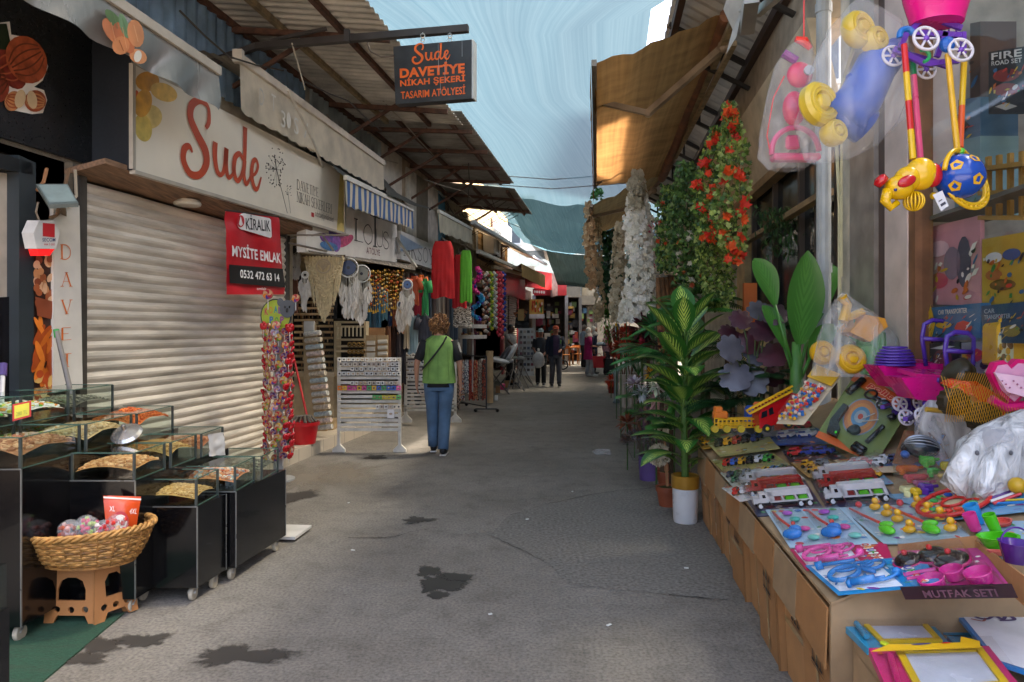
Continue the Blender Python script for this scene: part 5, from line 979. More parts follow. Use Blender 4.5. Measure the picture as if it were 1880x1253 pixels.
def garment(name,label,cat,px0,py0,px1,py1,d,col,flare=.15,wav=.02,straps=False,pat=None,nfold=5,sleeve=0,d2=None,group=None):
 """hanging cloth: front and back sheets with folds; slight taper at the shoulders"""
 mm=pat or M(col,.75,.1,6,bump=.15,bs=40);t=thing(name,label,cat,P((px0+px1)/2,py1,d),group);b=B(mm);nu,nv=18,12;d2=d2 or d
 for s in(-1,1):
  vs=[];us=[]
  for j in range(nv+1):
   v=j/nv
   for i in range(nu+1):
    u=i/nu;tp=(1-flare*(1-v))if v>.12 else(1-flare)*(.72+.28*v/.12);x=(px0+px1)/2+(u-.5)*(px1-px0)*tp;hem=2.0*math.sin(u*9)*v
    vs.append(P(x,py0+(py1-py0)*v+hem,d+(d2-d)*u+s*.03*math.sin(math.pi*u)**.35+wav*.22*v*math.sin(u*nfold*5+j*.2)+wav*.6*noise.noise(V((u*4,v*4,px0)))))
  fs=[[j*(nu+1)+i,j*(nu+1)+i+1,(j+1)*(nu+1)+i+1,(j+1)*(nu+1)+i]for j in range(nv)for i in range(nu)]
  b.add(vs,fs,[[(i/nu,j/nv),((i+1)/nu,j/nv),((i+1)/nu,(j+1)/nv),(i/nu,(j+1)/nv)]for j in range(nv)for i in range(nu)])
 b.build('cloth',t,smooth=True);w_=px1-px0
 if sleeve:
  b=B(mm)
  for s in(-1,1):xs=(px0+px1)/2+s*w_*.4;b.tube([P(xs,py0+5,d),P(xs+s*w_*.22,py0+16,d),P(xs+s*w_*.28,py0+14+sleeve,d)],[.06,.05,.045],8)
  b.build('sleeves',t,smooth=True)
 b=B(M('#2c2a2a',.5));m=(px0+px1)/2;b.tube([P(px0+w_*.22,py0+3,d),P(m,py0-4,d),P(px1-w_*.22,py0+3,d)],.008,5);b.tube([P(m,py0-4,d),P(m,py0-10,d),P(m+2,py0-13,d)],.004,5);b.build('hanger',t);return t
def patmat(cols,sc=9,kind='v'):
 m,n,b,L=newmat('printed cloth');uv=N(n,'ShaderNodeTexCoord');mp=N(n,'ShaderNodeMapping');mp.inputs['Scale'].default_value=(1,3,1);L(uv.outputs['UV'],mp.inputs[0]);v=N(n,'ShaderNodeTexVoronoi' if kind=='v' else 'ShaderNodeTexNoise');v.inputs['Scale'].default_value=sc;L(mp.outputs[0],v.inputs['Vector'])
 r=ramp(n,[(i/len(cols)if kind=='v' else .35+.3*i/len(cols),c_)for i,c_ in enumerate(cols)]);r.color_ramp.interpolation='CONSTANT';L(v.outputs['Color' if kind=='v' else 0],r.inputs[0]);L(r.outputs[0],b.inputs[0]);b.inputs['Roughness'].default_value=.8;return m
garment('dress','long sleeveless red pleated dress hanging highest in front of the second white sign','dress',791,443,835,547,11.4,'#c41a1c',.12,.03,nfold=7)
garment('dress','shorter red dress hanging between the long red dress and the green one','dress',830,468,857,565,11.8,'#b8161e',.15,.02)
garment('dress','bright green sleeveless dress beside the two red dresses','dress',844,460,867,555,11.7,'#5aa828',.1,.02)
garment('printed_skirt','black and white zigzag skirt under the shorter red dress','skirt',832,563,866,600,12.1,'',.05,.02,pat=patmat(['#26221f','#c8bfae','#5a4a3a','#e0d8c8'],14))
for x0,y0,x1,y1,cc,lab in((752,507,770,560,'#b8502a','burnt orange shirt hanging by the pale blue eye dreamcatcher'),(766,505,780,575,'#c8641c','bright orange shirt between the burnt orange and green shirts'),(774,512,787,582,'#2f8a4a','green shirt behind the long red dress'),(760,520,775,578,'#a01c30','dark red shirt below the orange shirts'),(748,580,768,650,'#8fa4a8','pale blue grey shirt hanging low in the stall'),(768,580,792,640,'#3a3a44','dark grey shirt hanging low beside the pale one')):garment('shirt',lab,'shirt',x0,y0,x1,y1,10.6+rnd(0,.2),cc,.15,.02,sleeve=12)
for i,(x0,y0,x1,y1,cc)in enumerate(((672,520,682,640,'#2f5a70'),(680,515,690,620,'#274458'),(688,520,700,610,'#3a6a86'),(700,530,713,588,'#6fa2b4'),(712,560,724,600,'#28406a'),(720,548,730,600,'#8a4a2c'),(708,600,718,690,'#6e4428'),(716,600,727,695,'#4a3024'),(726,605,737,700,'#33292a'),(734,600,746,705,'#241f22'),(728,570,742,612,'#c08a62'),(740,565,752,640,'#b8a488'))):
 garment('scarf',['slim teal scarf leftmost in the hanging row','dark navy scarf second in the hanging row','steel blue scarf third in the hanging row','light blue scarf in the hanging row','short royal navy scarf in the row','rust brown short scarf in the row','long brown scarf hanging low left','long dark brown scarf hanging low','long charcoal scarf hanging low','long black scarf hanging low at the right','tan short scarf above the black ones','beige long scarf at the right end of the row'][i],'scarf',x0,y0,x1,y1,10.5+rnd(-.1,.2),cc,.1,.03,nfold=3)
for i in range(16):x=742+i*8;garment('garment','dim hanging garment on the rail deep inside the clothes shop','garment',x,500+i*2,x+11,610+i*3+rnd(-8,12),12.9+i*.15,pick(['#5a4a44','#3a4a5a','#7a6a5a','#8a7a6a','#6a3a3a','#44505a','#9a9084']),.1,.02,nfold=3,group='garments deep in the clothes shop')
def slatrack(label,px0,px1,pyt,pyb,d,feet,rows,seed):
 random.seed(seed);t=thing('slatted_rack',label,'display rack',P((px0+px1)/2,feet,d));WH=M('#cfc9bd',.6,.15,8,dirt=.3);pitch=(pyb-pyt)/16
 b=B(WH)
 for k in range(16):y=pyt+k*pitch;b.hexa([P(px0,y+pitch*.62,d),P(px1,y+pitch*.62,d),P(px1,y,d),P(px0,y,d)],(0,.02,0))
 b.build('slats',t)
 for x in(px0,px1-5):
  b=B(WH);b.hexa([P(x,feet-4,d+.02),P(x+5,feet-4,d+.02),P(x+5,pyt,d+.02),P(x,pyt,d+.02)],(0,.04,0));b.hexa([P(x-9,feet,d),P(x+14,feet,d),P(x+14,feet-5,d),P(x+5,feet-14,d),P(x+4,feet-34,d),P(x+1,feet-34,d),P(x,feet-14,d),P(x-9,feet-5,d)],(0,.05,0));b.build('leg',t)
 for r_,(n,cols,w_,h,x0,x1)in enumerate(rows):
  if not n:continue
  y=pyt+r_*pitch
  for i in range(n):
   x=px0+(px1-px0)*(x0+(x1-x0)*(i+.5)/n);b=B(M(pick(cols),.35,.1));hw=(px1-px0)*(x1-x0)/n*w_/2
   b.hexa([P(x-hw,y+pitch*h,d-.05),P(x+hw,y+pitch*h,d-.05),P(x+hw,y,d-.03),P(x-hw,y,d-.03)],(0,.03,0));b.mat(M(pick(['#6a5a50','#a89070','#3a3434']),.5));b.ball(P(x,y+pitch*h*.5,d-.055),(hw/F*d*.55,.008,.012),6,4)
   b.build('packet',label='small carded trinket packet hooked on a white slatted rack',cat='packet',group='trinket packets on the white racks')
 return t
W_=['#d6d0c6','#c9bfb0','#dcd8d2'];P2=['#cfc2b2','#d8d0c8','#b8a898'];CL=['#3a5aa8','#c84a8a','#d8a83a','#e0782a','#4a9a5a','#7a4a98','#c0392b']
slatrack('near white slatted rack full of small trinket packets',619,736,657,795,8.42,831,[(14,W_,.8,.8,.0,1),(13,P2,.8,.8,.02,.98),(11,W_,.75,.8,.2,.98),(14,W_,.8,.8,0,1),(0,W_,1,1,0,1),(11,P2,.8,.8,.2,.95),(13,CL,.85,.95,0,1),(0,W_,1,1,0,1),(6,['#c8b030','#c0392b','#4a9a4a'],.9,.9,.55,1),(0,W_,1,1,0,1),(6,P2,.8,.9,.6,1),(1,P2,.9,1.9,.78,.9)],3)
slatrack('far white slatted rack of boxed jewellery behind the walking woman',742,838,648,758,10.9,776,[(5,W_,.85,1.3,0,.6),(0,)*1+(W_,1,1,0,1),(6,W_,.85,1.2,0,.6),(0,W_,1,1,0,1),(5,P2,.85,1.3,0,.65),(0,W_,1,1,0,1),(6,W_,.85,1.3,0,.6),(0,W_,1,1,0,1),(7,P2,.85,1.3,.3,.95),(0,W_,1,1,0,1),(5,P2,.9,1.3,.3,.8)],4)
random.seed(11)
t=thing('clothes_rack','black rolling clothes rack with printed skirts at the lane edge','clothes rack',P(870,742,13));b=B(M('#1e1e20',.4));a0,a1=P(838,652,13.6),P(893,655,12.6)
for p in(a0,a1):b.tube([V((p.x,p.y,.06)),p],.014,6);b.tube([V((p.x-.2,p.y,.06)),V((p.x+.2,p.y,.06))],.014,6)
b.tube([a0,a1],.014,6);b.tube([V((a0 .x,a0 .y,.1)),V((a1 .x,a1 .y,.1))],.012,6);b.build('frame',t)
for p in(a0,a1):
 for s in(-.2,.2):b=B(M('#111111',.4));b.ball((p.x+s,p.y,.035),.035,8,6);b.build('caster',t)
pts_=[['#c85a28','#e8e0d4','#2a3a6a','#d89a40'],['#1f2b44','#e4e0da','#39465e','#e4e0da'],['#8a2c24','#b8402c','#5a1c18','#c86a4a'],['#7a2a20','#a83a28','#c89a6a','#3a1a18'],['#38302c','#8c7a68','#5a3a30','#bfae98'],['#9c3430','#41302c','#b85838','#222222']]
labs_=['orange and white printed skirt at the left of the rolling rack','navy and white abstract skirt on the rolling rack','brick red printed skirt on the rolling rack','dark red striped skirt on the rolling rack','grey brown printed skirt on the rolling rack','rust and black skirt at the right end of the rolling rack']
for i in range(6):x=844+i*8.2;garment('skirt',labs_[i],'skirt',x,661,x+9,734-(i==1)*12,13.4-i*.14,'',.05,.02,pat=patmat(pts_[i],10),nfold=2)
garment('skirt','zebra brown long skirt hanging beside the walking woman','skirt',832,690,845,752,12.4,'',.05,.02,pat=patmat(['#3a2a22','#a8907a','#1f1a18','#7a6450'],12))
for i,(x,y1,cols)in enumerate(((889,612,['#8a5a40','#d8c8b8','#5a4038']),(896,618,['#c8bcae','#8a4a3a','#2a2a2a']),(902,608,['#8aa838','#c8c030','#5a7a28']),(909,606,['#d0ccc4','#8a8a84','#b8b4ac']),(915,620,['#c8283c','#d84a5a','#a01c30']),(921,625,['#c83a48','#e06a6a','#a82838']),(925,610,['#2a3a98','#3a58b8','#1c2860']))):
 b=B();d=14.2+i*.12;n_=26
 for k in range(n_):
  y=502+(y1-502)*k/n_;b.mat(M(cols[k%3],.7));b.ball(P(x+(1.6 if k%2 else-1.6),y,d),(.035,.03,.045),7,5,Matrix.Rotation(R(30 if k%2 else-30),3,'Y'))
 b.build('braided_scarf',label=['brown and cream braided scarf garland, leftmost','beige and black braided scarf garland','lime green braided scarf garland','silver grey braided scarf garland','crimson braided scarf garland','rosy red braided scarf garland','royal blue braided scarf garland, rightmost'][i],cat='scarf',smooth=True)
t=thing('tinsel_garland','magenta and turquoise ruffled scarf looped beside the green dress','scarf',P(876,590,13));b=B()
for k in range(160):
 f=k/160;cc='#c8287a' if f<.5 else '#1f8ab8';y=492+f*95;x=876+9*math.sin(f*13)*(.4+f)+rnd(-3,3);b.mat(M(cc if rnd(0,1)<.85 else '#3a2a88',.4));b.ball(P(x,y,13+rnd(-.1,.1)),.035,5,4,jit=.3)
b.build('ruffles',t)
t=thing('round_shelf','round white tiered stand with small goods beside the scarves','stand',P(868,690,13));b=B(M('#bdb6ae',.5))
for z in(603,622):b.lathe([(0,0),(.27,0),(.27,.07),(0,.07)],P(868,z,13.1),22)
b.tube([P(868,720,13.1),P(868,580,13.1)],.02,8);b.build('tiers',t);b=B()
for k in range(24):b.mat(M(pick(['#2f6a3a','#c8a060','#8a5a3a','#d8d0c0','#58203a']),.6));b.ball(P(868+rnd(-20,20),598+rnd(-7,0)+pick([0,20]),13.1+rnd(-.15,.15)),.035,6,4,jit=.3)
b.build('goods',t)
b=B(M('#b99a72',.75,.15));b.tube([P(899,740,14),P(899,645,14)],.075,14);b.build('cardboard_tube',label='tall beige cardboard tube standing by the rolling rack',cat='tube')
for i,(x,y,w_,h,cc)in enumerate(((910,722,8,12,'#a87a50'),(918,716,9,10,'#c84a7a'),(926,712,9,12,'#b08658'),(934,708,8,10,'#8c6a4a'),(908,736,6,8,'#d8d4cc'))):
 b=B(M(cc,.7));d=F*CH/(y+1-H0);b.hexa([P(x,y,d),P(x+w_,y,d),P(x+w_,y-h,d),P(x,y-h,d)],(0,.25,0));b.build('floor_box',label=['small brown box nearest on the ground past the tube','pink wrapped parcel on the ground','tan box between pink parcel and tables','dull brown box farthest on the ground','tiny white packet on the ground by the tube'][i],cat='box')
for i in range(3):
 x=912+i*22;d=16.5+i*1.6;t=thing('folding_table',['nearest grey folding table with white cushions','second folding table with grey sheets','farthest small folding table by the sunglasses rack'][i],'table',P(x,H0+F*CH/d,d));c0=P(x,668,d);c0 .z=.78
 b=B(M('#8d8a88',.6));b.box(c0,(.8,1.1,.04));b.build('table_top',t)
 for sx_ in(-.3,.3):
  b=B(M('#5a5552',.5));b.tube([c0+V((sx_,-.4,-.02)),V((c0 .x-sx_,c0 .y-.4,0))],.018,6);b.build('leg',t)
b=B(M('#d4d2d2',.5));a=P(915,662,16);b.ball(a,(.28,.3,.06),14,8,Matrix.Rotation(.2,3,'Y'));b.build('cushion',label='white oval cushion lying on the nearest folding table',cat='cushion',smooth=True)
b=B(M('#c9c9cc',.3,bump=.3,bs=10));b.ball(P(935,652,16.6),(.09,.25,.34),12,8,Matrix.Rotation(.6,3,'Y'));b.build('cushion',label='white plastic wrapped bolster leaning on the stall table',cat='cushion',smooth=True)
b=B(M('#4a4a50',.3));b.ball(P(925,655,16.4),(.08,.22,.33),12,8,Matrix.Rotation(.6,3,'Y'));b.build('cushion',label='dark grey bolster leaning behind the white one',cat='cushion',smooth=True)
for i in range(3):
 x=942+i*9;p=P(x,720-i*4,17+i*.8);p.z=0;b=B(M('#6f6b68',.5))
 for a in(0,2.1,4.2):b.tube([p+V((.28*math.cos(a),.28*math.sin(a),0)),p+V((0,0,.55))],.015,5)
 b.tube([p+V((0,0,.5)),p+V((0,0,1.0))],.02,6);b.build('tripod',label=['grey tripod stand nearest the lane','middle grey tripod stand by the tables','farthest grey tripod stand by the couple'][i],cat='tripod')
t=thing('sunglasses_rack','white spinner rack of dark sunglasses and phone cases','display rack',P(966,700,19));b=B(M('#c4c4c4',.5));b.hexa([P(951,690,19.2),P(981,690,19.2),P(981,603,19.2),P(951,603,19.2)],(0,.05,0));b.build('board',t)
for r_ in range(8):
 for k in range(4):b=B(M(pick(['#1c1c20','#3a2a2a','#7a3a4a','#2a3a5a','#a89c90']),.3));x,y=954+k*6.8,607+r_*10;b.hexa([P(x,y+5,19.1),P(x+5,y+5,19.1),P(x+5,y,19.1),P(x,y,19.1)],(0,.03,0));b.build('sunglasses',t)
t=thing('leather_bag','tan square tag on black cloth bags hanging at the red shop','bag',P(957,590,19));b=B(M('#1d1b1c',.6));cloth(b,(P(945,603,19.6),P(972,603,19.6),P(970,570,19.6),P(948,570,19.6)));b.build('cloth',t);b=B(M('#b08a50',.6));b.hexa([P(951,589,19.5),P(962,589,19.5),P(962,568,19.5),P(951,568,19.5)],(0,.03,0));b.build('tag',t);b=B(M('#9a5a34',.6));b.poly([P(942,575,19.6),P(951,588,19.6),P(951,572,19.6)]);b.poly([P(962,588,19.6),P(969,572,19.6),P(962,570,19.6)]);b.build('flap',t)
def cafe(px,py,d,lab,tbl):
 p=P(px,py,d);p.z=0;t=thing('cafe_table' if tbl else 'cafe_chair',lab,'table' if tbl else 'chair',p);W2=M('#c0793c',.55,.2);h=.75 if tbl else .46;w_=.35 if tbl else .2
 b=B(W2);b.box(p+V((0,0,h)),(w_*2.1,w_*2.1,.04));b.build('table_top' if tbl else 'seat',t)
 for sx_ in(-1,1):
  for sy_ in(-1,1):b=B(W2);b.bar(p+V((sx_*w_,sy_*w_,0)),p+V((sx_*w_,sy_*w_,h)),.045);b.build('leg',t)
 if not tbl:b=B(W2);b.box(p+V((0,.2,.78)),(.42,.03,.14));b.bar(p+V((-.2,.2,.46)),p+V((-.2,.2,.85)),.035);b.bar(p+V((.2,.2,.46)),p+V((.2,.2,.85)),.035);b.build('backrest',t)
cafe(1047,655,30,'orange brown wooden cafe table outside the kitchenware shop',True);cafe(1037,656,29,'left wooden chair at the cafe table',False);cafe(1060,655,30,'right wooden chair at the cafe table',False)
b=B(M('#151515',.4));c0=P(1034,670,22.5);b.torus(c0,.15,.022,20,6,FX);b.mat(M('#9a9a9a',.4));[b.tube([c0,c0+V((.15*math.cos(a),0,.15*math.sin(a)))],.006,4)for a in(0,1.05,2.1,3.14,4.2,5.2)];b.build('pram_wheel',label='black spoked pram wheel showing behind the man in the navy jacket',cat='wheel')
# ================================================================ RIGHT SIDE: TOY TABLE
def T(px,py,lift=0):
 r,e=(px-940)/F,(H0-py)/F;d=1.241/(.42*(r-.133)-e);return P(px,py,d)+V((0,0,lift))
def TZ(px,py,z):return P(px,py,(CH-z)*F/(py-H0))
def IX(q):u=(q.c[1]-q.c[0]).normalized();n=q.n;return Matrix((u,n.cross(u),n)).transposed()
def item(name,label,cat,px,py,d=None,group=None):return thing(name,label,cat,P(px,py,d)if d else T(px,py),group)
CB=M('#a87848',.8,.14,4,bump=.15,bs=20,dirt=.18);CB2=M('#a08462',.8,.18,5,bump=.15,bs=20,dirt=.2);CB3=M('#b58554',.8,.12,5,bump=.1)
ys_=[2.32,2.68,3.03,3.42,3.8,4.2,4.62,5.05,5.45]
labs=['nearest tall cardboard box with fragile print under the toy table','second cardboard box from the near end under the toy table','third cardboard box under the toy table with arrow marks','fourth cardboard box under the toy table, slightly bulging','fifth cardboard box under the toy table','sixth cardboard box under the toy table with strapping','seventh cardboard box near the white and gold pot','farthest cardboard box beside the white and gold pot']
for i in range(8):
 y0,y1=ys_[i]+.008,ys_[i+1]-.008;o_=[0,.02,-.01,.03,0,.025,.01,.0][i];t=thing('cardboard_box',labs[i],'box',(RX(y0,.8+o_),y0,0))
 b=B([CB,CB3][i%2]);lean=.03;b.hexa([(RX(y0,.775+o_+lean),y0,.0),(RX(y0,.775+o_),y0,.56),(RX(y0,1.3),y0,.56),(RX(y0,1.3),y0,.0)],(.133*(y1-y0)*.9,y1-y0,0));b.build('carton',t)
 q=Q((RX(y1,.774+o_+lean),y1,0),(RX(y0,.774+o_+lean),y0,0),(RX(y0,.774+o_),y0,.56),(RX(y1,.774+o_),y1,.56))
 b=B(M('#2b2420',.7));h=.007
 if i in(0,2,1,4,5):
  u=.35
  for k in range(3):
   uu=u+k*.13;art(b,q,[(uu,.52),(uu+.1,.52),(uu+.1,.54),(uu,.54)],h);art(b,q,[(uu+.04,.54),(uu+.06,.54),(uu+.06,.62),(uu+.09,.62),(uu+.05,.68),(uu+.01,.62),(uu+.04,.62)],h)
  art(b,q,[(u-.02,.5),(u+.4,.5),(u+.4,.506),(u-.02,.506)],h);b.build('printed_marks',t)
 b=B(M('#b89868',.25));art(b,q,[(.0,.42),(.99,.42+.02*(i%3)),(.99,.47+.02*(i%3)),(0,.47)],.004)if i%3==1 else art(b,q,[(.46,.0),(.54,0),(.54,.99),(.46,.99)],.004);b.build('tape',t)
 b=B(M('#8a6238',.85));b.bar(q(.985,.0,.004),q(.985,1,.004),.008);b.build('edge_fold',t)
 b=B(CB2 if i%2 else CB);dz=-.18-.02*math.sin(i*2.2);a,e=V((RX(y0-.006,.762),y0-.006,.575)),V((RX(y1+.006,.762),y1+.006,.575));k_=V((-.008,0,dz));b.hexa([a+k_+V((0,0,rnd(-.03,.03))),e+k_,e,a],(.006,0,0));b.build('flap',t)
b=B(CB2);b.hexa([(RX(2.3,.77),2.3,.60),(RX(5.6,.77),5.6,.60),(RX(5.6,1.74),5.6,1.005),(RX(2.3,1.74),2.3,1.005)],(0,0,-.012));b.hexa([(RX(2.3,.77),2.3,.59),(RX(2.3,1.74),2.3,.99),(RX(2.3,1.74),2.3,.0),(RX(2.3,.77),2.3,.0)],(0,.012,0));b.build('display_board',label='sloping cardboard sheet carrying the toys over the row of boxes',cat='board')
t=thing('cardboard_box','open low cardboard box in the front right corner holding drawing boards','box',(1.3,2,0));b=B(CB2);x0,x1,y0,y1,z1=1.03,1.9,1.45,2.28,.5
for p0,p1 in(((x0,y0),(x0+.11,y1)),((x0,y0),(x1,y0)),((x0+.11,y1),(x1+.1,y1)),((x1,y0),(x1+.1,y1))):b.hexa([(*p0,0),(*p1,0),(*p1,z1),(*p0,z1)],(.006,-.006,0))
b.hexa([(x0,y0,z1-.05),(x1,y0,z1-.05),(x1+.1,y1,z1-.05),(x0+.11,y1,z1-.05)],(0,0,.006));b.build('carton',t)
# --- carded toys
def card(name,label,cat,cs,col,lift=.006,fn=T,th=.004,group=None,fz=None):
 q=Q(*[fn(x,y)+V((0,0,lift))for x,y in cs])if not fz else Q(*[TZ(x,y,fz)for x,y in cs])
 t=thing(name,label,cat,q(.5,.5),group);b=B(M(col,.3,.06,5,coat=.3));b.hexa(q.c,q.n*-th);b.build('card',t)
 if th<.01:
  b=B();random.seed(int(cs[0][0]))
  for k in range(30):b.mat(M(pick(['#c83a2a','#e0c030','#e8e4dc','#2a7ac0','#3a9a4a','#7a3a8a','#e07a2a','#6ab0d0','#e8e4dc']),.35));disc(b,q,rnd(.06,.94),rnd(.06,.94),rnd(.015,.07),rnd(.008,.035),.0006+k*.00004,pick([4,5,8,12]),rnd(0,3))
  b.build('card_print',t)
 return t,q
def blister(t,q,u0,v0,u1,v1,h,mat=None):
 b=B(mat or FILM);e=min(.3,.012/max(.01,q.W*(u1-u0)));a=[q(u0,v0,.003),q(u1,v0,.003),q(u1,v1,.003),q(u0,v1,.003)];f=.08*(u1-u0);g=.1*(v1-v0)
 c_=[q(u0+f,v0+g,h),q(u1-f,v0+g,h),q(u1-f,v1-g,h),q(u0+f,v1-g,h)];b.add(a+c_,[[4,5,6,7],[0,1,5,4],[1,2,6,5],[2,3,7,6],[3,0,4,7]]);b.build('blister',t,smooth=False)
def rodm(b,q,pts,r,n=8):b.tube([q(*p)for p in pts],r,n)
def pboard(label,cs,main,z,scr='#c4cad6'):
 t,q=card('drawing_board',label,'toy',cs,main,fz=z,th=.022);b=B(M('#d8b41c',.35));
 for p in([(.2,.08),(.92,.08),(.92,.16),(.2,.16)],[(.2,.84),(.92,.84),(.92,.92),(.2,.92)],[(.2,.16),(.26,.16),(.26,.84),(.2,.84)],[(.86,.16),(.92,.16),(.92,.84),(.86,.84)]):b.hexa([q(u,v,.001)for u,v in p],q.n*.008)
 b.build('yellow_frame',t);b=B(M(scr,.25));art(b,q,[(.26,.16),(.86,.16),(.86,.84),(.26,.84)],.0025);b.build('screen',t)
 b=B(M(main,.3));rodm(b,q,[(.08,.2,.012),(.13,.75,.012)],.009);b.build('pen',t);b=B(M('#c8d820',.4));b.ball(q(.22,.04,.008),(.014,.014,.006),10,5);b.build('knob',t)
 b=B(M('#c8502a',.4));disc(b,q,.07,.86,.03,.03,.004,5);b.mat(M('#e8e0d8',.4));txt(b,q,'KETTY',.52,.935,.72,.985,.004,bold=.03);b.build('print',t);b=B(FILM);b.poly([q(-.03,-.04,.028),q(1.02,-.03,.024),q(1.03,1.03,.027),q(-.02,1.04,.024)]);b.build('wrapper',t);return t
pboard('blue magnetic drawing board with yellow frame in clear wrap',[(1592,1190),(1748,1186),(1694,1126),(1530,1128)],'#2a8ab0',.52)
pboard('pink magnetic drawing board with yellow frame at the bottom edge',[(1640,1290),(1880,1268),(1815,1186),(1595,1190)],'#c81a6c',.56)
t,q=card('drawing_board','second blue drawing board mostly hidden under the yellow header card','toy',[(1750,1180),(1830,1180),(1790,1142),(1715,1145)],'#2a8ab0',fz=.5,th=.02)
b=B(M('#e0b01c',.4));q=Q(TZ(1600,1197,.585),TZ(1800,1190,.585),TZ(1780,1168,.59),TZ(1615,1186,.59));b.hexa([q(0,0),q(1,0),q(1.05,.5),q(.9,1),q(.85,.5),q(.3,.75),q(.1,1)],q.n*.002);b.mat(M('#2a3a8a',.4));disc(b,q,.45,.55,.1,.07,.004);b.mat(M('#c8281e',.4));disc(b,q,.7,.5,.05,.06,.004,8);b.build('header_card',label='yellow printed header card between the two drawing boards',cat='card')
t,q=card('white_board','white drawing slate with blue border and a small purple doodle','toy',[(1830,1215),(2050,1290),(1990,1115),(1750,1122)],'#2a78b8',fz=.55,th=.012);b=B(M('#dcdde0',.35));art(b,q,[(.035,.03),(.97,.03),(.97,.95),(.035,.95)],.002);b.build('writing_surface',t)
b=B(M('#4a3a68',.5));stroke(b,q,[(.12,.84),(.2,.8),(.28,.86),(.33,.8),(.38,.88),(.42,.8),(.3,.78)],.012,.004);b.mat(M('#a85a4a',.5));stroke(b,q,[(.08,.8),(.16,.76),(.2,.82)],.008,.004);b.build('doodle',t)
def doctor(label,cs,c1,c2,lift):
 t,q=card('doctor_set',label,'toy set',cs,c1,lift);b=B(M('#dfe6ee',.4));art(b,q,[(.05,.08),(.66,.06),(.62,.93),(.04,.93)],.001)
 for k,(s_,cc)in enumerate(zip('DOCTOR',('#c82a1e','#e8a020','#2a5ab8','#3a9a3a','#c82a1e','#e07020'))):b.mat(M('#f0ece4',.4));disc(b,q,.80+k*.012,.86-k*.145,.055,.06,.002+k*.0003,12);b.mat(M(cc,.4));txt(b,q,s_,.765+k*.012,.80-k*.145,.835+k*.012,.92-k*.145,.0055+k*.0003,bold=.04)
 b.build('print',t);pm_=M(c2,.25)
 for nm,f in(('stethoscope',lambda b:(b.torus(q(.24,.45,.02),.05,.009,20,8,IX(q)),b.torus(q(.58,.42,.015),.055,.006,20,8,IX(q),3.3,6.1),b.ball(q(.7,.4,.012),.016,8,6))),('syringe',lambda b:(rodm(b,q,[(.22,.16,.02),(.46,.2,.02)],.014),rodm(b,q,[(.46,.2,.02),(.56,.22,.02)],.005),b.box(q(.2,.155,.02),(.012,.04,.02),ax=IX(q)))),('hammer',lambda b:(rodm(b,q,[(.08,.82,.014),(.45,.9,.014)],.007),rodm(b,q,[(.06,.8,.014),(.14,.84,.014)],.016))),('scissors',lambda b:(rodm(b,q,[(.4,.66,.014),(.52,.45,.014)],.007),b.torus(q(.44,.72,.014),.02,.005,12,6,IX(q)),b.torus(q(.52,.74,.014),.02,.005,12,6,IX(q)))),('magnifier',lambda b:(b.torus(q(.58,.7,.014),.03,.006,16,6,IX(q)),b.torus(q(.3,.6,.02),.035,.005,16,6,IX(q),sy=.6)))):
  b=B(pm_);f(b);b.build(nm,t,smooth=True)
 blister(t,q,.05,.08,.68,.93,.04);return t
doctor('pink doctor set card with pink toy instruments',[(1480,1050),(1640,1034),(1626,999),(1450,1012)],'#c01858','#d8509a',.008)
doctor('blue doctor set card with blue toy instruments at the table corner',[(1538,1103),(1731,1085),(1690,1031),(1478,1048)],'#1f86c0','#2a7ac0',.02)
t,q=card('kitchen_set','magenta toy kitchen set with black pot lids in a tray box','toy set',[(1660,1094),(1865,1090),(1800,1006),(1648,1012)],'#b83a80',.0)
for u,v,r_ in((.12,.62,.045),(.42,.72,.05),(.6,.6,.055)):
 b=B(M('#1c1416',.08,coat=.5));b.ball(q(u,v,.018),(r_,r_,.028),18,8,IX(q));b.mat(M('#b81f68',.3));b.torus(q(u,v,.016),r_,.006,22,6,IX(q));b.mat(M('#c01c24',.3));b.ball(q(u,v,.05),.01,8,6);b.build('pot_lid',t,smooth=True)
for u,v,r_ in((.55,.3,.035),(.78,.22,.04),(.32,.12,.04)):b=B(M('#c82a88',.28));b.lathe([(0,0),(r_*.8,0),(r_,.03),(r_*.96,.032),(r_*.8,.012),(0,.012)],q(u,v,.006),20,IX(q));b.build('pan',t,smooth=True,auto=40)
b=B(M('#c82a88',.28));rodm(b,q,[(.05,.3,.02),(.4,.4,.02)],.008);rodm(b,q,[(.08,.22,.02),(.3,.25,.02)],.007);b.build('ladle',t);blister(t,q,.01,.42,.85,.95,.06);blister(t,q,.02,.03,.97,.4,.05)
b=B(M('#2a1420',.4));e=q(0,0)-q(0,.05);b.hexa([q(.0,-.01,.03),q(1,-.01,.03),q(1,-.02,-.01),q(0,-.02,-.01)],(0,.004,0));b.build('tray_front',t)
b=B(M('#6a4658',.5));q2=Q(q(0,-.03,-.01),q(1,-.03,-.01),q(1,-.03,.03),q(0,-.03,.03));txt(b,q2,'MUTFAK SETI',.2,.2,.85,.8,.003,bold=.02);b.build('lettering',t)
t=thing('cardboard_tray','cut down cardboard tray wall around the magenta kitchen set','tray',T(1780,1020));b=B(CB3)
for a,e in(((1648,1010),(1790,1003)),((1790,1003),(1885,1085))):p,r_=[T(*k_)-V((0,0,.045*(k_[1]>1090 and a[1]>1090)))for k_ in(a,e)];b.hexa([p-V((0,0,.05)),r_-V((0,0,.05)),r_+V((0,0,.035)),p+V((0,0,.02))],(.005,-.004,0))
b.build('wall',t)
t,q=card('fishing_set','pair of blue fish and rod toy sets on a pale blue printed card','toy set',[(1450,1010),(1612,1003),(1546,936),(1405,940)],'#a9c4d4',.01)
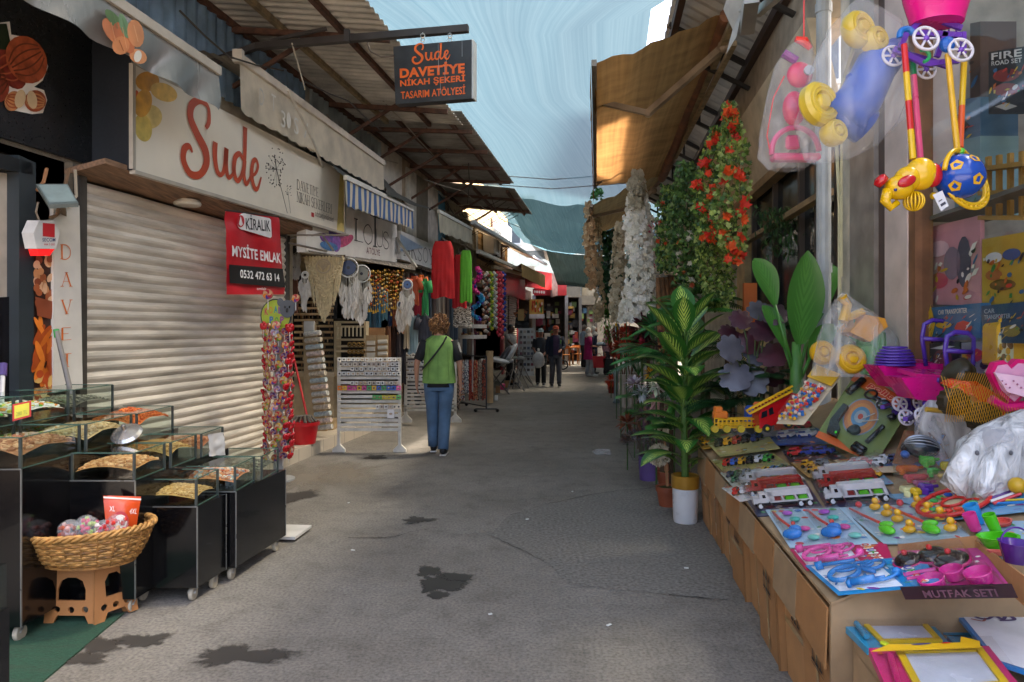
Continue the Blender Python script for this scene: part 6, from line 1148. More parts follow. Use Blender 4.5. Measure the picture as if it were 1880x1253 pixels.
b=B();
for k in range(8):b.mat(M(pick(['#e8d020','#d83a2a','#3a9a4a','#2a6ac0']),.4));u=.1+k*.11;disc(b,q,u,.93,.045,.035,.002+k*.0002,10)
b.build('print',t)
for k in(0,.47):
 b=B(M('#2a78c8',.25));b.ball(q(.13+k,.2,.022),(.045,.028,.022),12,8,IX(q));b.ball(q(.2+k,.3,.022),(.03,.022,.02),10,7,IX(q));b.build('whale',t,smooth=True)
 b=B(M('#d0342c',.35));rodm(b,q,[(.08+k,.85,.012),(.1+k,.6,.02),(.16+k,.4,.02)],.006);b.ball(q(.22+k,.38,.035),.01,8,6);b.build('rod',t)
 for j,(u,v,cc)in enumerate(((.3,.62,'#4ac0b0'),(.33,.36,'#d84a98'),(.36,.14,'#7ac8b8'),(.26,.8,'#b85ac8'))):b=B(M(cc,.3,alpha=.85));b.ball(q(u+k,v,.014),(.032,.016,.01),10,6,IX(q)@Matrix.Rotation(-.3,3,'Z'));b.build('fish',t,smooth=True)
 blister(t,q,.03+k,.05,.47+k,.86,.045)
t,q=card('duck_set','yellow ducks with green crocodiles on a pale printed card','toy set',[(1622,1003),(1798,1003),(1702,930),(1543,936)],'#9fb9c8',.01)
for u,v in((.38,.86),(.42,.66),(.46,.5),(.44,.22),(.85,.86),(.86,.66),(.92,.52),(.88,.24)):
 b=B(M('#e0a818',.2,coat=.3));c_=q(u,v,.018);b.ball(c_,(.024,.018,.014),12,8,IX(q));b.ball(c_+V((0,0,.024)),.0135,10,8);b.mat(M('#d86a18',.3));b.ball(c_+V((.012,-.008,.022)),.005,6,4);b.build('duck',t,smooth=True)
for k in(.02,.5):
 b=B(M('#5ac828',.25));b.ball(q(.17+k,.22,.018),(.045,.02,.016),12,8,IX(q)@Matrix.Rotation(-.5,3,'Z'));b.ball(q(.24+k,.36,.018),(.03,.016,.012),10,6,IX(q));b.build('crocodile',t,smooth=True)
 b=B(M('#d84a38',.3));rodm(b,q,[(.05+k,.85,.015),(.1+k,.6,.02),(.18+k,.4,.02)],.006);b.mat(M('#c8202c',.3));b.ball(q(.2+k,.93,.02),.014,8,6);b.build('rod',t)
 blister(t,q,.02+k*.98,.04,.48+k,.96,.05)
t,q=card('play_set','mixed toy set with green boat, blue cup and pink pieces','toy set',[(1830,1035),(1960,1050),(1890,962),(1780,962)],'#8fb0c4',.01)
for nm,u,v,c_,s in(('boat',.25,.3,'#52c020',(.07,.03,.02)),('cup',.3,.55,'#52c020',(.02,.02,.04)),('cup',.12,.9,'#2a8ac8',(.025,.025,.035)),('cup',.0,.72,'#d83a8a',(.022,.022,.03)),('saucer',.5,.88,'#c84a3a',(.04,.03,.006)),('rake',.3,.1,'#e07a70',(.08,.008,.008))):
 b=B(M(c_,.25));c0=q(u,v,s[2]+.004);b.lathe([(0,-s[2]),(s[0]*.8,-s[2]),(s[0],s[2]),(s[0]*.85,s[2]),(s[0]*.7,-s[2]*.5),(0,-s[2]*.5)],c0,18,IX(q),sy=s[1]/s[0]);b.build(nm,t,smooth=True,auto=40)
b=B(M('#582a90',.2,alpha=.85));c0=T(1865,1045,.02);b.lathe([(0,0),(.03,0),(.045,.06),(.048,.062),(.042,.06),(.028,.006),(0,.006)],c0,20,ripple=(12,.03));b.torus(c0+V((0,0,.06)),.045,.003,20,5,FX,0,math.pi);b.build('toy_bucket',label='small purple toy bucket at the right edge behind the kitchen set',cat='toy bucket',smooth=True)
t,q=card('fishing_game','round red fishing wheel game on a light blue card with thin sticks','toy set',[(1745,962),(1900,945),(1880,902),(1622,915)],'#6f9ec0',.016)
b=B(M('#c02a24',.3));c0=T(1750,938,.035);b.torus(c0,.125,.009,36,6,IX(q));b.torus(c0,.04,.006,20,6,IX(q));[b.tube([c0+IX(q)@V((.04*math.cos(a),.04*math.sin(a),0)),c0+IX(q)@V((.122*math.cos(a),.122*math.sin(a),0))],.004,5)for a in[k*math.pi/4 for k in range(8)]];b.build('wheel',t,smooth=True)
b=B(M('#c8b890',.4));b.lathe([(0,0),(.12,0),(.12,.004),(0,.004)],c0-V((0,0,.012)),28,IX(q));b.build('disc',t);b=B()
for k in range(16):a=k*.39;b.mat(M(pick(['#2a5ab8','#d8a020','#c83a2a','#3a9a4a']),.3));b.ball(c0+IX(q)@V((.08*math.cos(a),.08*math.sin(a),0)),(.018,.012,.008),8,5)
b.build('fish',t);b=B(M('#c8b030',.4));b.tube([T(1830,935,.03),T(1900,932,.03)],.004,5);b.mat(M('#2a7ac0',.4));b.tube([T(1825,940,.03),T(1895,938,.03)],.004,5);b.build('stick',t)
# --- car carrier trucks in blister packs
def truck(t,q,u0,u1,v,main,cab,h=.085):
 b=B(M(main,.2,coat=.3));X=lambda u,z,s:q(u0+(u1-u0)*u,v,z)+q.n*0+(q(0,1)-q(0,0)).normalized()*s;D=.05
 def bx(u0_,u1_,z0,z1,top0=None,D_=D):top0=u0_ if top0 is None else top0;b.hexa([X(u0_,z0,0),X(u1_,z0,0),X(u1_,z1,0),X(top0,z1,0)],(q(0,1)-q(0,0)).normalized()*D_)
 bx(.30,1,.060,h+.004);bx(.30,1,.028,.036);bx(.3,.36,.03,h);bx(.95,1,.03,h);bx(.52,.55,.035,.062);bx(.74,.77,.035,.062);bx(.27,.40,.035,.083,.285);b.build('trailer',t)
 b=B(M(cab,.2,coat=.3));bx(.12,.28,.03,.078,.17);bx(0,.14,.026,.052,.03);b.build('cab',t)
 b=B(M('#1c2028',.15));u=.19;b.poly([X(.2,.055,-.001),X(.26,.055,-.001),X(.26,.072,-.001),X(.21,.072,-.001)]);bx(.32,.98,.014,.028);bx(.02,.3,.014,.028);b.build('chassis',t)
 b=B(M('#5ac020',.25));bx(.57,.72,.037,.054,.6,.03);bx(.79,.93,.037,.054,.82,.03);b.mat(M('#8a2a2a',.3));bx(.38,.5,.037,.054,.4,.03);b.build('loaded_car',t)
 for u in(.1,.78,.92):b=B(M('#1a1a1a',.5));m=Matrix.Rotation(R(90),3,'X');c0=X(u,.016,.002);b.lathe([(0,0),(.016,0),(.016,.01),(0,.01)],c0,16,m);b.mat(M('#d8d8d8',.3));b.lathe([(0,.0102),(.011,.0102),(.011,.012),(0,.012)],c0,12,m);b.build('wheel',t)
for i,cs in enumerate(([(1390,950),(1515,940),(1478,884),(1352,890)],[(1520,940),(1657,932),(1612,878),(1488,884)])):
 t,q=card('truck_pack',['left blister pack of white and red toy car carrier trucks','right blister pack of white and red toy car carrier trucks'][i],'toy set',cs,'#2a3050',.004)
 for v,m_,c_ in((.86,'#d0d0d4','#d0d0d4'),(.56,'#b01c24','#b01c24'),(.18,'#d8d8dc','#d8d8dc')):truck(t,q,.05,.93,v,m_,c_)
 blister(t,q,.0,.02,.98,.98,.10)
def mini(t,q,u,v,col,s=1,dk='#181a1e',L_=.05,H_=.03,W_=.024,nm='toy_car',a=0):
 m=IX(q)@Matrix.Rotation(a,3,'Z');s*=1.45;c0=q(u,v,0);b=B(M(col,.22,coat=.3));b.box(c0+m@V((0,0,H_*.42*s)),(L_*s,W_*s,H_*.5*s),ax=m,bev=.004);b.box(c0+m@V((-L_*.1*s,0,H_*.8*s)),(L_*.5*s,W_*.85*s,H_*.4*s),ax=m,bev=.004)
 b.mat(M(dk,.2));b.box(c0+m@V((-L_*.1*s,0,H_*.82*s)),(L_*.42*s,W_*.9*s,H_*.24*s),ax=m)
 for x in(-.3,.3):
  for y in(-.5,.5):b.lathe([(0,-.004),(H_*.28*s,-.004),(H_*.28*s,.004),(0,.004)],c0+m@V((x*L_*s,y*W_*s,H_*.25*s)),10,m@FX)
 b.build(nm,t)
VC=['#c8281e','#2a5ab8','#d8a01c','#1c1e22','#c8c8cc','#3a9a3a','#e06a1c','#244a8a']
def carcard(label,cs,col,nu,nv,cols,s=1,lift=.006,bl=.045,**k):
 t,q=card('toy_car_card',label,'toy set',cs,col,lift);L_=k.get('L_',.05)
 for j in range(nv):
  for i in range(nu):mini(t,q,.12+.76*(i+.5)/nu,.12+.7*(j+.5)/nv,cols[(i+j*3)%len(cols)],s,**k)
 blister(t,q,.04,.06,.96,.9,bl,BAG if k.get('bag')else FILM);b=B(M('#d8d4c8',.4));art(b,q,[(.05,.92),(.95,.92),(.95,.98),(.05,.98)],.002);b.mat(M('#c83a1e',.4));art(b,q,[(.1,.925),(.45,.925),(.45,.975),(.1,.975)],.0025);b.build('print',t);return t,q
carcard('card of yellow, red and black miniature trucks near the table edge',[(1322,852),(1432,838),(1398,800),(1288,815)],'#c0b878',5,1,['#1c1e22','#d8a01c','#b8402c','#1c1e22','#243a7a'],1.25,.05,.07,a=1.57)
carcard('card of tiny race cars beneath the miniature truck card',[(1330,873),(1450,860),(1420,838),(1305,850)],'#a89c58',6,1,VC,1,.02,a=1.57)
carcard('blue backed card with two white and red toy planes',[(1425,832),(1535,830),(1500,800),(1405,803)],'#24509a',2,1,['#d4d6dc','#d8dade'],1,.05,.05,L_=.10,W_=.03,dk='#2a4a9a')
carcard('card of blue and red toy train wagons below the planes',[(1450,858),(1555,852),(1530,832),(1435,836)],'#2a2430',3,1,['#c8242a','#24409a','#24409a'],1.1,.03,.05,L_=.075)
carcard('printed card of green and silver pull back cars, left',[(1345,900),(1405,893),(1375,866),(1322,874)],'#c8c4b4',3,2,['#3a6a4a','#888c94','#c8a030','#2a3a5a'],.8,.02,a=1.57)
carcard('printed card of pull back cars in the middle of the table',[(1410,893),(1478,886),(1445,860),(1382,866)],'#b8b8a8',3,2,['#4a7ab0','#3a6a4a','#8a8c90','#d8b030'],.8,.02,a=1.57)
carcard('card with yellow road roller and grey car toys',[(1485,886),(1560,878),(1520,852),(1452,858)],'#b0884a',2,2,['#d8a01c','#7a7e84','#d8a01c'],.9,.025)
carcard('white and red striped card of racing cars at the table edge',[(1358,925),(1410,915),(1378,892),(1325,900)],'#d0ccc8',3,1,['#c8281e','#c8c8cc','#2a3a5a'],.9,.012,a=1.57)
carcard('card of small red fire engines in front of the police card',[(1570,880),(1660,878),(1620,852),(1530,855)],'#c8b090',3,1,['#c01c1c','#b8281e','#c8c8cc'],.9,.03)
carcard('clear bag of pink and silver beach buggies at the left table end',[(1300,825),(1345,812),(1312,778),(1270,790)],'#9a5a5a',3,2,['#c84a5a','#4ac83a','#8aa0b0','#c84a8a'],.9,.03,a=1.57)
carcard('pack of grey and white vehicles with clear lid on the truck card',[(1352,822),(1440,815),(1418,785),(1330,792)],'#8a8a90',4,1,['#c8a8a8','#b8b8bc','#c89a3a'],1.2,.06,a=1.57)
carcard('small card of yellow and green trucks left of the truck packs',[(1290,832),(1330,826),(1312,806),(1275,812)],'#c89a3a',2,2,['#d8a01c','#3a9a3a','#c8281e'],.9,.03)
carcard('card of mixed racing cars right of the road roller card',[(1568,900),(1640,892),(1612,868),(1540,876)],'#7a9ab0',3,1,['#c8281e','#2a5ab8','#d8a01c'],.8,.012)
carcard('blue card of police cars below the leaning police set',[(1618,868),(1690,866),(1668,846),(1600,850)],'#2a4a8a',3,1,['#d8dade','#2a3a6a','#d8dade'],.8,.03)
carcard('red card of dumper trucks before the orange container',[(1400,806),(1450,812),(1460,798),(1410,792)],'#a8302a',3,1,['#d8a01c','#e06a1c'],.8,.03)
def crate3(name,label,cat,p0,p1,p2,d,h,col):
 pass
t=item('toy_container','ribbed bright orange toy shipping container','toy',1440,800);b=B(M('#d8501c',.3));c0=T(1440,800,.065);b.box(c0,(.13,.07,.055),-.35,bev=.004)
for k in range(11):o_=Matrix.Rotation(-.35,3,'Z')@V((-.06+k*.012,-.036,0));b.box(c0+o_,(.005,.006,.05),-.35)
b.build('box',t)
t=item('toy_car','pink red toy car in a clear bubble beside the orange container','toy car',1480,800);q=Q(T(1462,803,.02),T(1495,803,.02),T(1490,785,.02),T(1460,785,.02));mini(t,q,.5,.5,'#c8203c',1.6,nm='body');b=B(FILM);b.ball(q(.5,.5,.03),(.06,.04,.04),12,8);b.build('bubble',t,smooth=True)
t=item('toy_truck','yellow toy trailer frame with railings behind the car packs','toy',1360,790,4.25);b=B(M('#d0a01c',.35));a,e=P(1318,786,4.25),P(1402,784,4.3)
for z in(0,.02,.05):b.bar(a+V((0,0,z)),e+V((0,0,z)),.008);b.bar(a+V((0,.07,z)),e+V((0,.07,z)),.008)
for k in range(12):f=k/11;p=a.lerp(e,f);b.bar(p,p+V((0,0,.05)),.006);b.bar(p+V((0,.07,0)),p+V((0,.07,.05)),.006)
b.build('trailer',t);b=B(M('#c86a1c',.35));b.box(P(1322,762,4.35),(.09,.06,.05),bev=.01);b.box(P(1318,752,4.35),(.05,.05,.04),bev=.008);b.build('cab',t)
for x in(1312,1334,1360,1392):b=B(M('#a8901c',.4));b.lathe([(0,-.012),(.022,-.012),(.022,.012),(0,.012)],P(x,788,4.22),14,FX);b.build('wheel',t)
t=item('toy_fire_engine','large red toy fire engine with long yellow ladder','toy',1425,785,4.25);b=B(M('#b8141a',.25,coat=.3));q=Q(P(1395,788,4.2),P(1478,770,4.2),P(1462,722,4.2),P(1392,752,4.2));b.hexa([q(.0,.0),q(.4,.05),q(.42,.35),q(1,.3),q(1,.98),q(.3,1),q(.1,.95),q(0,.7)],(0,.12,0));b.hexa([q(.42,.05,.004),q(.98,-.02,.004),q(.98,.3,.004),q(.42,.33,.004)],(0,.1,0));b.build('body',t)
b=B(M('#1a1c22',.15));art(b,q,[(.05,.5),(.2,.52),(.22,.8),(.08,.78)],.002);art(b,q,[(.25,.52),(.36,.54),(.36,.85),(.25,.82)],.002);b.build('window',t)
b=B(M('#d8a41c',.3));a,e=P(1376,760,4.18),P(1455,718,4.18);
for o_ in(V((0,0,0)),V((0,.06,.01)),V((.0,0,.03))):b.bar(a+o_,e+o_,.01,.012)
for k in range(14):p=a.lerp(e,k/13);b.bar(p,p+V((0,.06,.012)),.006)
b.build('ladder',t)
for u in(.15,.62,.85):b=B(M('#161616',.6));b.lathe([(0,-.012),(.026,-.012),(.026,.012),(0,.012)],q(u,-.04,.0),16,FX);b.mat(M('#c8b020',.4));b.lathe([(0,.0125),(.012,.0125),(0,.014)],q(u,-.04,0),10,FX);b.build('wheel',t)
t=item('toy_truck','blue and orange toy truck cab behind the fire engine','toy',1385,775,4.4);b=B(M('#1f4aa8',.3));b.box(P(1382,762,4.45),(.09,.1,.12),bev=.02);b.build('cab',t);b=B(M('#c8581c',.35));b.box(P(1405,748,4.5),(.14,.1,.07),.3,bev=.015);b.build('tipper',t);b=B(M('#151515',.5));b.lathe([(0,-.01),(.03,-.01),(.03,.01),(0,.01)],P(1378,788,4.35),14,FX);b.build('wheel',t)
q=Q(P(1606,853,3.45),P(1676,742,3.6),P(1574,680,3.95),P(1497,802,3.75));q=Q(q.c[3],q.c[0],q.c[1],q.c[2]);t=thing('police_set','large green and orange police toy card leaning tilted at the table back','toy set',q(.5,0));b=B(M('#66743c',.35,.12));b.hexa(q.c,q.n*-.006);b.build('card',t)
b=B(M('#b8541c',.4));art(b,q,[(0,.84),(1,.80),(1,1),(0,1)],.001);art(b,q,[(0,0),(1,0),(1,.05),(.6,.03),(.3,.1),(0,.08)],.001)
b.mat(M('#e8c8b0',.4));txt(b,q,'police',.27,.85,.83,.97,.003,bold=.07,shear=.2);b.mat(M('#b8281c',.4));txt(b,q,'police',.28,.86,.82,.96,.005,bold=.03,shear=.2);b.mat(M('#4a84a8',.4));art(b,q,[(.5,.78),(1,.78),(1,.83),(.5,.84)],.002)
for r_,cc in((.26,'#6a7a8a'),(.24,'#a8683a'),(.19,'#b87a3a'),(.14,'#4a7a9a'),(.09,'#8a9aa0'),(.04,'#a83a2a')):b.mat(M(cc,.4));disc(b,q,.45,.48,r_,r_,.002+(.3-r_)*.01,30)
b.build('print',t);BK=M('#15161a',.25)
def gun(nm,pts,r=.012):b=B(BK);rodm(b,q,pts,r);b.build(nm,t,smooth=True)
b=B(BK);g_=q.sub(.08,.08,.36,.50,.01);b.hexa([g_(*p)for p in((.3,0),(.9,0),(.8,.3),(.5,.45),(.55,1),(.25,1),(.1,.4))],q.n*.022);b.build('pistol',t)
b=B(BK);b.lathe([(0,0),(.03,0),(.028,.02),(0,.024)],q(.5,.28,.006),18,IX(q));b.box(q(.47,.26,.015),(.05,.04,.025),ax=IX(q),bev=.008);b.build('walkie_talkie',t)
b=B(BK);b.torus(q(.42,.80,.015),.03,.006,18,6,IX(q));b.torus(q(.66,.76,.015),.03,.006,18,6,IX(q));b.box(q(.54,.78,.015),(.04,.02,.012),ax=IX(q));b.build('handcuffs',t,smooth=True)
gun('radio',[(.1,.66,.02),(.2,.92,.02)],.02);gun('whistle',[(.85,.62,.02),(.9,.7,.02)],.018);gun('baton',[(.75,.2,.015),(.83,.5,.015)]);gun('binoculars',[(.62,.06,.02),(.8,.04,.02)],.018);gun('binoculars',[(.63,.11,.02),(.8,.09,.02)],.018)
b=B(ALU);rodm(b,q,[(.5,.45,.012),(.62,.6,.012)],.003,5);rodm(b,q,[(.52,.42,.012),(.72,.55,.012)],.003,5);b.build('dart',t);blister(t,q,.04,.04,.97,.83,.05)
b=B(M('#3ac82a',.5));disc(b,q,.3,.12,.02,.02,.035,8);b.build('price_sticker',t)
q=Q(P(1425,778,3.95),P(1475,780,3.8),P(1545,690,3.9),P(1500,672,4.1));t=thing('bead_set','tilted clear bag of red, blue and yellow beads before the trike bag','toy set',q(.5,0));b=B(M('#c8b89a',.4));b.hexa(q.c,q.n*-.004);b.build('card',t);b=B()
for k in range(150):b.mat(M(pick(['#d8401c','#e0c8b8','#2a6ab0','#d8a020','#c82a2a']),.3));b.ball(q(rnd(.1,.9),rnd(.05,.7),rnd(.008,.03)),.011,6,4)
b.build('beads',t);b=B(M('#d8a81c',.4));b.hexa([q(u,v,.01)for u,v in((0,.78),(1,.75),(1,1),(0,1))],q.n*.004);b.build('header',t);blister(t,q,.02,.02,.98,.75,.05)
def swheel(b,c_,r,ax,col,w_=.03):
 b.mat(M(col,.3,coat=.2));b.lathe([(0,-w_),(r*.85,-w_),(r,-w_*.5),(r,w_*.5),(r*.85,w_),(r*.5,w_*1.05),(r*.42,w_*.6),(r*.3,w_*1.2),(0,w_*1.25)],c_,26,ax,ripple=(26,.025))
 b.torus(c_+ax@V((0,0,w_)),r*.7,r*.06,24,6,ax)
CAMX=Matrix.Rotation(R(75),3,'X')
t=thing('bagged_ride_toy','green and yellow ride on tractor toy in a clear bag by the pillars','toy',P(1570,690,4));b=B();
for px,py,r_,d in((1562,660,.082,3.85),(1510,648,.07,4.0),(1640,668,.06,4.1)):w_=B();swheel(w_,P(px,py,d),r_,CAMX,'#d0a010');w_.build('wheel',t,smooth=True,auto=40)
b=B(M('#3f9a2c',.3));b.tube([P(1600,690,3.95),P(1598,620,3.98),P(1560,600,4.0)],[.09,.085,.05],12);b.box(P(1600,655,3.95),(.16,.12,.2),.2,bev=.04);b.build('chassis',t,smooth=True,auto=35)
b=B(M('#d08c14',.3));b.hexa([P(1560,610,3.9),P(1598,628,3.85),P(1630,600,3.88),P(1625,585,3.9),P(1590,578,3.92)],(0,.16,0));b.mat(M('#d8a818',.3));b.tube([P(1548,590,3.95),P(1556,560,3.95),P(1545,545,3.95)],[.03,.025,.03],10);b.tube([P(1545,588,3.95),P(1585,572,3.95)],.022,10);b.build('seat',t,smooth=True,auto=35)
def sack(name,t,prof,d,mat,dep=.6,n=30,seed=1,amp=.06):
 """soft translucent bag lofted through (px centre, py, half width px) rings"""
 b=B(mat);vs=[]
 for k,(x,y,w_)in enumerate(prof):
  c_=P(x,y,d);r_=w_/F*d
  for i in range(n):a=2*math.pi*i/n;e=1+amp*math.sin(a*7+k)+amp*2*noise.noise(V((math.cos(a)*2,math.sin(a)*2,k*.6+seed)));vs.append(c_+V((r_*math.cos(a)*e,r_*math.sin(a)*e*dep,0)))
 b.add(vs,[[k*n+i,k*n+(i+1)%n,(k+1)*n+(i+1)%n,(k+1)*n+i]for k in range(len(prof)-1)for i in range(n)]);b.build(name,t,smooth=True)
sack('bag',t,[(1548,538,5),(1552,552,18),(1565,580,46),(1572,620,68),(1572,660,80),(1565,690,72)],3.95,BAG)
for i,(dx,dy,d)in enumerate(((0,0,3.6),(42,22,3.3))):
 t=thing('doll_stroller',['rear purple and pink doll stroller with domed hood','front purple and pink doll stroller with upright handle frame'][i],'toy',P(1680+dx,770+dy,d));PU=M('#4c2c96',.28,coat=.2);PK=M('#cc0f78',.28,coat=.2);p=lambda x,y,e=0:P(x+dx,y+dy,d+e)
 b=B(PU);pts=[(1700,672),(1693,620),(1697,596),(1712,588),(1735,590),(1746,600),(1745,640),(1738,680)];b.tube([p(*e)for e in pts],.012,8,flat=.7);b.tube([p(1694,622),p(1742,625)],.012,8);b.build('handle',t,smooth=True)
 b=B(PK);c0=p(1670,700);b.hexa([p(1612,672),p(1740,668),p(1748,690),p(1690,718),p(1640,712)],(0,.16,0));b.hexa([p(1640,665,.02),p(1720,668,.02),p(1722,672,.02),p(1638,672,.02)],(0,.16,.02));b.build('seat',t)
 b=B(PU)
 if i==0:
  for k in range(7):b.lathe([(.0,.0),(.10,.0),(.105,.006),(.10,.012),(0,.012)],p(1643,672-k*1.5,.05)+V((0,0,k*.011)),22,sx=(1-(k/7.5)**2)**.5+.02,sy=.8*((1-(k/7.5)**2)**.5+.02))
 else:b.lathe([(.085,0),(.09,.02),(.086,.022),(.075,.0),(.085,0)],p(1688,690,.05),24,Matrix.Rotation(.5,3,'Y'))
 b.build('hood',t,smooth=True);b=B(PU);b.tube([p(1660,715),p(1668,760)],.022,10);b.tube([p(1720,700),p(1690,745),p(1640,758)],.016,8);b.bar(p(1620,748,-.05),p(1640,742,.1),.02);b.build('leg',t)
 for x,y,e in((1652,742,-.06),(1622,745,.1),(1690,740,-.06)):
  b=B(M('#cfc8d4',.4));r_=.036;b.torus(p(x,y,e),r_,.006,22,8,CAMX);b.lathe([(0,0),(.01,0),(.01,.006),(0,.006)],p(x,y,e),10,CAMX);[b.bar(p(x,y,e),p(x,y,e)+CAMX@V((r_*math.cos(a),r_*math.sin(a),0)),.01)for a in[k*1.047 for k in range(6)]];b.build('wheel',t,smooth=True)
t=thing('toy_excavator','orange and olive toy loader wrapped in a yellow net','toy',P(1800,800,2.95));OR=M('#d03a12',.3);OL=M('#2e2412',.4);d=2.95
for x,y,r_,e in((1750,738,.058,0),(1806,768,.064,-.1),(1880,775,.06,-.05),(1845,730,.05,.15)):b=B(OL);b.lathe([(0,-.03),(r_*.55,-.03),(r_*.6,-.018),(r_*.7,-.03),(r_,-.025),(r_,.025),(r_*.7,.03),(0,.02)],P(x,y,d+e),26,Matrix.Rotation(R(60),3,'Y')@FX,ripple=(13,.05));b.build('wheel',t,smooth=True,auto=30)
b=B(OR);b.hexa([P(1745,712,d),P(1790,728,d-.05),P(1832,772,d-.1),P(1862,745,d-.05),P(1800,705,d),P(1760,700,d)],(.03,.12,.01));b.box(P(1768,712,d+.02),(.09,.1,.06),.5,bev=.012);b.bar(P(1800,745,d-.06),P(1850,790,d-.1),.03);b.build('body',t)
b=B(OL);b.hexa([P(1778,712,d),P(1820,722,d),P(1815,690,d),P(1780,682,d)],(.02,.1,0));b.mat(M('#8a7a20',.4));b.hexa([P(1750,712,d-.01),P(1774,722,d-.01),P(1762,705,d-.01)],(0,.01,0));b.build('cab',t);b=B(OL);b.lathe([(0,0),(.07,0),(.08,.05),(.05,.07),(0,.07)],P(1768,695,d+.12),18,Matrix.Rotation(-1.0,3,'Y'));b.build('bucket',t,smooth=True)
b=B(M('#c8901c',.5));
for k in range(26):
 f=k/25;b.tube([P(1728+150*f,690+20*math.sin(f*3),d-.08),P(1740+140*f,730+22*f,d-.17),P(1760+130*f,770+25*f,d-.16)],.0011,3,caps=False);b.tube([P(1760+110*f,685,d-.1),P(1742+110*f,730,d-.17),P(1735+105*f,775,d-.15)],.0011,3,caps=False)
b.build('net_wrap',t)
t=thing('doll_cradle','hot pink doll cradle with heart shaped end at the right edge','toy',P(1865,750,2.8));d=2.8;q=Q(P(1820,750,d),P(1900,745,d),P(1900,660,d),P(1818,665,d));b=B(M('#cc1068',.3));b.hexa([q(*p)for p in((0,.75),(.1,.98),(.3,1.02),(.45,.9),(.6,1.03),(.85,1),(1,.8),(.95,.4),(.5,.0),(.2,.3))],(0,.03,0));b.tube([q(0,.2),q(.3,.0),q(.9,.02)],.02,8);b.build('end_panel',t,smooth=False);b=B(M('#d898b8',.4));b.hexa([q(*p,.004)for p in((.06,.75),(.15,.92),(.35,.93),(.45,.82),(.6,.94),(.9,.9),(.9,.45),(.5,.12),(.22,.38))],(0,-.004,0));b.build('liner',t)
b=B(M('#e0b8cc',.5));b.hexa([P(1826,684,d-.03),P(1900,696,d-.05),P(1900,735,d-.05),P(1850,720,d-.04)],(0,.01,0));b.mat(M('#b06a8a',.5));[b.ball(P(1840+k*7,700+(k%3)*6,d-.05),.004,6,4)for k in range(8)];b.build('fabric',t)
t=thing('toy_suitcase','yellow toy suitcase with green strap and clear front','toy',P(1860,670,3.1));d=3.1;b=B(M('#d8a808',.3,coat=.3));q=Q(P(1828,672,d),P(1895,676,d-.1),P(1895,585,d-.1),P(1830,592,d));b.hexa([q(*p)for p in((0,.04),(.05,0),(1,0),(1,1),(.1,1),(0,.9))],(.02,.12,0));b.tube([q(.1,1,.0),q(.15,1.08),q(.5,1.1),q(.6,1.0)],.01,8);b.build('shell',t);b=B(M('#c8c8a0',.3));b.hexa([q(.06,.05,.004),q(.5,.05,.004),q(.5,.72,.004),q(.06,.7,.004)],(0,.002,0));b.mat(M('#1f5a2c',.4));b.hexa([q(.2,.55,.008),q(.48,.55,.008),q(.48,.97,.008),q(.2,.97,.008)],(0,.002,0));
for k in range(14):b.mat(M(pick(['#c89a20','#7a5a30','#3a5a2a','#d8d0b8']),.4));b.ball(q(rnd(.1,.46),rnd(.1,.5),.008),(.012,.004,.016),8,5)
b.build('front_print',t)
q=Q(P(1638,850,3.15),P(1706,860,3.1),P(1738,797,3.2),P(1660,790,3.3));t=thing('helmet_set','small leaning pack with shiny grey toy helmet','toy set',q(.5,0));b=B(M('#7a4a2c',.4,.2));b.hexa(q.c,q.n*-.004);b.build('card',t);b=B(M('#3a3e44',.12,metal=.5));b.ball(q(.58,.42,.03),(.075,.055,.05),22,14,IX(q));b.build('helmet',t,smooth=True);b=B(M('#a8acb4',.2,metal=.6));[b.torus(q(.58,.42,.03),.072-k*.0,.0035,24,5,IX(q)@Matrix.Rotation(R(50+k*18),3,'X'),sy=.75)for k in range(5)];b.build('helmet_ridge',t,smooth=True)
b=B(M('#2a5a98',.4));q2=q.sub(.86,.08,.97,.95,.004);b.poly(q2 .c);b.build('header',t);b=B(M('#20242a',.3));b.ball(q(.18,.4,.02),(.02,.02,.03),10,7,IX(q));b.mat(M('#2a5aa0',.3));b.ball(q(.25,.2,.02),(.02,.02,.015),10,6,IX(q));b.build('figure',t);blister(t,q,.02,.03,.86,.95,.07)
t=thing('plastic_bag','crumpled clear bag with yellow tie between helmet pack and excavator','bag',P(1730,860,3.15));sack('bag',t,[(1712,735,8),(1722,750,28),(1735,775,50),(1740,810,58),(1735,850,60),(1735,870,40)],3.2,BAGW,seed=4);b=B(M('#c8a030',.3,alpha=.8));b.tube([P(1700,752,3.1),P(1740,756,3.1)],.012,8);b.build('toy_bar',t)
t=thing('bagged_plush','white plush toy inside a large milky plastic bag at the right edge','plush toy',P(1850,905,2.6));b=B(M('#a2a2a6',.95,.08,20,bump=.5,bs=60));b.ball(P(1866,855,2.62),(.12,.1,.09),18,12);b.ball(P(1835,815,2.6),(.1,.09,.075),14,10);b.ball(P(1800,870,2.6),(.05,.05,.05),12,8);b.build('plush_body',t,smooth=True);b=B(M('#5a5a60',.5));b.ball(P(1856,832,2.48),(.007,.005,.009),8,6);b.ball(P(1794,832,2.55),(.008,.006,.01),8,6);b.build('eye',t)
sack('bag',t,[(1885,752,10),(1878,765,30),(1862,785,55),(1850,815,80),(1846,850,98),(1842,885,104),(1845,912,90)],2.6,bagmat('milky folds',.62,9),seed=8,amp=.13);b=B(M('#c8a020',.4,alpha=.9));b.ball(P(1868,892,2.45),.03,12,8);b.build('yellow_piece',t,smooth=True)
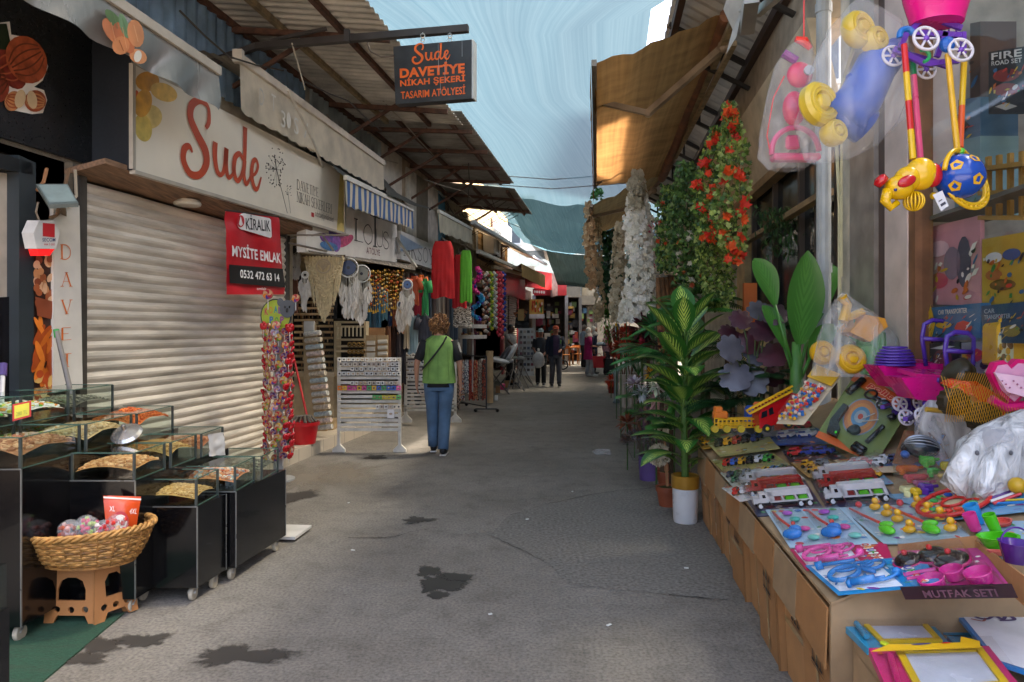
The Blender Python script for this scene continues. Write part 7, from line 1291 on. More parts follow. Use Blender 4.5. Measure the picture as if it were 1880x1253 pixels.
for i,(px,py,cc,s,a)in enumerate(((1665,875,'#e06a1c',(.10,.035,.03),.2),(1702,862,'#4ac02a',(.06,.045,.04),-.3),(1740,872,'#d0c028',(.055,.045,.035),-.4),(1680,890,'#d8505a',(.10,.03,.025),.1),(1700,912,'#5a2c98',(.05,.045,.035),0),(1668,915,'#d8d49a',(.06,.05,.03),0),(1682,918,'#d8b018',(.04,.035,.03),.1),(1738,888,'#c8b060',(.07,.03,.02),-.3),(1748,900,'#4ac020',(.04,.035,.025),-.2),(1692,900,'#a84a78',(.07,.03,.02),0),(1712,880,'#48b848',(.05,.03,.03),.4))):
 t=item('toy_water_pistol',['orange water pistol','green block pistol','yellow block pistol','coral water pistol','purple cup','pale yellow box','small yellow block','tan pistol','small bright green block','mauve pistol','green pistol grip'][i]+' in the heap right of the trucks','toy',px,py);c0=T(px,py,.02+s[2]*.5);b=B(M(cc,.25,alpha=.93));b.box(c0,s,a,bev=.008);b.tube([c0+V((s[0]*.5,0,.003)),c0+V((s[0]*.5+.025,.005,.005))],.007,8);b.build('barrel',t);b=B(M(cc,.3));b.box(c0+V((-s[0]*.3,-s[1]*.5,-.012)),(s[0]*.25,s[1]*.6,s[2]*.8),a+.4,bev=.004);b.build('grip',t)
b=B(FILM);b.hexa([T(1640,925,.06),T(1765,915,.06),T(1735,862,.07),T(1640,868,.07)],(0,0,.012));b.build('film_sheet',label='clear film over the heap of bright pistols',cat='film')
t=item('toy_pistol','black toy pistol lying at the right of the bright heap','toy',1770,905);b=B(M('#17181c',.3));c0=T(1772,905,.03);b.box(c0,(.14,.025,.028),-.35,bev=.005);b.box(c0+V((.05,-.01,-.02)),(.03,.022,.05),-.35,bev=.005);b.mat(M('#a8901c',.4));b.box(c0+V((-.05,.0,.02)),(.05,.028,.01),-.35);b.build('body',t)
t,q=card('pencil_card','long blue printed card with red and white striped sticks','toy set',[(1822,945),(1890,925),(1770,842),(1718,858)],'#3a86b8',.02);b=B(M('#d8ccc4',.4));stroke(b,q,[(.3,.84),(.4,.9),(.45,.8),(.55,.88),(.62,.8),(.7,.86)],.012,.003);b.mat(M('#c8382a',.4));disc(b,q,.7,.5,.1,.04,.002);b.build('print',t)
for k in range(14):b=B(M(['#c8242a','#e0dcd8','#5a2a78','#e0dcd8'][k%4],.35));rodm(b,q,[(.1,.02+k*.035,.012),(.9,.04+k*.035,.012)],.006,6);b.build('striped_stick',t)
b=B(BAG);b.ball(T(1610,862,.03),(.16,.07,.035),16,8,jit=.1);b.build('dark_film_roll',label='grey crumpled film bundle beneath the police card',cat='film',smooth=True)
# --- display window goods (inside the glass)
def wbox(label,x0,y0,x1,y1,c_,col,dep=.12,words=(),shapes=(),side=None):
 q=Q(RP(x0,y1,c_),RP(x1,y1,c_),RP(x1,y0,c_),RP(x0,y0,c_));q=Q(q.c[0],q.c[1],q.c[1]+V((0,0,q.H)),q.c[0]+V((0,0,q.H)));t=thing('toy_box',label,'toy box',q.c[0]);b=B(M(col,.35,.1,5));n_=q.n*(-1 if q.n.x>0 else 1);s=1 if n_.x<0 and(q.n.x<0)else-1
 b.hexa(q.c,V((dep,0,0)));b.build('carton',t);b=B();h=.004*(1 if q.n.x<0 else-1)
 for sh in shapes:b.mat(M(sh[4],.4));disc(b,q,sh[0],sh[1],sh[2],sh[3],h,sh[5]if len(sh)>5 else 14)
 for s_,u0,v0,u1,v1,cc in words:b.mat(M(cc,.4));txt(b,q,s_,u0,v0,u1,v1,h*1.6,bold=.02)
 random.seed(len(label));
 for k in range(26):b.mat(M(pick(['#c83a2a','#d8b020','#e0dcd4','#2a6a98','#3a8a4a','#2a2a30','#c86a2a','#8a8a94']),.4));u,v=rnd(.06,.94),rnd(.04,.7);disc(b,q,u,v,rnd(.02,.08),rnd(.01,.04),h*(1.1+k*.01),pick([4,6,10]),rnd(0,1))
 b.build('print',t)
 return t
A_,B_,C_='#d8b020','#c83a2a','#d8dce0'
wbox('black toy box reading fire road set high in the window',1815,96,1885,210,1.95,'#22282a',.2,(('FIRE',.12,.86,.92,.97,'#d8d4cc'),('ROAD SET',.12,.77,.92,.84,'#d8d4cc')),((.5,.6,.36,.1,'#8a2a22'),(.5,.38,.36,.1,'#8a2a22'),(.5,.12,.3,.06,'#b8b4ac',4)))
wbox('blue toy truck box under the fire road set',1698,192,1800,272,2.0,'#4a6a84',.2,(),((.6,.45,.25,.3,'#2a2420',4),(.3,.3,.2,.14,'#a8401c'),(.15,.85,.05,.05,'#b8281c')))
wbox('pale blue game box in the window middle',1698,272,1800,400,1.98,'#7a9aa0',.2,(),((.5,.4,.3,.2,'#a8b8b0'),(.3,.2,.12,.1,'#8a4a30')))
wbox('pink picture poster of shapes behind the glass',1696,420,1800,560,1.85,'#c8909a',.02,(),((.3,.7,.2,.1,'#d8b8c0'),(.55,.5,.15,.2,'#8a7a8a'),(.3,.3,.18,.1,'#c85a6a'),(.75,.5,.12,.3,'#5a5a68')))
wbox('yellow picture box stack right of the pink poster',1803,440,1885,562,1.85,'#b89a3a',.2,(),((.3,.7,.2,.08,C_),(.7,.72,.2,.08,'#3a5a8a'),(.5,.3,.3,.08,'#6a5a2a'),(.3,.45,.2,.08,'#a8683a')))
wbox('blue and yellow car transporter toy box in the window',1703,566,1800,625,1.8,'#2a6a98',.2,(('CAR TRANSPORTER',.25,.76,.8,.9,'#d8d4cc'),),((.08,.5,.1,.6,A_,4),(.35,.45,.16,.1,A_),(.72,.35,.16,.2,B_,8)))
wbox('second darker car transporter toy box beside the first',1802,562,1885,630,1.8,'#28486a',.2,(('CAR',.1,.78,.35,.9,'#a8b4c0'),('TRANSPORTER',.1,.62,.7,.74,'#a8b4c0')),((.7,.3,.2,.15,'#8a7a3a'),))
wbox('dark toy box with red tractor picture below the transporter boxes',1703,632,1762,690,1.8,'#2a2a34',.2,(),((.5,.5,.3,.3,'#7a3a4a'),(.5,.85,.4,.06,C_,4)))
wbox('pale toy box with red truck and black wheels picture',1765,630,1828,690,1.8,'#8a8a94',.2,(),((.5,.6,.34,.2,'#b02a30',4),(.32,.3,.12,.12,'#1c1c20'),(.7,.3,.12,.12,'#1c1c20'),(.15,.6,.1,.2,A_)))
wbox('brown patterned toy box at the top of the window',1700,60,1800,180,2.1,'#5a4a44',.2,(),((.5,.5,.3,.2,'#8a6a50'),(.7,.7,.1,.1,'#a88a70')))
t=thing('toy_garage','yellow wooden toy garage standing in the window at mid height','toy',RP(1845,400,1.9));b=B(M('#a8803a',.6));a=RP(1815,400,1.9);e=RP(1900,400,1.9)
for z in(0,.12,.24):b.bar(a+V((0,0,z)),e+V((0,0,z)),.1,.02)
for k in range(5):p=a.lerp(e,k/4);b.bar(p,p+V((0,0,.3)),.02)
b.build('frame',t)
for y in(410,625):b=B(M('#6a645c',.5));a,e=RP(1690,y,1.8),RP(2000,y+(y-606)*.2,1.8);e.z=a.z;b.hexa([a,e,e+V((.35,0,0)),a+V((.35,0,0))],(0,0,.02));b.build('window_shelf',label='%s glass fronted shelf inside the toy window'%('upper' if y<600 else 'lower'),cat='shelf')
# ---------------------------------------------------------------- toys hanging from the roof edge
t=thing('doll_stroller','upside down hanging doll stroller with pink basket and purple frame','toy',P(1715,60,2.6));d=2.6;p=lambda x,y,e=0:P(x,y,d+e);PU=M('#6a3ab0',.28,coat=.2)
b=B(M('#e00f80',.28,coat=.2));b.lathe([(.095,0),(.12,.09),(.13,.16),(.0,.16)],p(1720,42),24,sy=.8);b.lathe([(.0,0),(.095,0),(.095,.004),(0,.004)],p(1720,44),24,sy=.8);b.build('basket',t,smooth=True,auto=50)
b=B(PU);
for a,e in(((1668,50),(1650,95)),((1768,60),(1768,100)),((1700,28),(1668,60)),((1700,28),(1765,52)),((1640,90),(1700,118)),((1700,118),(1760,112)),((1668,60),(1765,65)),((1735,60),(1720,105))):b.bar(p(*a),p(*e),.014,.02)
for k in range(7):b.bar(p(1672+k*14,58,.05),p(1680+k*12,36,.1),.006)
b.bar(p(1640,92,.12),p(1740,122,.12),.014,.02);b.build('frame',t)
for x,y,r_,e in((1700,71,.05,-.07),(1764,92,.048,-.07),(1640,103,.044,.02),(1700,128,.042,.12)):
 b=B(M('#d0ccd4',.4));a=Matrix.Rotation(R(80),3,'X');c0=p(x,y,e);b.torus(c0,r_*.9,r_*.12,26,8,a);[b.bar(c0,c0+a@V((r_*.85*math.cos(q_),r_*.85*math.sin(q_),0)),.009,.006)for q_ in[k*1.047 for k in range(6)]];b.mat(PU);b.ball(c0,.012,10,6);b.build('wheel',t,smooth=True)
b=B(M('#2a9a5a',.3));b.torus(p(1695,103,-.05),.022,.007,18,6,FX,-1.5,2);b.build('green_spring',t)
def pole(label,pts,cols,d,w_=.0075):
 t=thing('push_stick',label,'toy',P(*pts[-1],d));b=B();n_=4
 a,e=P(*pts[0],d),P(*pts[-1],d)
 for k in range(n_):b.mat(M(cols[k%len(cols)],.3));b.tube([a.lerp(e,k/n_),a.lerp(e,(k+1)/n_)],w_,10)
 b.build('stick',t);return t
t=thing('elephant_push_toy','yellow elephant push toy with red ears on a striped stick','toy',P(1660,385,2.5));d=2.5;YE=M('#dcae08',.25,coat=.3);RE=M('#b8121c',.25,coat=.3);b=B(YE);b.ball(p(1650,345),(.05,.045,.045),16,12);b.ball(p(1690,320),(.055,.05,.06),16,12);b.ball(p(1668,328),(.05,.045,.045),14,10);b.tube([p(1632,350),p(1625,370),p(1635,382),p(1648,372)],[.024,.018,.014,.012],10);b.tube([p(1675,340),p(1662,362)],.016,8);b.ball(p(1714,360,.02),.014,8,6);b.build('body',t,smooth=True)
b=B(RE);b.ball(p(1665,333,-.045),(.036,.012,.02),12,8,Matrix.Rotation(-.4,3,'Y'));b.build('ear',t,smooth=True);b=B(RE);b.ball(p(1712,322,-.01),(.035,.03,.045),12,8);b.build('seat_patch',t,smooth=True);b=B(RE);b.lathe([(0,0),(.024,0),(.026,.02),(.016,.028),(0,.03)],p(1622,336),14,Matrix.Rotation(-.9,3,'Y'));b.build('hat',t,smooth=True)
b=B(M('#16306a',.2));b.ball(p(1644,349,-.045),.006,8,6);b.build('eye',t);b=B(YE);[b.torus(p(1678,370),.034,.0035,22,5,Matrix.Rotation(k*.39,3,'Z')@FX)for k in range(8)];b.build('cage_ball',t,smooth=True)
b=B();a,e=P(1660,82,2.55),P(1676,292,2.5)
for k in range(4):b.mat(M(['#c01c18','#d8b010'][k%2],.3));b.tube([a.lerp(e,k/4),a.lerp(e,(k+1)/4)],.011,10)
b.mat(M('#1a6ab8',.3));b.torus(P(1664,66,2.55),.026,.011,16,8,FX,.2,3.4);b.build('stick',t)
b=B(M('#d8507a',.3));b.tube([P(1677,135,2.65),P(1690,290,2.65)],.011,10);b.mat(M('#1c7a4a',.3));b.tube([P(1675,110,2.65),P(1677,138,2.65)],.012,10);b.build('pink_stick',label='pink hanging push stick with green grip behind the elephant',cat='toy')
t=thing('ball_push_toy','blue and yellow football push toy in a fringed yellow wheel','toy',P(1772,385,2.5));b=B(M('#0f46a8',.22,coat=.3));c0=p(1762,325);b.ball(c0,.083,24,16);b.build('ball',t,smooth=True);b=B(M('#dca808',.3))
for dx,dz in((.015,.055),(-.05,.03),(-.05,-.045),(.015,-.025),(.065,.02),(.06,-.05)):
 y_=-math.sqrt(max(.0,.0835**2-dx*dx-dz*dz));nn=V((dx,y_,dz)).normalized();u=nn.cross(V((0,0,1))).normalized();w_=u.cross(nn);b.poly([c0+(nn*.0838+(u*math.cos(a)+w_*math.sin(a))*.023).normalized()*.0848 for a in[k*1.2566+.3 for k in range(5)]])
b.build('pentagons',t);b=B(YE);ra=Matrix.Rotation(R(72),3,'X')@Matrix.Rotation(.3,3,'Y');c1=p(1772,335,.03);b.torus(c1,.092,.009,32,6,ra);b.torus(c1,.108,.007,32,6,ra);[b.bar(c1+ra@V((.09*math.cos(a),.09*math.sin(a),0)),c1+ra@V((.11*math.cos(a),.11*math.sin(a),0)),.012)for a in[k*.2244 for k in range(28)]];b.torus(c0,.098,.009,24,8,FX@Matrix.Rotation(.5,3,'Y'),.1,3.0);b.build('fringed_wheel',t,smooth=True)
b=B(M('#d8a820',.3));b.tube([p(1740,100,.05),p(1758,282)],.0105,10);b.mat(M('#1a5ab0',.3));b.ball(p(1739,82,.05),(.03,.02,.03),10,8);b.mat(M('#d8b010',.3));b.tube([p(1770,115,.1),p(1766,195,.08)],.0105,10);b.mat(M('#d8581c',.3));b.tube([p(1766,195,.08),p(1763,272,.03)],.0105,10);b.mat(M('#5ac028',.3));b.ball(p(1764,278),.013,8,6);b.build('stick',t)
b=B(M('#d0d0d4',.5));q=Q(p(1728,388,-.05),p(1742,378,-.05),p(1730,350,-.05),p(1713,358,-.05));b.hexa(q.c,q.n*-.002);b.mat(M('#3a3a48',.5));art(b,q,[(.2,.2),(.8,.2),(.8,.35),(.2,.35)],.001);art(b,q,[(.2,.5),(.6,.5),(.6,.56),(.2,.56)],.001);b.build('price_tag',label='small white price tag tied between elephant and football toys',cat='tag')
t=thing('bagged_ride_toy','blue ride on toy with yellow wheels in a clear bag hung from the roof','toy',P(1560,280,2.7));d=2.7;BL=M('#1f50b0',.35);b=B(BL);b.tube([p(1545,225),p(1580,180),p(1610,120),p(1650,90)],[.1,.085,.08,.05],14);b.tube([p(1540,200),p(1590,235)],[.06,.07],12);b.tube([p(1615,130),p(1560,150)],[.04,.03],10);b.build('chassis',t,smooth=True)
for x,y,r_ in((1503,192,.085),(1575,55,.07),(1530,245,.05),(1605,75,.05)):w_=B();swheel(w_,p(x,y,-.03),r_,Matrix.Rotation(R(80),3,'X')@Matrix.Rotation(.4,3,'Y'),'#c8ac38');w_.build('wheel',t,smooth=True,auto=40)
sack('bag',t,[(1585,-6,6),(1580,12,25),(1590,50,66),(1585,110,92),(1575,170,98),(1560,225,92),(1545,265,66),(1520,292,40),(1505,300,18)],2.7,bagmat('bag film',.16,5),seed=3,amp=.07)
b=B(M('#c8c8c8',.5));b.tube([P(1585,0,2.7),P(1588,-60,2.7)],.004,5);b.build('string',t)
t=thing('bagged_toy_set','red and pink toy vanity pieces in a tied clear bag beside the roof edge','toy set',P(1450,305,2.9));d=2.9;PKR=M('#c81048',.28,coat=.2);b=B(PKR);b.ball(p(1468,138),(.055,.03,.055),16,10);b.ball(p(1458,200),(.05,.03,.075),16,10);b.build('bowls',t,smooth=True)
b=B(M('#c8306a',.3));b.torus(p(1460,278),.1,.012,26,8,FX,.0,3.3);b.box(p(1460,290),(.2,.06,.03),bev=.008);b.box(p(1455,262),(.06,.03,.06),bev=.01);b.build('handle_tray',t,smooth=False);b=B(M('#7a1878',.3));b.tube([p(1438,98),p(1462,112)],.018,10);b.mat(M('#a8acb0',.3));b.lathe([(0,0),(.02,0),(.02,.01),(0,.01)],p(1484,130,-.04),14,FX);b.build('brush',t);b=B(M('#d8281c',.4));b.tube([p(1476,-20),p(1476,75)],.003,5);b.tube([p(1440,140),p(1420,180),p(1408,250),p(1415,285)],.003,5);b.tube([p(1460,72),p(1476,76),p(1488,90)],[.012,.02,.01],8);b.build('cord',t)
sack('bag',t,[(1472,72,6),(1470,85,22),(1462,120,38),(1455,180,48),(1450,240,54),(1448,290,54),(1445,312,30)],2.9,bagmat('bag film',.16,5),seed=6,amp=.06)
# ================================================================ PLANTS
GR=['#2c5424','#355f24','#4a7a2e','#1c3a1a'];GRM=[M(c_,.5,.25,12,tl=.25)for c_ in GR]
def ivyleaf(b,p,s,lob=5):
 n=V((rnd(-1,1),rnd(-1.4,.3),rnd(-.4,.8))).normalized();u=n.cross(V((rnd(-.3,.3),rnd(-.3,.3),1))).normalized();w_=u.cross(n);k=lob*2
 b.poly([p+(u*math.cos(2*math.pi*i/k+.3)+w_*math.sin(2*math.pi*i/k+.3))*s*(1 if i%2 else .58)+n*s*.2*(i%2)for i in range(k)])
def garland(name,label,cat,prof,d,mats,n,s,stems=3,lob=3,flowers=(),dep=.5,seed=0,group=None):
 """prof: (px, py, halfwidth px) list; leaves hang through that column"""
 random.seed(seed+50);b=B();tot=len(prof)-1;P_=lambda f:[prof[min(int(f),tot-1)][k]*(1-(f-min(int(f),tot-1)))+prof[min(int(f),tot-1)+1][k]*(f-min(int(f),tot-1))for k in range(3)]
 b.mat(M('#3a4a22',.8))
 for i in range(stems):
  a0=rnd(-.5,.5);b.tube([P(x+w_*(a0+.3*math.sin(f*4+i)),y,d+.03*math.sin(f*5+i))for f in[tot*k/14 for k in range(15)]for x,y,w_ in[P_(f)]],.004,4)
 for i in range(n):
  f=rnd(0,tot);x,y,w_=P_(f);e=random.gauss(0,.45);
  st=(i%max(stems*2,1))/max(stems*2-1,1)*1.7-.85;e=st+random.gauss(0,.16);b.mat(pick(mats));p=P(x+w_*e,y+rnd(-3,3),d+rnd(-1,1)*w_/F*d*dep)
  if lob:ivyleaf(b,p,s*rnd(.6,1.25),lob)
  else:b.leaf(p,(rnd(-1,1),rnd(-1,.4),rnd(-1.2,.3)),(0,0,1),s*rnd(1.4,2.4),s*.55,.3,3)
 for cc,m_,fs in flowers:
  ms=[M(c_,.6,.1,tl=.2)for c_ in cc]
  for i in range(m_):
   f=rnd(0,tot);x,y,w_=P_(f);p=P(x+w_*rnd(-1,1),y,d-w_/F*d*dep*rnd(.3,1.1));b.mat(pick(ms))
   for k in range(3):ivyleaf(b,p+V((rnd(-.4,.4),rnd(-.3,.3),rnd(-.4,.4)))*fs,fs*rnd(.7,1.1),5)
 return b.build(name,label=label,cat=cat,group=group)
IVY=[M(c_,.5,.25,12,tl=.3)for c_ in('#7a9440','#98ac54','#5f7c36','#46642a','#a8b86a')];DIVY=[M(c_,.5,.25,12,tl=.25)for c_ in('#3c6030','#4f7238','#2c4c26','#648444')]
ORA=['#d8401c','#e05a20','#c82c18']
garland('hanging_ivy','tallest hanging ivy garland with orange maple flowers','hanging plant',[(1338,190,8),(1345,230,16),(1348,300,26),(1340,380,32),(1345,450,24),(1350,480,8)],5.6,IVY,1000,.028,2,5,((ORA,34,.05),),seed=1)
garland('hanging_ivy','second ivy garland with orange flowers left of the tallest','hanging plant',[(1316,235,8),(1300,300,18),(1292,380,20),(1300,440,14)],5.8,IVY[:3]+DIVY[:1],520,.027,2,5,((ORA,26,.046),),seed=2)
garland('hanging_ivy','dark olive trailing foliage between the ivy and the white flowers','hanging plant',[(1262,300,16),(1258,380,30),(1262,460,34),(1275,540,30)],6.6,DIVY+IVY[2:4],1500,.026,5,3,((['#b8642c','#a84a28'],6,.03),(['#b8b4a0'],8,.03)),seed=3)
garland('hanging_ivy','light green trailing garland hanging lowest under the orange flowers','hanging plant',[(1300,430,24),(1310,480,34),(1318,530,28),(1322,570,14)],6.2,IVY,900,.024,4,3,seed=4)
garland('hanging_ivy','bushy green garland beside the white orchids with red blooms','hanging plant',[(1228,340,12),(1226,400,20),(1224,460,20),(1222,500,14)],7.4,DIVY+IVY[:2],800,.028,3,3,((['#c84a24'],5,.03),),seed=5)
garland('hanging_ivy','far dark green ivy curtain beyond the peach garland','hanging plant',[(1122,425,16),(1122,480,20),(1122,540,18),(1120,580,10)],14,[M(c_,.5,.2,tl=.2)for c_ in('#2a5a34','#1f4a2a','#3a7044')],900,.055,4,3,seed=6)
garland('hanging_ivy','small bright green sprig at the far tan awning','hanging plant',[(1098,348,8),(1096,366,10)],12.5,[M('#3f7a38',.5,tl=.3)],90,.035,2,3,seed=7)
garland('hanging_fern','light green fern tuft below the far ivy curtain','hanging plant',[(1116,560,5),(1116,590,13),(1118,625,10)],13.5,[M('#5a9a30',.5,tl=.3)],240,.04,3,0,seed=8)
garland('hanging_ivy','sparse dark foliage imitating the plant reflection in the shop window','hanging plant',[(1420,380,30),(1440,420,50),(1460,470,50)],6.4,DIVY[:3],500,.035,5,0,seed=9)  # leaves added to imitate plants reflected in the window glass
def blossom(name,label,prof,d,cols,n,s,seed):
 random.seed(seed);tot=len(prof)-1;b=B(M('#5a4a34',.8));f_=lambda f:[prof[min(int(f),tot-1)][k]*(1-(f-min(int(f),tot-1)))+prof[min(int(f),tot-1)+1][k]*(f-min(int(f),tot-1))for k in range(3)]
 b.tube([P(*f_(tot*k/12)[:2],d)for k in range(13)],.006,5);ms=[M(c_,.7,.08,tl=.3)for c_ in cols]
 for i in range(n):
  x,y,w_=f_(tot*(i+rnd(0,1))/n);a=rnd(0,6.28);rr=rnd(.45,1);c_=P(x+w_*math.cos(a)*rr,y,d+w_/F*d*math.sin(a)*rr);b.mat(pick(ms));n_=V((math.cos(a),math.sin(a)-.5,rnd(-.3,.5))).normalized();u=n_.cross(V((0,0,1))).normalized();w2=u.cross(n_)
  for k in range(5):
   t=k*1.2566+a;dr=u*math.cos(t)+w2*math.sin(t);sd_=u*math.cos(t+1.57)+w2*math.sin(t+1.57);b.add([c_,c_+dr*s*.6+sd_*s*.42+n_*s*.25,c_+dr*s+n_*s*.15,c_+dr*s*.6-sd_*s*.42+n_*s*.25],[[0,1,2,3]])
 return b.build(name,label=label,cat='flower garland')
WHT=['#eceade','#dedcd0','#f2f0ea'];PEA_=['#d8b890','#c8a47c','#e0c8a4']
blossom('flower_garland','peach blossom garland at the awning corner facing the lane',[(1080,372,5),(1082,430,12),(1084,480,11),(1086,530,9)],12.6,PEA_,230,.05,1)
blossom('flower_garland','thin lower cream blossom garland beside the peach one',[(1098,400,5),(1100,500,8),(1102,560,12),(1098,590,6)],13.2,['#c8b898','#b8a888'],190,.045,2)
blossom('flower_garland','cream beige wisteria garland left of the white orchids',[(1140,410,8),(1138,450,14),(1136,500,15),(1132,560,16),(1135,590,12)],9.4,['#b8ac90','#c8bea4','#a89c80'],420,.04,3)
blossom('flower_garland','large white orchid garland hanging lowest to the pot plants',[(1170,330,14),(1172,370,20),(1170,410,26),(1176,470,30),(1180,520,32),(1172,560,36),(1160,590,26)],8.4,WHT,900,.042,4)
blossom('flower_garland','second white blossom cluster behind the orchids with pink spots',[(1196,400,14),(1200,460,20),(1200,500,22)],8.9,WHT+['#c85a78'],200,.045,5)
blossom('flower_garland','faded cream blossom strand hanging from the awning arm',[(1172,315,10),(1168,340,16),(1170,380,14)],8.2,['#a8a08a','#b8b09a'],130,.04,6)
def varmat(base,mid,amt=.8):
 m,n,b,L=newmat('variegated leaf');uv=N(n,'ShaderNodeUVMap');sp=N(n,'ShaderNodeSeparateXYZ');L(uv.outputs[0],sp.inputs[0])
 a=N(n,'ShaderNodeMath',operation='SUBTRACT',i1=.5);L(sp.outputs[1],a.inputs[0]);ab=N(n,'ShaderNodeMath',operation='ABSOLUTE');L(a.outputs[0],ab.inputs[0])
 k=N(n,'ShaderNodeMath',operation='MULTIPLY_ADD',i1=-1.1);L(ab.outputs[0],k.inputs[0]);L(sp.outputs[0],k.inputs[2]);sn=N(n,'ShaderNodeMath',operation='MULTIPLY',i1=48.);L(k.outputs[0],sn.inputs[0]);s2=N(n,'ShaderNodeMath',operation='SINE');L(sn.outputs[0],s2 .inputs[0])
 e=N(n,'ShaderNodeMapRange');L(ab.outputs[0],e.inputs[0]);e.inputs[1].default_value=.05;e.inputs[2].default_value=.42;e.inputs[3].default_value=1;e.inputs[4].default_value=-1.2
 su=N(n,'ShaderNodeMath',operation='ADD');L(s2 .outputs[0],su.inputs[0]);L(e.outputs[0],su.inputs[1]);r=ramp(n,[(.45,base),(.75,mid)]);L(su.outputs[0],r.inputs[0]);o=n.nodes['Material Output'];L(r.outputs[0],b.inputs[0]);b.inputs['Roughness'].default_value=.32
 t=N(n,'ShaderNodeBsdfTranslucent');L(r.outputs[0],t.inputs[0]);ms=N(n,'ShaderNodeMixShader');ms.inputs[0].default_value=.2;L(b.outputs[0],ms.inputs[1]);L(t.outputs[0],ms.inputs[2]);L(ms.outputs[0],o.inputs[0]);return m
VAR=varmat('#346a2a','#bcd466');VAR2=varmat('#24552a','#8cb84c');random.seed(21)
t=thing('dieffenbachia','large artificial dieffenbachia with variegated leaves in a white and gold pot','potted plant',G(1264,965)+V((0,0,0)));pc=G(1264,965)+V((0,.1,0))
b=B(M('#cfcfcf',.3,.05));b.lathe([(0,.0),(.088,.0),(.094,.02),(.1,.27)],pc,32);b.build('pot',t,smooth=True,auto=40);b=B(M('#a87c2c',.3,metal=.3));b.lathe([(.1,.27),(.108,.275),(.11,.37),(.1,.375),(.092,.36),(0,.33)],pc,32);b.build('gold_rim',t,smooth=True,auto=40)
b=B(M('#4a6a28',.6));b.tube([pc+V((0,0,.3)),pc+V((-.01,0,.8)),pc+V((.02,.02,1.5))],[.03,.025,.012],10);b.build('stem',t)
for k in range(46):
 z=.42+k*.025;a=k*2.4+.3;up=1.1 if z>1.35 else(.6 if z>.8 else .35);L_=rnd(.38,.5)if z<1.4 else rnd(.32,.42);b=B(VAR if k%3 else VAR2);c0=pc+V((0,0,z));dr=V((math.cos(a)*1.0,math.sin(a)*.8,up+rnd(-.1,.15)))
 e=c0+dr.normalized()*.07;b.mat(VAR);b.leaf(e,dr,(0,0,1),L_,L_*rnd(.44,.54),rnd(.12,.5)if z<1.2 else rnd(.02,.25),8,.1);b.mat(M('#5a7a30',.6));b.tube([c0-V((0,0,.03)),e+dr.normalized()*.03],.006,5);b.build('leaf',t,smooth=True)
t=thing('banana_plant','tall artificial banana plant with broad bright green leaves','potted plant',P(1462,716,5.2));pc=P(1462,716,5.0);BAN=varmat('#427a2e','#518c38');b=B(M('#4a7a34',.5,.2));b.tube([pc-V((0,0,.5)),pc,pc+V((0,0,.35))],[.05,.05,.03],12);b.build('stem',t,smooth=True)
for(x0,y0,x1,y1,w_,dd)in((1462,700,1482,470,.27,-.1),(1460,690,1385,430,.17,0),(1466,690,1530,420,.2,.25),(1458,690,1400,520,.12,.1),(1468,700,1530,560,.16,-.05)):
 b=B(BAN);a,e=P(x0,y0,5.0),P(x1,y1,5.0+dd);m=a.lerp(e,.3 if x1!=1385 else .5);b.tube([a,m],[.016,.012],8);b.leaf(m,e-m,(0,-1,.2),(e-m).length*1.1,w_,.03 if x1==1482 else .3,12,.16);b.build('leaf',t,smooth=True)
def frond(b,base,dr,L_,n,w_,bend,mat,up=V((0,0,1))):
 dr=V(dr).normalized();sd_=dr.cross(up).normalized();b.mat(mat);prev=V(base);pts=[]
 for i in range(n):t=i/(n-1);pts.append(V(base)+dr*L_*t-V((0,0,bend*L_*t*t)))
 b.tube(pts,.004,4)
 for i in range(2,n):
  t=i/(n-1);ll=w_*math.sin(math.pi*(.12+.85*t))**.7;tg=(pts[i]-pts[i-1]).normalized()
  for s in(-1,1):b.leaf(pts[i],tg*.8+sd_*s+V((0,0,-.2)),(0,0,1),ll,ll*.13,.15,2,.05)
def palm(label,px,py,d,n,L_,cols,h0=0,name='fern_plant',el=(.1,.9),az=(0,6.28),w_=.16,pot=None):
 cols=[tuple(min(.6,v_*1.45)for v_ in hx(c_))for c_ in cols]
 t=thing(name,label,'potted plant',P(px,py,d));c0=P(px,py,d)
 for k in range(n):b=B();a=az[0]+(az[1]-az[0])*(k+rnd(.1,.9))/n;frond(b,c0,(math.cos(a),math.sin(a),rnd(*el)*1.6),L_*rnd(.8,1.15),22,w_,.45,M(pick(cols),.45,.2,10,tl=.25));b.build('frond',t)
 b=B(M('#4a3a28',.8));b.tube([c0-V((0,0,max(.1,c0 .z-.02))),c0],.02,8);b.build('trunk',t);return t
palm('bright green fern palm behind the dieffenbachia',1265,590,6.3,16,.55,['#2f6a24','#3f8030','#265a20'])
palm('dark palm fern spreading to the left over the vases',1215,660,6.6,13,.55,['#1f4a26','#2c6030','#3a7a34'],az=(1.8,5.2))
palm('tall palm fern right of the dieffenbachia',1335,640,6.2,14,.55,['#1c3f20','#28552a'])
palm('grass like green reeds in the slim white vases',1172,690,8.6,12,.5,['#1f5028','#2f6a30'],el=(.8,1.6),w_=.08)
palm('dark fern hanging over the shop door near the banana plant',1440,600,6.3,12,.45,['#1a3418','#22442a'])
palm('large deep green fern filling the gap behind the dieffenbachia',1300,720,6.0,18,.6,['#1c4420','#2a5a2a','#214c22'])
palm('olive green fern in front of the plant shop window',1290,560,6.8,14,.5,['#3a6a2c','#2c5424'])
palm('low dark fern behind the toy table edge',1345,740,5.4,12,.4,['#142e18','#1c3c20','#2a5028'])
palm('dark leafy fern by the banana stem',1400,700,5.4,12,.42,['#142a16','#20401f'])
palm('low leafy fern between the purple bucket and the vases',1180,770,7.4,14,.32,['#3a6a30','#4a7a3a'],el=(.4,1.2))
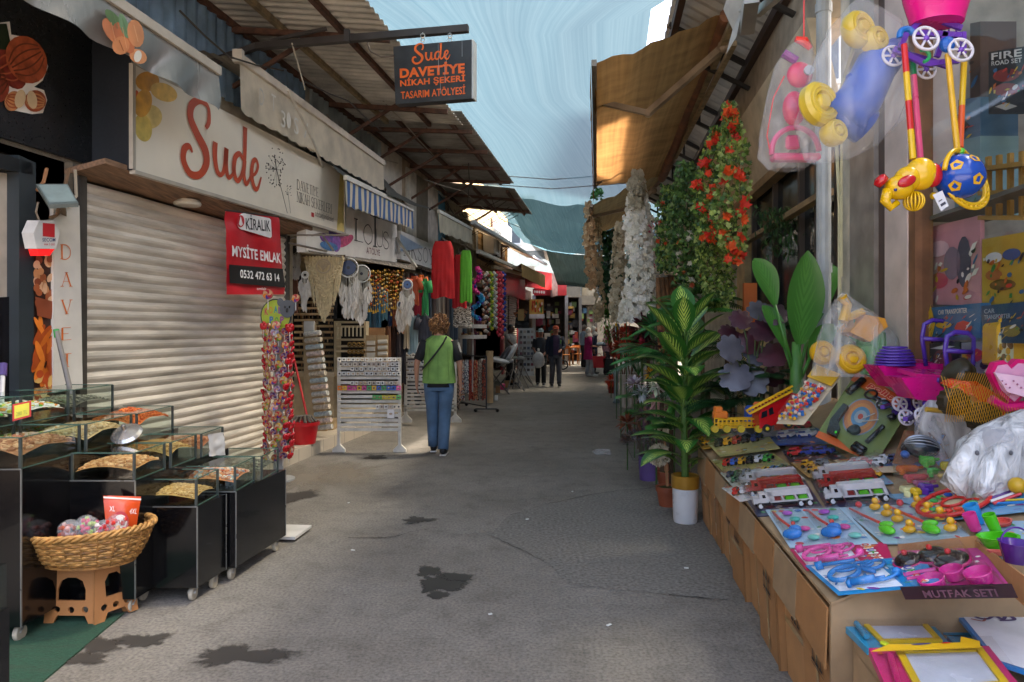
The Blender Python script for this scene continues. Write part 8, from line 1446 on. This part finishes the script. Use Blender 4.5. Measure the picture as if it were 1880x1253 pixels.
palm('small green fern at the foot of the slim vases',1176,735,8.4,12,.34,['#2f6030','#447a3c'],el=(.4,1.2))
palm('green fern beside the topiary pots',1232,790,6.2,12,.3,['#3f7030','#2f5a2a'],el=(.3,1.1))
palm('broad green fern at the far side of the white orchids',1190,640,8.2,14,.42,['#3a7034','#2c5a2c'])
t=thing('monstera','purple and silver monstera leaves beside the banana plant','potted plant',P(1380,760,5.3))
for k,(x,y,s,cc)in enumerate(((1345,640,.13,'#55555f'),(1372,628,.12,'#4a1c28'),(1402,605,.13,'#3a1a26'),(1390,650,.12,'#4c4c56'),(1420,650,.14,'#4a202c'),(1352,690,.15,'#5a5a66'),(1380,700,.14,'#5c5c66'),(1362,585,.11,'#3f1c28'),(1425,575,.12,'#48363f'),(1395,570,.11,'#4a4a54'),(1340,610,.10,'#3a1822'),(1415,690,.12,'#3a1820'))):
 s*=.82;c0=P(x,y,5.15+rnd(-.15,.15));n_=V((rnd(-.5,.3),-1,rnd(.1,.9))).normalized();u=n_.cross(V((rnd(-.6,.6),0,1))).normalized();w_=u.cross(n_);pts=[]
 for i in range(26):a=2*math.pi*i/26;rr=s*(1-.12*math.cos(a*2))*(.8 if i%3==1 and 3<i<23 else 1);pts.append(c0+u*rr*math.sin(a)+w_*rr*-math.cos(a)*1.1-n_*.25*s*abs(math.sin(a)))
 b=B(M(cc,.4,.2,8));b.add([c0]+pts,[[0,i+1,(i+1)%26+1]for i in range(26)]);b.build('leaf',t,smooth=True);b=B(M('#4a5a38',.6));b.tube([P(1380,770,5.3),P((1380+x)/2,y+40,5.2),c0+V((0,.01,0))],.006,5);b.build('stalk',t)
t=thing('twisted_tree','artificial tree with twisted brown trunks behind the fern','tree',P(1222,640,7.5));b=B(M('#7a5230',.8,.3,14,bump=.5))
for k in range(5):b.tube([P(1218+k*4,700,7.4),P(1212+k*5+4*math.sin(k),600,7.5),P(1208+k*8,510,7.5+.05*k)],[.045,.035,.025],8)
b.build('trunk',t,smooth=True)
def plume(b,p,dr,L_,mat,n=26,s=.09):
 dr=V(dr).normalized();b.mat(mat)
 for i in range(n):t=rnd(.1,1);b.leaf(V(p)+dr*L_*t,dr*1.2+V((rnd(-1,1),rnd(-1,1),rnd(-.5,.5))),(0,0,1),s*(1.15-t*.5),s*.09,.3,2,0)
for i,(px,py,ph,cc,w_)in enumerate(((1131,740,692,'#8a9494',12),(1145,749,692,'#b8aca0',14),(1158,749,694,'#b4a89a',13),(1168,744,696,'#a89c90',11))):
 g_=G(px,py);d=g_.y;t=thing('floor_vase',['leftmost bluish slim floor vase with dried red stems','cream slim floor vase with rusty red pampas','second cream slim floor vase, right of the first','rightmost slim vase with green reeds'][i],'vase',g_);hh_=(749-688)/F*d;r_=w_/F*d/2
 b=B(M(cc,.4,.1));b.lathe([(0,0),(r_*1.1,0),(r_*.75,.08*hh_),(r_*.6,hh_*.5),(r_*.8,hh_*.85),(r_*1.15,hh_),(r_*1.05,hh_)],g_,20);b.build('vase_body',t,smooth=True)
 for k in range(9):
  a=rnd(0,6.28);b=B(M('#6a4a30',.8));e=V((math.cos(a)*.28,math.sin(a)*.2,1));top=g_+V((0,0,hh_));b.tube([top-V((0,0,.1)),top+e*.35],.005,4);plume(b,top+e*.15,e,.75,M(pick(['#8a2c1c','#a83a24','#6a1c20','#b84a2a'])if i<3 else '#2a5a30',.8,.2),150,.17);b.build('plume',t)
for i,(px,py,d,cols,n,r_,lab)in enumerate(((1150,612,11,['#c8402c','#b03020','#d86a3a'],60,.16,'spiky coral red flowers above the vases'),(1150,580,10.6,['#e06a1c','#d85a18'],20,.09,'orange flower head below the white orchids'),(1132,592,11.5,['#e0b020','#c8c8d8','#7a9ac0'],30,.14,'yellow and blue flowers beside the orange head'),(1180,606,8.3,['#5a1828','#6a2034','#481420'],70,.2,'burgundy feathery foliage under the white orchids'),(1122,700,15,['#c83a24','#d8502c'],50,.16,'small red orange flower pot on the ground far down the stall'),(1194,686,6.9,['#e0b018','#d8a010'],26,.08,'yellow sunflowers over the bouquet bucket'),(1205,710,6.5,['#d8d4cc','#c8d8c0'],60,.1,'white hydrangea head between the pots'),(1205,738,6.6,['#c8a8a8','#b89098'],50,.1,'dusty pink hydrangea head below the white one'),(1178,722,7.2,['#c8ccd0','#a8b0b8'],40,.1,'pale silver flowers beside the bouquet bucket'),(1215,640,7,['#4a1c28','#5f2430'],40,.18,'wine red leaves behind the dieffenbachia'),(1165,706,8,['#d8d0d8','#b8a0b8'],50,.12,'pale lilac flowers low beside the slim vases'),(1186,765,6.9,['#6a4a5a','#8a6a5a'],50,.12,'dull mauve dried flowers above the purple bucket'),(1152,778,7.3,['#7a3a24','#94502e'],60,.12,'rust brown dried flowers left of the purple bucket'),(1216,668,6.9,['#e8e4da','#f0d8a0'],40,.1,'cream flowers under the palm fronds'),(1238,742,6.2,['#4a8a3a','#6aa84a'],50,.12,'light green filler leaves behind the white balls'),(1178,640,8.2,['#9a2a3a','#b83a4a'],60,.14,'crimson feathery heads above the slim vases'),(1140,640,9.5,['#b8401c','#8a2c1c'],70,.16,'rusty orange grasses over the leftmost vases'),(1200,600,7.8,['#2f6a3a','#3f8048'],60,.18,'deep green leaf spray under the white orchids'),(1222,578,7.4,['#7aa89a','#5f9484'],26,.12,'blue green rosette of leaves above the fern'))):
 b=B();c0=P(px,py,d)
 for k in range(n):b.mat(M(pick(cols),.6,.1,tl=.2));a=V((random.gauss(0,1),random.gauss(0,1),random.gauss(0,.8)+.3)).normalized();b.leaf(c0+a*r_*.3,a,(0,0,1),r_*rnd(.6,1),r_*.3,.1,3)
 b.mat(M('#3a5a28',.7));b.tube([V((c0 .x,c0 .y,.02)),c0],.008,5)
 b.build('flowers',label=lab,cat='flowers')
def pot(t,c0,r0,r1,h,col,rim=True):b=B(M(col,.6,.12,6));b.lathe([(0,0),(r0,0),(r1,h)]+([(r1*1.1,h),(r1*1.1,h+.04),(r1*.95,h+.04),(r1*.92,h-.02),(0,h-.02)]if rim else[(r1*.96,h),(0,h-.02)]),c0,28);b.build('pot',t,smooth=True,auto=35)
c0=G(1190,881);t=thing('bouquet_bucket','purple bucket with dark dried bouquets wrapped in clear film','potted plant',c0);pot(t,c0,.085,.1,.24,'#5c4680',False);b=B()
for k in range(420):b.mat(M(pick(['#4a3a4a','#5a4038','#7a4a34','#3a3440','#6a5a6a','#2c2a30']),.8));a=V((random.gauss(0,1),random.gauss(0,1),abs(random.gauss(0,1))*.8)).normalized();p_=c0+V((-.06,0,.36))+V((a.x*.2,a.y*.16,a.z*.16))*rnd(.6,1);b.leaf(p_,a+V((0,0,.2)),(0,0,1),.07,.02,.2,2)
b.build('dried_flowers',t);b=B(FILM)
for k in range(3):cx=c0+V((-.13+k*.11,-.02,.36));b.lathe([(.03,-.16),(.11,.02),(.14,.1)],cx,14,ripple=(7,.12))
b.build('wrap',t,smooth=True);b=B(M('#5a3428',.8))
for k in range(160):a=rnd(0,6.28);b.leaf(c0+V((-.18+rnd(-.05,.05),0,.42)),(math.cos(a),math.sin(a),rnd(0,1)),(0,0,1),.1,.015,.3,2)
b.build('brown_tuft',t)
for i,(px,py,sc)in enumerate(((1225,929,1),(1222,895,.9),(1214,880,.85))):
 c0=G(px,py);t=thing('topiary_pot',['nearest terracotta pot with white ball topiary on a thin trunk','middle terracotta pot squeezed behind the nearest','rear terracotta pot with moss behind the other two'][i],'potted plant',c0);pot(t,c0,.068*sc,.09*sc,.13*sc,'#8f4a2e')
 b=B(M('#4a4a24',.9,.3));b.ball(c0+V((0,0,.15*sc)),(.08*sc,.08*sc,.02),12,6,jit=.1);b.build('moss',t);b=B(M('#a87a54',.7));b.tube([c0+V((0,0,.14)),c0+V((-.01,0,.5 if i else .45))],.012,8);b.build('trunk',t);b=B()
 hc=c0+V((-.02-.05*(i==0),0,.44+i*.14));
 for k in range(170):b.mat(M(pick(['#c4bca8','#d4ccbc','#b4a890']if i<2 else['#c49a94','#d0b0a8']),.8));a=V((random.gauss(0,1),random.gauss(0,1),random.gauss(0,1))).normalized();ivyleaf(b,hc+a*.085,.026,5)
 b.build('flower_ball',t)
c0=G(1125,722);t=thing('flower_pot','small red pot standing far down the plant stall','pot',c0);pot(t,c0,.1,.13,.25,'#8a2018')
b=B(BAG);c0=G(1105,835);b.ball(c0+V((0,0,.03)),(.12,.08,.04),12,6,jit=.3);b.build('plastic_scrap',label='clear plastic scrap on the ground left of the bouquet bucket',cat='litter')
b=B(M('#c86a30',.7,.1));b.hexa([P(1366,600,6.4),P(1390,600,6.4),P(1390,520,6.4),P(1366,520,6.4)],(0,.04,0));b.build('orange_board',label='plain orange brown board standing behind the monstera',cat='board')
# ================================================================ PEOPLE
def person(label,loc,rz,H=1.7,skin='#b88468',top='#333333',bottom='#333333',shoe='#1c1c1e',pose=None,sleeve=.5,tunic=.0,hair='#2a1c14',head='hair',headcol='#333333',sit=0,vest=None,under=None,loose=1.0,curly=0,jacket=None):
 """pose: joint overrides in body axes (x right of the figure, y forward, z up), for a 1.7 m figure"""
 k=H/1.7;J=dict(pel=(0,0,.93),sp=(0,0,1.1),ch=(0,0,1.3),ne=(0,0,1.45),h0=(0,.015,1.53),h1=(0,.02,1.62),sL=(-.165,0,1.385),eL=(-.225,-.03,1.12),wL=(-.24,.04,.88),sR=(.165,0,1.385),eR=(.225,-.03,1.12),wR=(.24,.04,.88),hL=(-.09,0,.88),kL=(-.10,.03,.49),aL=(-.10,-.02,.09),tL=(-.11,.14,.035),hR=(.09,0,.88),kR=(.10,.03,.49),aR=(.10,-.02,.09),tR=(.11,.14,.035))
 if sit:
  for n_ in J:x,y,z=J[n_];J[n_]=(x,y,z-.45)if n_[0]not in 'kat' else(x,y+.4,min(z,.5))
 J.update(pose or{});J={a:V(b_)*k for a,b_ in J.items()}
 t=thing('person',label,'person',loc,rz=rz);m=Matrix.Rotation(rz,3,'Z');W=lambda p:V(loc)+m@V(p)
 E=[('pel','sp',.12),('sp','ch',.13),('ch','ne',.055),('ne','h0',.055),('h0','h1',.085)];Rd=dict(pel=.125,sp=.115,ch=.13,ne=.052,h0=.07,h1=.085)
 for s in 'LR':E+=[('ch','s'+s,0),('s'+s,'e'+s,0),('e'+s,'w'+s,0),('pel','h'+s,0),('h'+s,'k'+s,0),('k'+s,'a'+s,0),('a'+s,'t'+s,0)];Rd.update({'s'+s:.055,'e'+s:.038,'w'+s:.025,'h'+s:.085,'k'+s:.055,'a'+s:.038,'t'+s:.03})
 for s,sg in(('L',1),('R',-1)):
  w_=J['w'+s];dr=(w_-J['e'+s]).normalized();side=V((0,1,0))if abs(dr.y)<.7 else V((sg,0,0));pn=w_+dr*.055*k;J['p'+s]=pn;Rd['p'+s]=.022;E.append(('w'+s,'p'+s,0));inn=dr.cross(side)*sg
  for i,(o_,l)in enumerate(((-.028,.055),(-.01,.07),(.01,.075),(.028,.065))):
   a,b_='f%s%d'%(s,i),'g%s%d'%(s,i);J[a]=pn+(dr*.03+side*o_)*k;J[b_]=J[a]+(dr*l+inn*.02)*k;Rd[a]=Rd[b_]=.0085;E+=[('p'+s,a,0),(a,b_,0)]
  J['u'+s]=w_+(dr*.03+side*.035)*k;J['v'+s]=J['u'+s]+(dr*.04+side*.012)*k;Rd['u'+s]=.011;Rd['v'+s]=.009;E+=[('w'+s,'u'+s,0),('u'+s,'v'+s,0)]
 ns=list(J);me=bpy.data.meshes.new('b');me.from_pydata([tuple(J[a])for a in ns],[(ns.index(a),ns.index(b_))for a,b_,_ in E],[]);o=bpy.data.objects.new('b',me);S.collection.objects.link(o)
 o.modifiers.new('s','SKIN');sub=o.modifiers.new('u','SUBSURF');sub.levels=sub.render_levels=1
 for i,a in enumerate(ns):r_=Rd[a]*k;me.skin_vertices[0].data[i].radius=(r_,r_);me.skin_vertices[0].data[i].use_root=(a=='pel')
 dg=bpy.context.evaluated_depsgraph_get();ev=o.evaluated_get(dg).to_mesh();b=B(M(skin,.55,.08,20));b.add([W(v.co)for v in ev.vertices],[list(p.vertices)for p in ev.polygons])
 hc=(J['h0']+J['h1'])*.5+V((0,.012,.01))*k;b.ball(W(hc),(.076*k,.094*k,.115*k),16,12,m);b.ball(W(hc+V((0,.097,-.01))*k),(.012*k,.018*k,.022*k),8,6,m)
 for s in(-1,1):b.ball(W(hc+V((s*.077,0,-.005))*k),(.01*k,.02*k,.03*k),8,6,m)
 o.evaluated_get(dg).to_mesh_clear();bpy.data.objects.remove(o);b.build('body',t,smooth=True)
 b=B(M('#2a1a14',.4))
 for s in(-1,1):b.ball(W(hc+V((s*.03,.083,.012))*k),.009*k,6,5);b.ball(W(hc+V((s*.03,.085,.035))*k),(.018*k,.006,.004),6,4,m)
 b.mat(M('#7a3f38',.5));b.ball(W(hc+V((0,.088,-.05))*k),(.024*k,.007,.006),8,5,m);b.build('face_features',t)
 def loft(nm,rings,mat,n=26,fold=.03,ph=0):
  b=B(mat);vs=[]
  for q_,(x,y,z,rx,ry)in enumerate(rings):
   for i in range(n):a=2*math.pi*i/n;e=1+fold*math.sin(a*5+q_*.8+ph)+fold*1.6*noise.noise(V((math.cos(a)*2,math.sin(a)*2,z*6+ph)));vs.append(W(V((x+rx*math.cos(a)*e,y+ry*math.sin(a)*e,z))*k))
  nr=len(rings);b.add(vs,[[r_*n+i,r_*n+(i+1)%n,(r_+1)*n+(i+1)%n,(r_+1)*n+i]for r_ in range(nr-1)for i in range(n)]);return b.build(nm,t,smooth=True)
 L=loose;cm=lambda c_:M(c_,.85,.18,7,bump=.35,bs=14);z0=-.45 if sit else 0
 top_r=lambda zb,g=1:[(0,0,zb+z0,.175*g*L,.135*g*L),(0,0,(zb+1.12)/2+z0,.17*g*L,.135*g),(0,0,1.12+z0,.165*g,.13*g),(0,0,1.26+z0,.175*g,.13*g),(0,0,1.36+z0,.18*g,.115*g),(0,0,1.415+z0,.14*g,.09*g),(0,.0,1.45+z0,.075,.07)]
 if under:loft('undershirt',[(0,0,.84,.168,.135),(0,0,1.0,.165,.13),(0,0,1.2,.16,.125)],cm(under))
 loft('top',top_r(.90-tunic),cm(top))
 if vest:loft('vest',[(0,0,.89,.205,.165),(0,0,1.0,.20,.16),(0,0,1.15,.185,.15),(0,0,1.3,.19,.15),(0,0,1.38,.19,.13),(0,0,1.43,.15,.105),(0,0,1.47,.085,.085)],cm(vest),fold=.035,ph=2)
 if jacket:
  b=B(cm(jacket));n=22;rg=top_r(.86,1.08)
  vs=[W(V((x+rx*math.cos(a)*1.03,y+ry*math.sin(a)*1.08,z))*k)for x,y,z,rx,ry in rg for a in[R(115)+R(310)*i/n for i in range(n+1)]];b.add(vs,[[r_*(n+1)+i,r_*(n+1)+i+1,(r_+1)*(n+1)+i+1,(r_+1)*(n+1)+i]for r_ in range(len(rg)-1)for i in range(n)]);b.build('jacket',t,smooth=True)
 loft('waist',[(0,0,.80+z0,.16,.13),(0,0,.9+z0,.165,.13),(0,0,.98+z0,.155,.12)],cm(bottom),fold=.01)
 for s in 'LR':
  h_,k_,a_=J['h'+s],J['k'+s],J['a'+s];b=B(cm(bottom));pts=[h_+V((0,0,.03)),h_.lerp(k_,.35),h_.lerp(k_,.7),k_,k_.lerp(a_,.4),k_.lerp(a_,.75),a_+V((0,0,.0))];b.tube([W(p)for p in pts],[.10*k,.095*k,.08*k,.075*k,.072*k,.068*k,.066*k],14);b.build('trouser_leg',t,smooth=True)
  s_,e_,w_=J['s'+s],J['e'+s],J['w'+s];b=B(cm(jacket or top));f=sleeve;pts=[s_+V((0,0,.015)),s_.lerp(e_,.5),e_ if f>.45 else s_.lerp(e_,.85)]+([e_.lerp(w_,.5),e_.lerp(w_,.92)]if f>.8 else[]);b.tube([W(p)for p in pts],[.068*k,.062*k,.056*k,.05*k,.042*k][:len(pts)],12);b.build('sleeve',t,smooth=True)
  a2,t2=J['a'+s],J['t'+s];c0=a2 .lerp(t2,.45);dd=(t2-a2);yw=math.atan2(-dd.x,dd.y);mm=m@Matrix.Rotation(yw,3,'Z');b=B(M(shoe,.6,.1));zt=min(a2 .z,t2 .z)-.0
  b.ball(W(c0+V((0,.01,-.01))),(.045*k,.125*k,.045*k),14,8,mm);b.ball(W(a2+V((0,0,-.015))),(.042*k,.05*k,.05*k),10,8,mm);so_=b.build('shoe',t,smooth=True);b=B(M('#cfcac2',.6));b.box(W(c0+V((0,.01,-.045*k))),(.08*k,.24*k,.018),ax=mm,bev=.006);b.build('sole',so_)
 if head=='hair':
  b=B(M(hair,.7,.25,30));b.ball(W(hc+V((0,-.018,.022))*k),(.086*k,.094*k,.108*k),16,10,m)
  if curly:
   for i in range(240):a=V((random.gauss(0,1),random.gauss(-.35,1),random.gauss(.1,1))).normalized();b.mat(M(pick(['#7a5434','#5c3c24','#94683e','#a87a4a']),.7));q_=hc+V((a.x*.115,a.y*.12-.02,a.z*.125+.02))*k*rnd(.85,1.08);b.torus(W(q_),.017,.0045,8,4,Matrix.Rotation(rnd(0,3),3,'X')@Matrix.Rotation(rnd(0,3),3,'Y'))
  b.build('hair',t,smooth=True)
 elif head=='cap':
  b=B(M(hair,.7));b.ball(W(hc+V((0,-.022,-.0))*k),(.083*k,.085*k,.09*k),12,8,m);b.build('hair',t,smooth=True);b=B(M(headcol,.7,.2,30));b.lathe([(.09*k,0),(.09*k,.03),(.07*k,.07),(.035*k,.088),(0,.092)],W(hc+V((0,-.005,.04))*k),16,m,sy=1.1);c0=hc+V((0,.11,.045))*k;b.box(W(c0),(.13*k,.1*k,.012),ax=m@Matrix.Rotation(-.2,3,'X'),bev=.005);b.build('cap',t,smooth=True,auto=40)
 else:
  b=B(M(headcol,.8,.1,12));b.ball(W(hc+V((0,-.028,.02))*k),(.098*k,.1*k,.125*k),16,10,m);b.lathe([(.15*k,-.2*k),(.12*k,-.13*k),(.085*k,-.06*k),(.07*k,.02)],W(hc+V((0,-.01,0))*k),16,m);b.build('headscarf',t,smooth=True)
 return t,W,J,k
def gp(px,py):p=G(px,py);return p
t,W,J,k=person('woman with curly hair walking away in bright green vest and jeans',gp(806,836),R(2),1.68,'#b08066','#17171a','#4a6480','#1a1a1c',dict(eL=(-.27,-.04,1.13),wL=(-.275,.03,.90),eR=(.255,-.02,1.12),wR=(.26,.05,.87),kL=(-.085,.07,.49),aL=(-.075,.09,.10),tL=(-.08,.25,.05),kR=(.07,.02,.49),aR=(.055,-.1,.09),tR=(.07,.05,.035)),.4,vest='#71964c',under='#131315',curly=1,hair='#6a4628')
b=B(M('#1b1c20',.6));b.tube([W(V(p))for p in((.10,-.125,1.44),(.06,-.155,1.36),(-.02,-.165,1.25),(-.11,-.165,1.14),(-.19,-.11,1.05))],.018,8,flat=.35);b.build('shoulder_strap',t)
for s in(-1,1):
 b=B(M('#d8d4cc',.7));[b.tube([W(V((s*(.225+e),-.03+e,1.37))),W(V((s*(.262+e),-.05+e,1.25)))],.004,4)for e in(0,.012)];b.build('sleeve_stripes',t)
b=B(M('#5a7a3a',.85));
for x in(-.1,0,.11):b.tube([W(V((x,-.157,1.3))),W(V((x*1.1,-.168,1.1))),W(V((x*1.2,-.172,.92)))],.0022,4)
b.build('vest_seam',t)
A=math.pi
walk=dict(kL=(-.09,.08,.5),aL=(-.09,.06,.1),tL=(-.1,.2,.05),kR=(.09,.04,.48),aR=(.1,-.12,.1),tR=(.1,.02,.035))
t,W,J,k=person('man in navy jacket and orange cap walking towards the camera',gp(1020,711),A+.05,1.62,'#a87460','#43304e','#4a4a50','#202022',dict(walk,eR=(.24,-.02,1.13),wR=(.24,.06,.88),eL=(-.24,.0,1.12),wL=(-.13,.2,1.04)),.95,jacket='#1c2436',head='cap',headcol='#b8502c')
b=B(M('#7ac030',.5));b.box(W(V((-.12,.155,1.2))),(.02,.01,.09));b.build('jacket_mark',t)
t,W,J,k=person('woman in dark patterned top and pastel cap walking beside the navy jacket man',gp(993,709),A-.1,1.54,'#9a6a54','#35353a','#161618','#1c1c1e',dict(walk,wR=(.12,.17,.98),wL=(-.14,.16,1.0)),.4,head='cap',headcol='#9aa8a8',loose=1.15)
b=B(M('#bcb8b4',.5,.15,6,bump=.4,bs=9));c0=W(V((.05,.28,.72)));b.ball(c0,(.17,.1,.22),14,10,jit=.08);b.tube([c0+V((0,0,.2)),c0+V((0,.03,.3))],.03,6);b.build('shopping_bag',label='full white plastic bag carried by the woman in the pastel cap',cat='bag',smooth=True)
t,W,J,k=person('woman in long magenta tunic and white headscarf holding a tray',gp(1080,692),-1.35,1.58,'#b0806a','#a01860','#a8aab0','#c8c8c8',dict(wR=(.1,.3,1.05),wL=(-.1,.3,1.05),eR=(.2,.03,1.08),eL=(-.2,.03,1.08),aR=(.08,.14,.09),tR=(.09,.28,.04),kR=(.09,.1,.49)),.8,.3,head='scarf',headcol='#cfc8c0',loose=1.25)
c0=W(V((0,.45,1.0)));b=B(M('#3f4a58',.4));b.lathe([(0,0),(.2,0),(.22,.03),(.2,.03),(.19,.01),(0,.01)],c0,24);tr=b.build('serving_tray',label='dark round tray held out by the woman in magenta',cat='tray');b=B(M('#a8bccc',.5,bump=.3));b.ball(c0+V((-.02,0,.06)),(.15,.12,.06),10,6,jit=.2);b.build('folded_cloth',label='pale blue cloth lying on the dark round tray',cat='cloth')
person('person in navy top standing half hidden behind the magenta tunic',gp(1090,688),-1.9,1.62,'#a87860','#1c2440','#20243a',head='scarf',headcol='#b8b4b0',sleeve=.9)
person('grey haired man in light blue shirt behind the woman in magenta',gp(1072,676),-1.2,1.72,'#a87460','#9ab4c8','#33343a',hair='#8a8480',sleeve=.9)
person('woman in pale pink top and headscarf at the flower stall',gp(1114,690),A+.9,1.5,'#b0806a','#c89aa8','#3a3440',head='scarf',headcol='#b890a0',sleeve=.9)
for px,py,cc,lab in((1100,664,'#b81c28','bright red shopping bag hanging beside the magenta tunic'),(1119,668,'#1c1c20','black shopping bag below the woman in pale pink')):b=B(M(cc,.5,.1));d=21.3;c0=P(px,py,d);b.hexa([c0+V(e)for e in((-.17,0,-.2),(.17,0,-.2),(.2,0,.16),(-.2,0,.16))],(0,.12,0));b.torus(c0+V((0,.05,.16)),.08,.01,12,5,FX,0,math.pi);b.build('shopping_bag',label=lab,cat='bag')
person('seller in grey shirt with arm stretched beside the sunglasses rack',V((-.05,18.6,0)),-2.2,1.66,'#5a3a2c','#8a8684','#26262a',pose=dict(eR=(.3,.18,1.25),wR=(.34,.38,1.1)),sleeve=.4,hair='#15100e')
person('seated vendor with dark hair behind the far white rack',V((-1.62,11.5,.18)),0.3,1.6,'#9a6a54','#2a2430','#222228',sit=1,hair='#1c1412')
